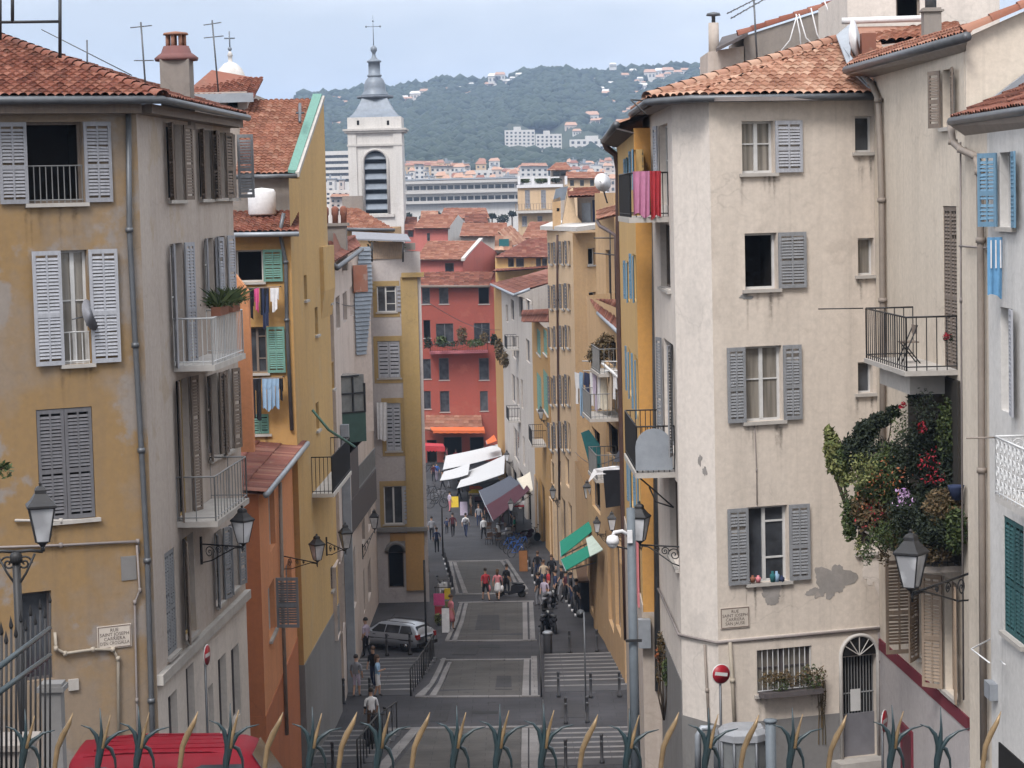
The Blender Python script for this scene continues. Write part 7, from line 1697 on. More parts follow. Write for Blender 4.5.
# lantern on a two armed post behind the dark fence
p = P(22, 700, 25); o = thing('lamp_post', 'dark cast iron lamp post with lantern arm behind the left fence', 'street lamp', p); p0 = Vector(p)
mb = MB(); top = z_at(20, 552, 25); mb.tube([p - Zv * 2, Vector((p.x, p.y, top))], .06, 8); mb.lathe([(.09, 0), (.09, .1), (.07, .14)], (p.x, p.y, top - .15), 10); mb.build('post', M['iron'], o)
mb = MB(); tip = P(43, 554, 25)
X = Vector((1, 0, 0))
for sg in (1, -1):
    L = (tip.x - p.x); b = Vector((p.x, p.y, top))
    mb.tube([b, b + X * sg * L * .5 + Zv * .02, b + X * sg * L], .025, 6)
    mb.tube([b - Zv * .5, b + X * sg * L * .35 - Zv * .3, b + X * sg * L * .7 - Zv * .03], .018, 5)
    mb.tube(scroll(b + X * sg * L * .3 - Zv * .16, X, Zv, .11, 1.8, 24, sg), .014, 4)
    mb.tube([b + X * sg * L, b + X * sg * L + Zv * .08], .03, 6)
mb.build('arm', M['iron'], o)
lantern_parts(o, 0, .92, 0, 0) if False else None
mb0 = MB()
def lantern_world(r, c, k):
    q = math.pi / 4 + .25; c = tuple(c)
    mb = MB(); mb.lathe([(.02 * k, -.1 * k), (.05 * k, -.06 * k), (.1 * k, -.02 * k), (.14 * k, 0)], c, 8); mb.lathe([(.30 * k, .56 * k), (.34 * k, .58 * k), (.34 * k, .61 * k), (.24 * k, .68 * k), (.15 * k, .78 * k), (.13 * k, .80 * k), (.13 * k, .86 * k), (.10 * k, .90 * k), (.03 * k, .93 * k), (.04 * k, .97 * k), (0, 1.0 * k)], c, 4, False, rot=q)
    C = Vector(c)
    for i in range(4):
        a = q + i * math.pi / 2; mb.tube([C + Vector((.15 * k * math.cos(a), .15 * k * math.sin(a), 0)), C + Vector((.29 * k * math.cos(a), .29 * k * math.sin(a), .57 * k))], .014 * k, 4)
    la = mb.build('lantern', M['iron'], r); mb = MB(); mb.lathe([(.14 * k, .01 * k), (.275 * k, .56 * k)], c, 4, False, rot=q); mb.build('lamp_glass', M['lamp_glass'], la)
lantern_world(o, (tip.x, tip.y, top + .14), .85)
# ---- grey lamp column with the camera dome
p = P(636, 775, 41.6); o = thing('camera_column', 'tall grey steel column carrying a white dome camera', 'column', p); ztp = z_at(631, 508, 41.6)
mb = MB(); mb.tube([p - Zv * 1, Vector((p.x, p.y, ztp))], [.12, .10], 12); mb.build('column', plain('column_grey', (.13, .15, .17), .6), o)
mb = MB(); b = Vector((p.x, p.y, z_at(631, 537, 41.6))); mb.tube([b, b + Vector((-.22, -.1, .16)), b + Vector((-.40, -.15, .14)), b + Vector((-.44, -.15, .05))], .045, 7); mb.box(b.x - .1, b.x + .02, b.y - .16, b.y - .1, b.z - .12, b.z + .18); mb.build('arm', M['c_white'], o)
mb = MB(); c = b + Vector((-.44, -.15, -.08)); mb.lathe([(.04, .16), (.12, .13), (.15, .04), (.15, -.04)], c, 16); dm = mb.build('camera_housing', M['c_white'], o)
mb = MB(); mb.lathe([(.135, -.04), (.11, -.1), (.065, -.14), (0, -.16)], c, 14); mb.build('dome', M['lamp_glass'], dm)
mb = MB(); mb.box(p.x - .19, p.x + .19, p.y - .2, p.y - .14, p.z + 3.2, p.z + 3.26); mb.tube([b - Zv * .3, b - Zv * .3 + Vector((-.5, 0, .12))], .02, 5); mb.build('cable_clip', M['iron'], o)
# ---- signs
def disc_sign(name, label, c, r, face, tilt_z=0.0, post_to=None, pr=.03):
    o = thing(name, label, 'road sign', (c.x, c.y, post_to if post_to is not None else c.z))
    mb = MB(); mb.lathe([(0, -.012), (r * .97, -.012), (r, -.004), (r, .004), (0, .005)], (0, 0, 0), 28); m1 = MB(); m1.lathe([(0, .0), (r * .93, .0), (r * .93, .004)], (0, 0, .006), 28); m1.poly([], [])
    m2 = MB(); m2.box(-r * .68, r * .68, -r * .17, r * .17, .0125, .0155)
    mm = Matrix.Rotation(face, 3, 'Z') @ Matrix.Rotation(tilt_z, 3, 'Y') @ Matrix.Rotation(R(90), 3, 'X')
    for k in (mb, m1, m2): k.v = [c + mm @ v for v in k.v]
    pl = mb.build('plate', M['sign_white'], o); m1.build('red_disc', M['sign_red'], pl); m2.build('white_bar', M['sign_white'], pl)
    if post_to is not None:
        mb = MB(); n = mm @ Vector((0, 0, -1)); b = Vector((c.x, c.y, 0)) + n * .05; mb.tube([(b.x, b.y, post_to), (b.x, b.y, c.z + r * .6)], pr, 7); mb.build('post', M['zinc'], o)
    return o
c = P(721, 674, 38.6); disc_sign('no_entry_sign', 'round red no entry sign with a white bar in front of the cream house corner', c, .22, .35, R(10), 6.5)
c = P(884.5, 721, 38); disc_sign('no_entry_sign', 'narrow turned no entry sign beside the arched door', c, .25, 1.15, 0, 6.5)
c = P(207, 655, 39.8); disc_sign('no_entry_sign', 'edge on no entry sign at the grey side wall of the ochre house', c, .24, 1.40, 0, 6.5)
p = G(586, 712); o = thing('mirror_pole', 'thin pole with a round mirror seen from behind on the right landing', 'pole', p); zt_ = p.z + 3.75
mb = MB(); mb.tube([p, Vector((p.x, p.y, zt_))], .03, 7); mb.build('pole', M['zinc'], o)
mb = MB(); mb.lathe([(0, 0), (.12, .02), (.17, .05)], (0, 0, 0), 18); mm = Matrix.Rotation(R(90), 3, 'X'); mb.v = [Vector((p.x - .12, p.y + .08, zt_ - .05)) + mm @ v for v in mb.v]; mb.build('mirror', M['zinc'], o)
for x, y0_, y1_, lab in ((426.5, 652, 560, 'slim dark pole on the left pavement beyond the silver car'), (443, 556, 508, 'thin street pole among the walkers at the far left'), (491, 0, 0, '')):
    if not lab: continue
    p = G(x, y0_); o = thing('street_pole', lab, 'pole', p); h = z_at(x, y1_, p.y / S) - p.z
    mb = MB(); mb.tube([p, p + Zv * h], .05, 7); mb.build('pole', M['iron'], o); mb = MB(); mb.lathe([(.1, 0), (.1, .12), (.06, .2)], p, 10); mb.build('foot', M['iron'], o)
# ---- awnings
def awning(label, wf, wn, of, on, mat, group=None, val=.25, sag=.06, arms=True):
    """wf, wn: far and near wall corners, of, on: far and near outer corners (px, py, depth)"""
    A, B, C_, D = P(*wf), P(*wn), P(*on), P(*of)
    o = thing('awning', label, 'awning', A, group); n = 8
    mb = MB(); mb.smooth = True; vs = []
    for k in (0, .035):
        for i in range(n + 1):
            for j in range(n + 1):
                u, v = i / n, j / n; q = (A * (1 - u) + B * u) * (1 - v) + (D * (1 - u) + C_ * u) * v
                vs.append(q + Zv * (k - sag * math.sin(math.pi * v) * (1 + .4 * math.sin(u * 9))))
    m_ = (n + 1) ** 2; fs = []
    for b_ in (0, m_): fs += [(b_ + i * (n + 1) + j, b_ + i * (n + 1) + j + 1, b_ + (i + 1) * (n + 1) + j + 1, b_ + (i + 1) * (n + 1) + j) for i in range(n) for j in range(n)]
    mb.poly(vs, fs); mb.build('canvas', mat, o)
    mb = MB(); nn = 14; vv = []
    for i in range(nn + 1):
        q = D.lerp(C_, i / nn); vv += [q, q - Zv * (val * (1 - .25 * (i % 2)))]
    mb.poly(vv, [(2 * i, 2 * i + 1, 2 * i + 3, 2 * i + 2) for i in range(nn)]); mb.build('valance', mat, o)
    if arms:
        mb = MB()
        for t in (.12, .88):
            w_ = A.lerp(B, t) - Zv * .5; e = D.lerp(C_, t); mb.tube([w_, e - Zv * .08], .03, 5)
        mb.tube([D, C_], .035, 6); mb.build('frame', M['zinc_pale'], o)
    return o
awning('long white canvas awning, upper one of the two over the busy street', (500, 444, 172), (502, 456, 160), (446, 456, 172), (443, 470, 160), M['c_canvas'], 'white awnings', .2)
awning('white canvas awning, lower one of the two over the busy street', (505, 455, 159), (504, 474, 143), (464, 473, 159), (457, 488.5, 143), M['c_canvas'], 'white awnings', .2)
awning('small white folded awning left of the two long white ones', (470, 463, 158), (468, 475, 151), (444, 472, 158), (440, 481, 151), M['c_canvas'], 'white awnings', .2)
awning('slate and maroon awning sloping over the shop on the right', (510, 476, 142), (523, 486, 128), (479, 491, 142), (486, 507, 128), M['c_slate'], None, .1)
awning('deep maroon awning front hanging below the slate one', (524, 481, 128.3), (530, 490, 121), (486, 506, 128.3), (493, 521, 121), M['c_maroon'], None, .15)
awning('cream awning flap at the far right shop front', (530, 472, 128), (533, 490, 122), (517, 479, 128), (527, 494, 122), M['c_cream'], None, .1)
awning('dark green shop awning, upper one of the pair at the right', (590, 521, 89), (592, 532, 86), (560, 542, 89), (561, 557, 86), M['c_green'], 'green awnings', .12, .02)
awning('dark green shop awning, lower one of the pair at the right', (593, 543, 85.5), (596, 553, 82), (561, 560, 85.5), (566, 571, 82), M['c_green'], 'green awnings', .12, .02)
awning('pale green side flap beside the lower green awning', (592, 536, 82), (603, 550, 79), (586, 539, 82), (590, 557, 79), plain('c_mint', (.42, .50, .44), .8), None, .02, .01, False)
awning('bright orange awning in front of the red house', (430, 427, 184), (484, 427, 184), (433, 431, 178), (485, 431, 178), M['c_orange'], None, .25, .1, False)
awning('red awning with a cream edge at the far left corner', (422, 443, 176), (443, 444, 176), (422, 446.5, 172), (445, 447, 172), M['c_red'], None, .5, .05, False)
awning('orange red awning end beyond the white awnings', (494, 435, 165), (497, 441, 160), (486, 441, 165), (487, 444.5, 160), M['c_orange'], None, .1, .02)
# terrace shade house below green awnings
mb = MB(); p = G(596, 618); v = [P(580, 600, 84), P(600, 600, 84), P(603, 590, 90), P(583, 590, 92)]; 
o = thing('serving_counter', 'brown topped serving counter in the shade below the green awnings', 'counter', G(592, 614))
a, b = G(581, 612), G(606, 616); h = 1.5
mb = MB(); mb.obox(a, (b.x - a.x, 0, 0), (0, 5, 0), (0, 0, h)); mb.build('body', M['c_black'], o)
mb = MB(); mb.obox(a + Zv * h - Vector((.1, .1, 0)), (b.x - a.x + .2, 0, 0), (0, 5.2, 0), (0, 0, .08)); mb.build('top', M['c_brown'], o)
# ---- litter bins, boards, panels
def bin_(label, p, h=.95, r=.27, mat='bollard_iron'):
    o = thing('litter_bin', label, 'bin', p); mb = MB(); mb.lathe([(r * .85, 0), (r, .05), (r, h - .08), (r * .9, h)], p, 14); mb.build('body', M[mat], o); mb = MB(); mb.lathe([(r * 1.12, h - .02), (r * 1.12, h + .06), (r * .8, h + .1), (0, h + .1)], p, 14); mb.build('lid', M['zinc_pale'], o); return o
bin_('dark litter bin with a pale lid by the upper right steps', G(617.5, 654)); bin_('dark waste bin at the right kerb near the motorcycles', G(548, 655), .95, .2)
def board(label, px, py, w_, h, mat, lean=.25, cat='sign board'):
    p = G(px, py); o = thing('sign_board', label, cat, p); mb = MB()
    for s_ in (1, -1): mb.prism([p + Vector((-w_ / 2, s_ * lean, 0)), p + Vector((w_ / 2, s_ * lean, 0)), p + Vector((w_ / 2, s_ * .02, h)), p + Vector((-w_ / 2, s_ * .02, h))], Vector((0, .03, 0)))
    mb.build('panel', mat, o); mb = MB(); mb.tube([p + Vector((-w_ / 2, 0, h)), p + Vector((w_ / 2, 0, h))], .03, 5); mb.build('hinge', M['iron'], o)
board('white menu board standing outside the shaded shop', 464, 515, .6, 1.1, M['c_lilac']); board('yellow menu board beside the white one', 455, 507, .6, .9, M['c_yellow']); board('orange brown board on the right pavement by the bicycles', 523.5, 571, .5, 1.25, plain('c_rust', (.3, .13, .05), .8)); board('narrow white board beside the pink dressed walker', 446, 632, .35, 1.15, M['c_white'])
p = G(443, 616); o = thing('souvenir_stand', 'little souvenir stand with red, yellow and pink goods on the left kerb', 'stand', p)
mb = MB(); 
for dx in (-.35, .35): mb.tube([p + Vector((dx, 0, 0)), p + Vector((dx, 0, 1.5))], .025, 5)
mb.tube([p + Vector((-.4, 0, 1.45)), p + Vector((.45, 0, 1.45))], .025, 5); mb.build('frame', M['iron'], o)
for k, (dx, dz_, w_, h, mt) in enumerate(((-.45, .55, .55, .6, 'c_hotpink'), (.1, .85, .3, .55, 'c_yellow'), (-.4, .1, .4, .4, 'c_red'), (.12, .3, .35, .45, 'leaf_lime'))):
    mb = MB(); mb.obox(p + Vector((dx, -.08 + k * .02, dz_)), (w_, 0, 0), (0, .05, 0), (0, 0, h)); mb.build('goods', M[mt], o)
o = plant('street_plant', 'yellow green potted plant beside the souvenir stand', 'plant', G(438, 626), [(438, 619, G(438, 626).y / S, 4, 7, 160, .16, 'leaf_lime')])
# ---- telephone cabin top and pillar near the bottom edge
p = P(742, 790, 36.5); o = thing('phone_cabin', 'grey glass telephone cabin with a flat domed top', 'phone booth', (p.x, p.y, 7.6)); x0_, x1_ = P(719, 735, 36.5).x, P(767, 735, 36.5).x; zt_ = z_at(742, 731, 36.5)
w_ = x1_ - x0_; cx, cy = (x0_ + x1_) / 2, p.y
def octo(s_, z_): return [Vector((cx + w_ / 2 * s_ * a, cy + w_ / 2 * s_ * b, z_)) for a, b in ((-1, -.5), (-.5, -1), (.5, -1), (1, -.5), (1, .5), (.5, 1), (-.5, 1), (-1, .5))]
mb = MB(); mb.prism(octo(1.0, zt_ - .14), Vector((0, 0, .14))); a = octo(1, zt_); b = octo(.8, zt_ + .1); mb.poly(a + b, [(i, (i + 1) % 8, 8 + (i + 1) % 8, 8 + i) for i in range(8)] + [list(range(8, 16))]); mb.build('roof', plain('cabin_grey', (.26, .265, .28), .4), o)
mb = MB(); a = octo(.92, 7.6)
for q_ in a: mb.tube([q_, Vector((q_.x, q_.y, zt_ - .1))], .035, 5)
mb.build('frame', M['zinc'], o)
mb = MB(); a = octo(.90, 7.7); mb.poly(a + octo(.9, zt_ - .15), [(i, (i + 1) % 8, 8 + (i + 1) % 8, 8 + i) for i in range(8)]); mb.build('glazing', plain('cabin_glass', (.16, .165, .165), .15, .3), o)
p = P(771, 760, 36); mb = MB(); mb.tube([(p.x, p.y, 6.5), (p.x, p.y, z_at(770, 722, 36))], .11, 10); mb.lathe([(.14, 0), (.14, .05), (0, .06)], (p.x, p.y, z_at(770, 722, 36)), 10); o = mb.build('steel_pillar', M['column_grey'], None, (p.x, p.y, 6.5)); props(o, 'pale blue grey steel pillar right of the phone cabin', 'pillar')
mb = MB(); ps = [P(*q_, 38.2) for q_ in ((698, 770), (698, 735), (702, 728), (714, 728), (717, 735), (717, 770))]; mb.tube(ps, .07, 8); o = mb.build('hoop_barrier', M['zinc_pale'], None, (ps[0].x, ps[0].y, 6.5)); props(o, 'grey steel hoop barrier left of the phone cabin', 'barrier')
# ---- left garden fence and gate pillar
o = thing('garden_fence', 'tall dark green iron fence climbing at the left edge', 'fence', P(0, 760, 20)); 
for i in range(15):
    t = i / 14; xx = -18 + 68 * t; d_ = 15 + 7.5 * t; yt = 672 - 68 * t if t < 1 else 604
    yt = 648 - 45 * t + (12 if i % 2 else 0); a = P(xx, 790, d_); b = P(xx, yt, d_)
    mb = MB(); mb.tube([a, b], .014, 5); mb.lathe([(.014, 0), (.024, .03), (0, .14)], b, 6); mb.build('bar', M['iron'], o)
mb = MB()
for y0_, y1_ in ((680, 628), (705, 655), (775, 770)): mb.tube([P(-18, y0_, 15), P(50, y1_, 22.5)], .03, 5)
mb.build('rail', M['teal_iron'], o)
mb = MB(); 
p = P(53, 700, 24); o = thing('gate_pillar', 'grey stone gate pillar with a moulded cap behind the red car', 'pillar', (p.x, p.y, 6)); zt_ = z_at(53, 690, 24); mb.box(p.x - .13, p.x + .13, p.y - .13, p.y + .13, 6, zt_); mb.build('shaft', M['grey_plinth'], o)
mb = MB(); mb.box(p.x - .18, p.x + .18, p.y - .18, p.y + .18, zt_, zt_ + .07); mb.box(p.x - .15, p.x + .15, p.y - .15, p.y + .15, zt_ + .07, zt_ + .11); mb.build('cap', M['grey_plinth'], o)
p = P(4, 740, 20); mb = MB(); mb.box(p.x - .5, p.x + .3, p.y - .3, p.y + .3, 6, z_at(4, 745, 20)); mb.box(p.x - .55, p.x + .35, p.y - .35, p.y + .35, z_at(4, 745, 20), z_at(4, 739, 20)); o = mb.build('fence_plinth', M['rough_render'], None, (p.x, p.y, 6)); props(o, 'low grey masonry block at the left bottom edge', 'plinth')
# twig entering at the left edge
tr = thing('tree', 'tree outside the left edge whose leafy twig reaches into view', 'tree', P(-70, 760, 22)); b = P(-70, 470, 22)
mb = MB(); mb.tube([P(-75, 800, 22), P(-72, 600, 22), b, P(-60, 400, 22)], [.16, .12, .08, .04], 8); mb.tube([b, P(-30, 480, 22), P(6, 467, 22)], [.04, .02, .008], 5); mb.build('trunk', M['bark'], tr)
mb = MB(); mb.leaves(P(2, 470, 22), (.17, .12, .13), 60, .1, rnd); mb.leaves(P(-25, 470, 22), (.3, .2, .2), 200, .1, rnd); mb.leaves(P(-70, 430, 22), (.7, .7, .8), 900, .11, rnd); mb.build('crown', M['leaf'], tr)
# ---- terrace under the camera, with its spiked railing
mb = MB(); mb.box(-14, 14, -12, 4.2, 6, 18.15); struct(mb, 'terrace', M['rough_render'])
fz = 3 * S
fo = thing('spiked_railing', 'dark teal iron railing with curled spikes and gilded buds across the front', 'railing', Vector((0, fz, 18.15)))
mb = MB(); 
zr_ = P(512, 800, 3).z
for zz_ in (zr_ - .05, 18.25): mb.box(-1.5, 1.5, fz - .012, fz + .012, zz_ - .02, zz_)
mb.build('rail', M['teal_iron'], fo)
def blade(mb, pts, w_, th=.45):
    """tapered flat leaf along a path in the railing's plane, with real thickness"""
    k = len(pts); rr_ = []
    for i in range(k): t = i / (k - 1); rr_.append(max(.0007, 0.9 * w_ * (1 - t) ** .55 * (0.75 + .5 * math.sin(math.pi * min(1, t * 1.15)))))
    mb.tube(pts, rr_, 8)
PX = fz / F
rs = random.Random(9)
for i, x in enumerate((25, 101, 139.5, 229, 312, 380, 456, 499, 544, 629, 708, 792.5, 893, 940)):
    b = P(x - 3, 775, 3); o_ = lambda dx, dy, dd=0.0: P(x + dx + (0), dy, 3) + Vector((0, dd, 0))
    mb = MB(); rx = rs.uniform(-1.5, 1.5); ry = rs.uniform(-3, 3) + (4 if i in (0,) else 0)
    blade(mb, [o_(-4, 790), o_(-3, 760), o_(0, 742), o_(1 + rx * .5, 728 + ry), o_(0 + rx, 706 + ry)], .0062)
    mb.build('spike', M['teal_iron'], fo)
    mb = MB()
    blade(mb, [o_(-3, 762), o_(-2, 745), o_(-5, 733 + ry), o_(-11, 726 + ry), o_(-20, 723 + ry)], .0050); mb.build('curled_leaf', M['teal_iron'], fo)
    mb = MB(); blade(mb, [o_(-2, 765), o_(1, 748), o_(8, 737 + ry), o_(18, 730 + ry), o_(30, 727 + ry)], .0052); mb.build('curled_leaf', M['teal_iron'], fo)
    mb = MB(); blade(mb, [o_(1, 748, .02), o_(8, 752, .02), o_(12, 762, .02), o_(14, 785, .02)], .0045); mb.build('curled_leaf', M['teal_iron'], fo)
    if i != 13: mb = MB(); blade(mb, [o_(2, 748, -.004), o_(4, 735 + ry), o_(7, 724 + ry), o_(10, 712 + ry, -.004)][::1], .0040); mb.build('gilded_bud', M['gold'], fo)
for x in (61, 186, 271, 345, 418, 586, 667, 747, 834.6, 989):
    mb = MB(); h = rs.uniform(-2, 2)
    mb.tube([P(x - 7, 785, 3), P(x - 6, 765, 3), P(x - 3.5, 748 + h, 3), P(x + 2, 735 + h, 3), P(x + 8, 724 + h, 3), P(x + 12, 713 + h, 3)], [.0042, .0042, .0047, .0054, .004, .0005], 8); mb.build('gilded_bud', M['gold'], fo)
# ================================================================ VEHICLES
def loft_body(mb, st, arc=3):
    """st: stations along x: (x, z_bottom, z_belt, z_top, half_bottom, half_belt, half_top)"""
    rings = []
    for x, zb_, zw, zt_, hb, hw_, ht in st:
        zm = (zb_ + zw) / 2
        half = [(hb * .8, zb_), (hb, zb_ + .1), (hw_ * 1.02, zm), (hw_, zw), (ht + (hw_ - ht) * .35, zw + (zt_ - zw) * .62), (ht, zt_ - .05 * (zt_ > zw + .1)), (ht * .7, zt_), (0, zt_ + .015)]
        rings.append([Vector((x, y, z)) for y, z in half] + [Vector((x, -y, z)) for y, z in half[-2::-1]])
    n = len(rings[0]); mb.smooth = True
    mb.poly([v for r_ in rings for v in r_], [(i * n + j, i * n + j + 1, (i + 1) * n + j + 1, (i + 1) * n + j) for i in range(len(rings) - 1) for j in range(n - 1)] + [list(range(n)), [(len(rings) - 1) * n + j for j in range(n)][::-1]])
    mb.smooth = False
def wheel(parent, x, y, r, w_=.19):
    mb = MB(); s_ = 1 if y > 0 else -1
    mb.lathe([(r * .62, -w_ / 2), (r * .93, -w_ / 2), (r, -w_ * .3), (r, w_ * .3), (r * .93, w_ / 2), (r * .62, w_ / 2)], (x, 0, r), 22, True, 'y'); mb.v = [v + Vector((0, y, 0)) for v in mb.v]
    wh = mb.build('wheel', M['rubber'], parent)
    mb = MB(); mb.lathe([(0, s_ * w_ * .36), (r * .2, s_ * w_ * .40), (r * .6, s_ * w_ * .30), (r * .64, s_ * w_ * .5)], (x, 0, r), 18, True, 'y'); mb.v = [v + Vector((0, y, 0)) for v in mb.v]; mb.build('rim', M['chrome'], wh)
def car(name, label, cat, st, paint, panes, wheels, bumper, lights, extras=None):
    r = thing(name, label, cat, (0, 0, 0))
    mb = MB(); loft_body(mb, st); bd = mb.build('body', paint, r)
    for pts in panes:
        for s_ in ((1, -1) if pts[0][1] > 0 and pts[1][1] > 0 else (1,)):
            mb = MB(); a = [Vector((x, y * s_, z)) for x, y, z in pts]; c = sum(a, Vector()) / len(a); nrm = (a[1] - a[0]).cross(a[2] - a[0]).normalized(); 
            if nrm.dot(c - Vector((c.x, 0, .8))) < 0 and abs(nrm.y) > .5: nrm = -nrm
            if abs(nrm.y) <= .5 and nrm.dot(Vector((c.x, 0, 0)) - Vector((0, 0, -.5))) < 0: nrm = -nrm
            mb.prism([q_ + nrm * .004 for q_ in a], nrm * .012); mb.build('window', M['glass'], r)
    for x, y, rr_ in wheels: wheel(r, x, y, rr_)
    for (x0, x1, y0, y1, z0, z1), mt, nm in bumper: mb = MB(); mb.box(x0, x1, y0, y1, z0, z1); mb.build(nm, M[mt], r)
    for (x0, x1, y0, y1, z0, z1), mt, nm in lights: mb = MB(); mb.box(x0, x1, y0, y1, z0, z1); mb.build(nm, M[mt], r)
    if extras: extras(r)
    return r
# silver estate: x forward, origin under the middle
st = [(-2.2, .42, .80, .84, .72, .76, .74), (-2.16, .30, .92, 1.0, .78, .83, .72), (-2.05, .26, .95, 1.18, .82, .85, .66), (-1.75, .24, .96, 1.42, .83, .86, .60), (-.9, .22, .95, 1.49, .84, .87, .61), (.2, .22, .93, 1.48, .84, .87, .60), (.62, .22, .93, 1.38, .84, .87, .60), (1.15, .22, .93, .99, .84, .86, .72), (1.9, .24, .82, .86, .80, .82, .70), (2.12, .30, .66, .70, .74, .76, .66), (2.2, .36, .56, .58, .66, .68, .6)]
def hy(z): return .866 - (z - .95) / (1.45 - .95) * .235
def side(x0, x1, xa, xb, z0=.98, z1=1.37): return [(x0, hy(z0), z0), (x1, hy(z0), z0), (xb, hy(z1), z1), (xa, hy(z1), z1)]
def est(r):
    for s_ in (1, -1):
        mb = MB(); mb.tube([(-1.8, s_ * .52, 1.46), (-1.6, s_ * .53, 1.53), (.1, s_ * .53, 1.54), (.3, s_ * .52, 1.49)], .018, 5); mb.build('roof_rail', M['black_plastic'], r)
        mb = MB(); mb.ball((.75, s_ * .97, 1.0), .09, .06, .06); mb.build('mirror', M['silver_paint'], r)
        mb = MB(); mb.box(-1.9, 1.5, s_ * .872 - .012, s_ * .872 + .012, .62, .68); mb.build('side_moulding', M['black_plastic'], r)
        for x in (-.28, .62): mb = MB(); mb.box(x - .09, x + .09, s_ * .885 - .012, s_ * .885 + .012, .83, .86); mb.build('door_handle', M['black_plastic'], r)
    mb = MB(); mb.tube([(.1, .2, 1.48), (-.3, .2, 1.9)], .008, 4); mb.build('aerial', M['iron'], r)
    mb = MB(); mb.box(-2.225, -2.205, -.26, .26, .62, .74); mb.build('number_plate', M['sign_white'], r)
car1 = car('estate_car', 'silver estate car parked across the left side street', 'car', st, M['silver_paint'], [side(-1.88, -1.02, -1.62, -1.05), side(-.96, -.08, -.98, -.12), side(-.02, .86, -.05, .42), [(-2.12, .66, 1.02), (-2.12, -.66, 1.02), (-1.86, -.56, 1.36), (-1.86, .56, 1.36)], [(1.10, .66, 1.03), (1.10, -.66, 1.03), (.68, -.56, 1.37), (.68, .56, 1.37)]],
    [(-1.32, .76, .31), (-1.32, -.76, .31), (1.35, .76, .31), (1.35, -.76, .31)], [((-2.28, -2.12, -.84, .84, .34, .52), 'black_plastic', 'bumper'), ((2.1, 2.24, -.78, .78, .30, .48), 'black_plastic', 'bumper')],
    [((-2.215, -2.02, .62, .855, .72, .98), 'tail_red', 'tail_light'), ((-2.215, -2.02, -.855, -.62, .72, .98), 'tail_red', 'tail_light'), ((2.0, 2.17, .45, .74, .58, .70), 'headlamp', 'headlight'), ((2.0, 2.17, -.74, -.45, .58, .70), 'headlamp', 'headlight')], est)
p = G(393, 650); car1.location = p + Vector((0, .6, .0)); car1.scale = (.84,) * 3; car1.rotation_euler = (0, R(0), math.pi - R(33))
# red hatchback / small van close under the railing, roof in view
H0 = P(160, 732.5, 35.2).z
st = [(-1.95, .5, .95, 1.0, .74, .78, .76), (-1.93, .3, 1.1, 1.82, .80, .84, .70), (-1.85, .26, 1.1, 1.93, .82, .86, .69), (-1.0, .24, 1.08, 1.97, .83, .87, .70), (.85, .24, 1.06, 1.96, .83, .87, .69), (1.05, .24, 1.06, 1.90, .83, .87, .67), (1.6, .24, 1.05, 1.13, .83, .86, .74), (2.0, .26, .9, .98, .80, .83, .72), (2.2, .34, .7, .76, .72, .75, .66)]
def hy2(z): return .868 - (z - 1.06) / .84 * .19
def side2(x0, x1, xa, xb, z0=1.14, z1=1.74): return [(x0, hy2(z0), z0), (x1, hy2(z0), z0), (xb, hy2(z1), z1), (xa, hy2(z1), z1)]
def vanx(r):
    for s_ in (1, -1):
        mb = MB(); mb.tube([(-1.7, s_ * .64, 1.9), (-1.0, s_ * .655, 1.965), (.4, s_ * .64, 1.945), (.62, s_ * .63, 1.9)], .016, 5); mb.build('gutter_strip', M['red_paint'], r)
        mb = MB(); mb.ball((1.0, s_ * 1.0, 1.15), .11, .08, .1); mb.build('mirror', M['black_plastic'], r)
    mb = MB()
    for k in range(4): mb.box(-1.55, .7, -.45 + k * .3 - .02, -.45 + k * .3 + .02, 1.945, 1.982)
    mb.build('roof_rib', M['red_paint'], r)
car2 = car('red_van', 'bright red high roofed car parked right below the railing, roof in view', 'car', st, M['red_paint'], [side2(-1.75, -.92, -1.68, -.95), side2(-.86, -.02, -.88, -.05), side2(.04, 1.38, .02, .92), [(1.55, .70, 1.16), (1.55, -.70, 1.16), (1.09, -.61, 1.87), (1.09, .61, 1.87)], [(-1.93, .66, 1.2), (-1.93, -.66, 1.2), (-1.86, -.6, 1.72), (-1.86, .6, 1.72)]],
    [(-1.3, .76, .32), (-1.3, -.76, .32), (1.4, .76, .32), (1.4, -.76, .32)], [((-2.02, -1.86, -.84, .84, .32, .55), 'black_plastic', 'bumper'), ((2.1, 2.26, -.78, .78, .30, .5), 'black_plastic', 'bumper')],
    [((-1.99, -1.88, .6, .85, .8, 1.1), 'tail_red', 'tail_light'), ((-1.99, -1.88, -.85, -.6, .8, 1.1), 'tail_red', 'tail_light'), ((2.02, 2.18, .45, .74, .72, .86), 'headlamp', 'headlight'), ((2.02, 2.18, -.74, -.45, .72, .86), 'headlamp', 'headlight')], vanx)
k = 1.16; p = P(162, 745, 34.6); car2.scale = (k, k, k); car2.location = (P(191, 745, 34.6).x, p.y, H0 - 1.985 * k); car2.rotation_euler = (0, 0, 0)
if car2.location.z > 7.6:
    mb = MB(); mb.box(-11, -4.4, 43, 47.5, 6, car2.location.z); struct(mb, 'parking_ledge', M['asphalt'])
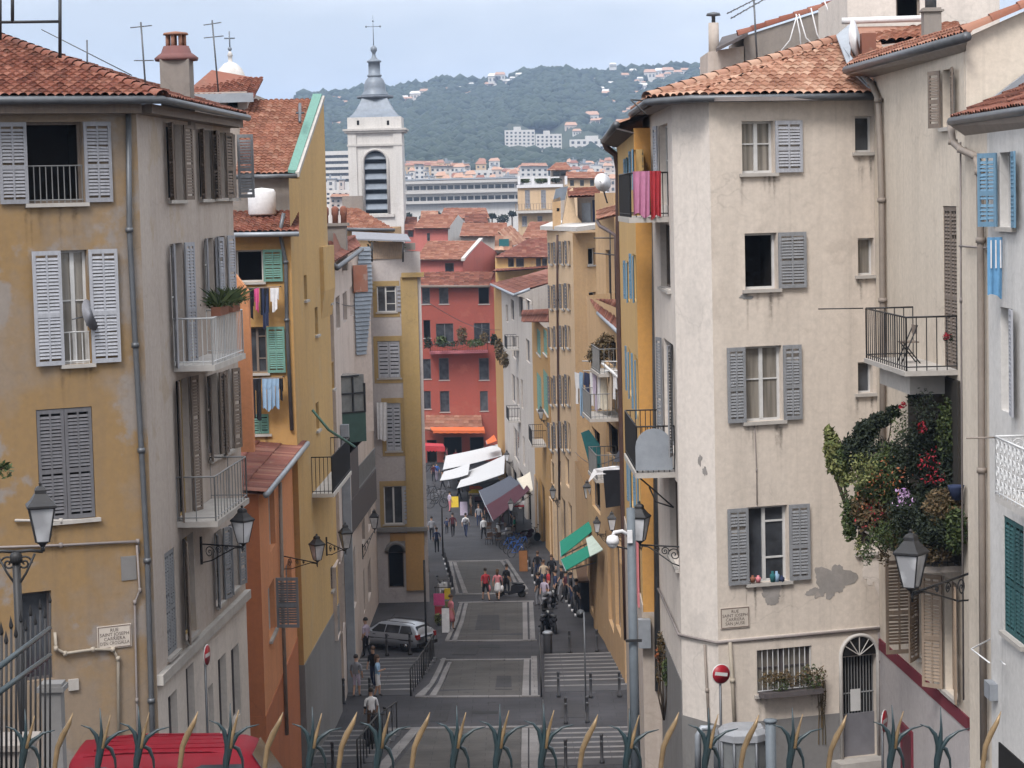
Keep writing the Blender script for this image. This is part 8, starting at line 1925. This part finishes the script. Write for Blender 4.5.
# ---- two wheelers
def scooter(label, body, group, loc, rz, seat='black_plastic', s_=1.0, moto=False):
    r = thing('motorcycle' if moto else 'scooter', label, 'motorcycle' if moto else 'scooter', (0, 0, 0), group)
    rw = .30 if moto else .22; wb = .68 if moto else .62
    for x in (-wb, wb):
        mb = MB(); mb.lathe([(rw * .6, -.05), (rw, -.05), (rw * 1.05, 0), (rw, .05), (rw * .6, .05)], (x, 0, rw), 16, True, 'y'); w_ = mb.build('wheel', M['rubber'], r)
        mb = MB(); mb.lathe([(.03, -.03), (rw * .62, -.02), (rw * .62, .02), (.03, .03)], (x, 0, rw), 12, True, 'y'); mb.build('rim', M['chrome'], w_)
    mb = MB()
    if moto:
        mb.ball((.1, 0, .78), .32, .15, .16); mb.ball((-.05, 0, .5), .28, .16, .2); mb.tube([(.15, 0, .45), (-.5, .1, .35), (-.8, .14, .42)], .05, 7); mb.box(-.75, -.45, -.1, .1, .66, .72); mb.ball((-.65, 0, .7), .3, .13, .1)
    else:
        pr = [(-.78, .42), (-.80, .62), (-.55, .72), (-.1, .66), (-.05, .34), (.28, .26), (.42, .42), (.50, .9), (.60, .92), (.60, .5), (.42, .22), (-.1, .18), (-.5, .26)]
        for w_, sc_ in ((.13, 1), (.17, .93)): mb.prism([(x * sc_, -w_, .45 + (z - .45) * sc_) for x, z in pr], (0, 2 * w_, 0))
    bd = mb.build('body', M[body], r)
    mb = MB(); mb.ball((-.42, 0, .76 if not moto else .84), .38, .14, .07, 12, 6); mb.build('seat', M[seat], r)
    mb = MB(); mb.tube([(wb, 0, rw), (wb - .16, 0, .75), (wb - .22, 0, 1.0)], .03, 6); mb.tube([(wb - .28, .36, 1.02), (wb - .2, .15, 1.0), (wb - .2, -.15, 1.0), (wb - .28, -.36, 1.02)], .018, 5)
    for y in (.3, -.3): mb.tube([(wb - .22, y, 1.0), (wb - .2, y * 1.1, 1.2)], .008, 4); mb.ball((wb - .2, y * 1.15, 1.22), .03, .07, .05)
    mb.build('handlebar', M['iron'], r)
    mb = MB(); mb.ball((wb - .02, 0, .82), .06, .08, .08); mb.build('headlight', M['headlamp'], r)
    r.location = loc; r.rotation_euler = (0, 0, rz); r.scale = (s_,) * 3; return r
scooter('white scooter facing us on the far left pavement', 'c_white', 'scooters', G(443, 597), -R(80)); scooter('dark scooter with a pale tail parked at the ramp beside the pink dressed pair', 'c_black', 'scooters', G(511, 597), R(160)); scooter('dark motorcycle seen from the rear at the right kerb', 'c_black', 'motorcycles', G(545, 632), R(80), moto=True); scooter('black motorcycle with a pale fairing at the right kerb, furthest right', 'c_black', 'motorcycles', G(552, 632), R(100), moto=True)
scooter('grey motorcycle by the group of people at the right kerb', 'c_grey', 'motorcycles', G(549, 610), R(70), moto=True); scooter('white scooter among the café chairs at the far right', 'c_white', 'scooters', G(505, 537), R(200))
scooter('dark red motorcycle behind the blue bicycles', 'c_maroon', 'motorcycles', G(530, 542), R(40), moto=True)
scooter('dark scooter half hidden behind the left railing', 'c_black', 'scooters', G(373, 745), R(80))
def bicycle(label, col, loc, rz, s_=1.0, group='parked bicycles'):
    r = thing('bicycle', label, 'bicycle', (0, 0, 0), group)
    for x in (-.52, .52):
        mb = MB(); mb.tube([(x + .33 * math.cos(t * math.pi / 9), 0, .34 + .33 * math.sin(t * math.pi / 9)) for t in range(18)], .022, 5, False, True); w_ = mb.build('wheel', M['rubber'], r)
        mb = MB()
        for t in range(7): q_ = t * math.pi / 7; mb.tube([(x + .32 * math.cos(q_), 0, .34 + .32 * math.sin(q_)), (x - .32 * math.cos(q_), 0, .34 - .32 * math.sin(q_))], .004, 3)
        mb.build('spokes', M['chrome'], w_)
    mb = MB(); bb = (-.05, 0, .3); sp = (-.2, 0, .85); hd = (.36, 0, .82)
    for a, b in ((bb, sp), (bb, hd), ((-.17, 0, .75), hd), ((-.52, 0, .34), bb), ((-.52, 0, .34), (-.18, 0, .76)), (hd, (.52, 0, .34))): mb.tube([a, b], .022, 6)
    mb.build('frame', M[col], r)
    mb = MB(); mb.tube([(.36, 0, .82), (.33, 0, .98)], .018, 5); mb.tube([(.22, .28, 1.0), (.36, .2, .99), (.36, -.2, .99), (.22, -.28, 1.0)], .014, 5); mb.build('handlebar', M['iron'], r)
    mb = MB(); mb.ball((-.22, 0, .9), .14, .08, .04, 8, 5); mb.build('saddle', M['black_plastic'], r)
    r.location = loc; r.rotation_euler = (0, 0, rz); r.scale = (s_,) * 3; return r
bicycle('dark bicycle at the far left corner, nearest of the left bunch', 'c_black', G(437, 508), R(10), 1.15); bicycle('dark bicycle behind the nearest left one', 'c_grey', G(441, 501), R(-15), 1.15); bicycle('dark bicycle at the corner of the grey house', 'c_black', G(431, 497), R(25), 1.15); bicycle('dark bicycle under the red cream awning at the far left', 'c_black', G(428, 475), R(10), 1.2)
for i, (x, y) in enumerate(((510, 549), (514, 553), (518, 557), (522, 549), (516, 545))):
    bicycle(['blue hire bicycle nearest the camera end of the right hand rack', 'blue hire bicycle second along the right hand rack', 'blue hire bicycle lowest in the right hand rack', 'blue hire bicycle against the shop wall', 'blue hire bicycle furthest along the right hand rack'][i], 'c_blue', G(x, y), R(30 + i * 4), 1.0, 'blue hire bicycles')
# ================================================================ PEOPLE
def skin_mesh(joints, edges, tag, name, mats, tags):
    me = bpy.data.meshes.new(name); me.from_pydata([j[0] for j in joints], edges, []); o = bpy.data.objects.new(name, me); COL.objects.link(o)
    m = o.modifiers.new('s', 'SKIN'); m.use_smooth_shade = True
    for i, (p_, r_) in enumerate(joints):
        v = me.skin_vertices[0].data[i]; v.radius = r_ if isinstance(r_, tuple) else (r_, r_); v.use_root = i == 0
    s_ = o.modifiers.new('u', 'SUBSURF'); s_.levels = 1; s_.render_levels = 1
    bpy.context.view_layer.update(); dg = bpy.context.evaluated_depsgraph_get()
    out = bpy.data.meshes.new_from_object(o.evaluated_get(dg)); bpy.data.objects.remove(o)
    out.materials.clear(); [out.materials.append(x) for x in mats]
    js = [Vector(j[0]) for j in joints]
    for pl in out.polygons:
        c = pl.center; best = None
        for k, (a, b) in enumerate(edges):
            A, B = js[a], js[b]; t = max(0, min(1, (c - A).dot(B - A) / max(1e-9, (B - A).length_squared))); d_ = (c - A - (B - A) * t).length
            if best is None or d_ < best[0]: best = (d_, k)
        pl.material_index = tags[tag[best[1]]]; pl.use_smooth = True
    return out
def person(label, px, py, top, bottom, face=0.0, h=1.7, pose='walk', skirt=False, bare=False, sleeves=False, hair='hair_dark', loc=None, group=None, bag=None, hold=None):
    k = h / 1.75; p = loc if loc is not None else G(px, py); ph = 1 if (int(px) % 2) else -1
    sit = pose == 'sit'; sw = .16 if pose == 'walk' else .03
    pz = .5 if sit else .95
    J = [((0, 0, pz), (.15, .11)), ((0, .01, pz + .2), (.135, .10)), ((0, .015, pz + .42), (.17, .11)), ((0, .0, pz + .54), (.06, .06)), ((0, .02, pz + .62), (.075, .085)), ((0, .03, pz + .73), (.078, .095)), ((0, .02, pz + .80), (.045, .055))]
    E = [(0, 1), (1, 2), (2, 3), (3, 4), (4, 5), (5, 6)]; T = ['top', 'top', 'top', 'skin', 'skin', 'skin']
    for s_ in (1, -1):
        f_ = sw * s_ * ph; n = len(J)
        if sit: J += [((.1 * s_, .05, pz), .085), ((.12 * s_, .45, pz + .02), .062), ((.12 * s_, .46, .1), .042), ((.12 * s_, .6, .04), .035)]
        else: J += [((.095 * s_, .0, pz - .08), .088), ((.1 * s_, f_ * .7 + .03, .5), .062), ((.1 * s_, f_ * 1.3 - (.1 if f_ < 0 else 0), .1), .040), ((.11 * s_, f_ * 1.3 + .15 - (.1 if f_ < 0 else 0), .045), .034)]
        E += [(0, n), (n, n + 1), (n + 1, n + 2), (n + 2, n + 3)]; T += ['bot', 'bot', 'skin' if bare else 'bot', 'shoe']
        n = len(J)
        if hold and s_ == 1: arm = [((.2, .02, pz + .43), .058), ((.27, .1, pz + .2), .044), ((.16, .32, pz + .27), .032), ((.13, .40, pz + .30), .034)]
        else: arm = [((.2 * s_, .0, pz + .43), .058), ((.26 * s_, -f_ * .5 - .02, pz + .17), .044), ((.25 * s_, -f_ * .9 + .08, pz - .06), .032), ((.245 * s_, -f_ * .9 + .1, pz - .15), .034)]
        J += arm; E += [(2, n), (n, n + 1), (n + 1, n + 2), (n + 2, n + 3)]; T += ['top', 'top', 'top' if sleeves else 'skin', 'skin']
    me = skin_mesh(J, E, T, 'person', [M['skin'], M['c_' + top], M['c_' + bottom], M['shoe']], {'skin': 0, 'top': 1, 'bot': 2, 'shoe': 3})
    o = bpy.data.objects.new('person', me); COL.objects.link(o); props(o, label, 'person', group)
    mb = MB(); c = (0, -.005, pz + .76); mb.lathe([(math.sin(q_) * 1.0, math.cos(q_) * .125) for q_ in [math.pi * t / 12 for t in range(8)]][::-1], c, 12, True, 'z', .098, .118)
    if hair.endswith('long') : mb.lathe([(.5, -.28), (.9, -.1), (.95, .02)], (0, -.05, pz + .76), 10, True, 'z', .1, .08)
    hm = hair.replace('_long', ''); mb.build('hair', M[hm], o)
    mb = MB(); mb.prism([(-.012, .115, pz + .70), (.012, .115, pz + .70), (0, .11, pz + .745)], (0, .022, -.006)); mb.build('nose', M['skin'], o)
    mb = MB()
    for s_ in (1, -1): mb.ball((.03 * s_, .115, pz + .735), .011, .008, .008, 6, 4)
    mb.build('eyes', M['hair_dark'], o)
    if skirt: mb = MB(); mb.lathe([(.235, -.5), (.2, -.25), (.16, 0), (.145, .08)], (0, .01, pz), 14, True, 'z', 1, .75); mb.build('skirt', M['c_' + bottom], o)
    if bag:
        o2 = None; mb = MB(); mb.ball((.24 if bag[1] == 'side' else 0, .12 if bag[1] == 'side' else -.18, pz - (.3 if bag[1] == 'side' else -.3)), .1 if bag[1] == 'side' else .15, .14 if bag[1] == 'side' else .1, .2); mb.tube([(.24 if bag[1] == 'side' else .1, .1 if bag[1] == 'side' else -.1, pz - .15 if bag[1] == 'side' else pz + .45), (.24 if bag[1] == 'side' else -.1, .12 if bag[1] == 'side' else -.1, pz - .28 if bag[1] == 'side' else pz + .45)], .012, 4)
        mb.v = [Matrix.Rotation(face, 3, 'Z') @ (v * k) + p for v in mb.v]
        o2 = mb.build('bag' if bag[1] == 'side' else 'backpack', M['c_' + bag[0]], None, p); props(o2, bag[2], 'bag' if bag[1] == 'side' else 'backpack')
    o.location = p; o.rotation_euler = (0, 0, face); o.scale = (k,) * 3; return o
UP, DN, LT, RT = 0.0, math.pi, R(90), R(-90)   # facing away, towards us, left, right
person('person in a grey T shirt and patterned shorts on the left steps, head bowed', 357, 697, 'grey', 'lilac', R(-20), 1.62, 'stand', bare=True)
person('person in a red top just behind the one with patterned shorts', 351, 690, 'red', 'grey', R(30), 1.6, 'stand', bare=True, hair='hair_brown_long')
person('person in sky blue with pale shorts on the left steps, hand at face', 378, 697, 'skyblue', 'white', R(-100), 1.6, 'stand', bare=True, hair='hair_brown_long', hold=True)
person('person in a dark top half hidden behind the one in sky blue', 374, 688, 'black', 'navy', R(150), 1.62, 'stand', hair='hair_brown')
person('person in a loose checked shirt beside the silver car', 366.5, 657, 'lilac', 'black', R(60), 1.7, 'stand', bag=('white', 'side', 'white carrier bag held beside the silver car'))
person('person in a white top sitting low behind the lower left railing', 372, 735, 'white', 'brown', R(20), 1.65, 'stand', hair='hair_dark')
person('person in a red top and dark shorts walking on the ramp', 486, 601, 'red', 'black', R(20), 1.72, 'walk', bare=True, bag=('pink', 'side', 'large pink bag carried by the walker in red'))
person('person in a pink top and white skirt walking on the ramp', 498, 600, 'pink', 'white', R(-10), 1.62, 'walk', skirt=True, bare=True, hair='hair_brown_long', bag=('white', 'side', 'white bag carried by the walker in the white skirt'))
person('person in black beside the scooter on the ramp', 507, 596, 'black', 'black', R(-40), 1.7, 'stand')
person('person in a peach dress beside the souvenir stand', 451.5, 630, 'pink', 'pink', R(-60), 1.65, 'stand', skirt=True, bare=True, hair='hair_brown')
person('person in dark clothes with a bag by the far left wall, seen from behind', 432, 541, 'grey', 'black', UP, 1.75, 'walk')
person('person in maroon with dark trousers walking between the two by the boards', 453, 537, 'maroon', 'black', R(10), 1.75, 'walk')
person('person in a pale shirt with a backpack walking toward the boards', 466, 537, 'white', 'navy', R(-15), 1.72, 'walk', bag=('grey', 'back', 'grey backpack on the walker in the pale shirt'))
person('person in a white jacket over dark clothes under the maroon awning', 484, 540, 'white', 'black', R(20), 1.7, 'walk', sleeves=True)
person('child in navy walking beside the person in maroon', 447, 534, 'navy', 'black', R(0), 1.2, 'walk')
person('person in a black and white outfit standing at the right pavement', 538.5, 606, 'black', 'grey', R(60), 1.7, 'stand')
person('person in red at the edge of the right pavement group', 549, 600, 'red', 'maroon', R(100), 1.66, 'stand', hair='hair_brown')
person('person in a pale patterned top among the right pavement group', 545, 609, 'lilac', 'grey', R(150), 1.65, 'stand')
person('person in dark clothes nearest the green awnings', 556, 603, 'navy', 'black', R(90), 1.7, 'stand')
person('person in black standing before the shaded counter', 577, 614, 'black', 'black', R(-60), 1.72, 'stand')
person('person in black at the pavement edge left of the counter', 571, 606, 'black', 'navy', R(-90), 1.72, 'stand')
person('person in a white shirt behind the shaded counter', 599, 608, 'white', 'black', R(100), 1.7, 'stand')
person('person in a blue top at the far left near the bicycles', 437, 481, 'blue', 'lilac', R(10), 1.7, 'walk')
person('person in dark red beside the one in the blue top', 434, 482, 'maroon', 'black', R(10), 1.72, 'walk')
person('person in a white top at the far end under the orange awning', 477, 455, 'white', 'black', DN, 1.7, 'stand')
person('person in pale red at the far end left of the white top', 471, 454, 'pink', 'navy', DN, 1.7, 'stand')
person('person in grey at the far end by the red house', 463, 456, 'grey', 'black', DN, 1.7, 'walk')
person('person in beige outside the shaded shop beside the white board', 471, 516, 'beige', 'brown', R(-90), 1.68, 'stand', hair='hair_brown')
person('person in lilac standing beside the yellow board', 450, 512, 'lilac', 'pink', R(-60), 1.68, 'stand')
crowd = [(446, 470, 'black', 'navy', UP), (451, 474, 'white', 'black', DN), (456, 466, 'red', 'navy', UP), (443, 490, 'beige', 'black', LT), (449, 488, 'navy', 'grey', RT), (484, 462, 'beige', 'black', DN), (489, 460, 'skyblue', 'navy', UP), (481, 456, 'black', 'grey', RT), (467, 452, 'navy', 'black', LT), (459, 500, 'black', 'black', RT), (503, 526, 'black', 'maroon', LT), (497, 520, 'white', 'black', LT), (511, 527, 'navy', 'black', RT), (488, 524, 'maroon', 'black', UP), (479, 527, 'grey', 'navy', DN), (562, 596, 'black', 'grey', LT), (544, 590, 'beige', 'navy', UP), (552, 585, 'black', 'black', DN), (437, 553, 'navy', 'black', UP), (590, 606, 'black', 'navy', LT), (440, 462, 'maroon', 'black', UP), (453, 459, 'blue', 'black', DN), (447, 464, 'pink', 'navy', RT), (474, 460, 'black', 'black', UP), (493, 452, 'yellow', 'grey', LT), (515, 538, 'green', 'black', LT), (538, 580, 'black', 'navy', UP), (566, 603, 'maroon', 'black', RT)]
where = {1: 'beyond the white awnings', 2: 'in the shade beside the maroon awning', 3: 'near the green awnings', 4: 'on the far left pavement'}
for i, (x, y, a, b, fc) in enumerate(crowd):
    w_ = 4 if x < 445 and y > 480 else 3 if x > 540 else 2 if y > 495 else 1
    person('person in %s top and %s trousers %s' % (a, b, where[w_]), x, y, a, b, fc, 1.6 + .03 * (i % 5), 'walk' if i % 2 else 'stand', hair='hair_brown' if i % 3 else 'hair_dark')
# goods on trestle tables and racks in front of the shops
for i, (x, y, w_, h, mt, lab) in enumerate(((476, 500, 1.6, .9, 'c_brown', 'brown goods table under the lower white awning'), (470, 492, 1.5, .9, 'c_cream', 'pale goods table under the small folded awning'), (492, 508, 1.6, 1.0, 'c_maroon', 'dark red goods table under the slate awning'), (506, 516, 1.4, 1.4, 'c_black', 'tall dark rack beneath the maroon awning'), (474, 508, .9, 1.3, 'c_beige', 'beige postcard rack beside the white board'), (516, 524, 1.3, 1.5, 'c_red', 'red panel stand by the shop door right of the maroon awning'), (481, 512, 1.0, 1.0, 'c_black', 'low dark display crate near the beige rack'))):
    p = G(x, y); o = thing('goods_table', lab, 'stall', p)
    mb = MB(); mb.box(p.x - w_ / 2, p.x + w_ / 2, p.y - .4, p.y + .4, p.z + h - .12, p.z + h); mb.build('top', M[mt], o)
    for dx in (-w_ * .45, w_ * .45):
        for dy in (-.35, .35): mb = MB(); mb.tube([(p.x + dx, p.y + dy, p.z), (p.x + dx, p.y + dy, p.z + h)], .03, 5); mb.build('leg', M['iron'], o)
    mb = MB(); r2 = random.Random(i)
    for k in range(12): a, b, c = r2.uniform(-.42, .42) * w_, r2.uniform(-.3, .3), r2.uniform(.08, .22); mb.box(p.x + a - c, p.x + a + c, p.y + b - c * .6, p.y + b + c * .6, p.z + h + .002, p.z + h + c * 1.3)
    mb.build('goods', M[['c_orange', 'c_beige', 'c_black', 'c_grey', 'c_yellow', 'c_white', 'c_maroon'][i]], o)['kind'] = 'stuff'
# café chairs and goods in the shade of the far shops
def chair_proto():
    r = thing('cafe_chair', 'x', 'chair', (0, 0, 0), 'dark terrace chairs by the maroon awning')
    mb = MB(); mb.box(-.2, .2, -.2, .2, .43, .47); mb.build('seat', M['c_brown'], r)
    mb = MB(); mb.box(-.2, .2, -.22, -.19, .6, .92); mb.build('backrest', M['c_brown'], r)
    for x in (-.18, .18):
        for y in (-.19, .19): mb = MB(); mb.tube([(x, y, 0), (x, y, .44 if y > 0 else .92)], .018, 5); mb.build('leg', M['iron'], r)
    return r
CP = chair_proto()
for i, (x, y, rz) in enumerate(((489, 545, .4), (494, 541, 2.0), (499, 546, 3.3), (497, 534, 1.2), (503, 529, 4.2), (508, 535, 5.2), (488, 534, 0.5), (512, 540, 2.6))):
    p = G(x, y)
    if i == 0: CP.location = p; CP.rotation_euler = (0, 0, rz); CP['label'] = 'dark terrace chair standing near the maroon awning'
    else: copy_thing(CP, p, rz, 'dark terrace chair standing near the maroon awning')
TP = thing('cafe_table', 'small round dark terrace table near the maroon awning', 'table', (0, 0, 0), 'terrace tables by the maroon awning')
mb = MB(); mb.lathe([(.35, .72), (.35, .75), (0, .75)], (0, 0, 0), 16); mb.build('top', M['c_grey'], TP); mb = MB(); mb.tube([(0, 0, 0), (0, 0, .72)], .03, 6); mb.lathe([(.25, 0), (.2, .03), (.04, .05)], (0, 0, 0), 12); mb.build('pedestal', M['iron'], TP)
for i, (x, y) in enumerate(((492, 543), (501, 533), (506, 541))):
    if i == 0: TP.location = G(x, y)
    else: copy_thing(TP, G(x, y), 0, TP['label'])
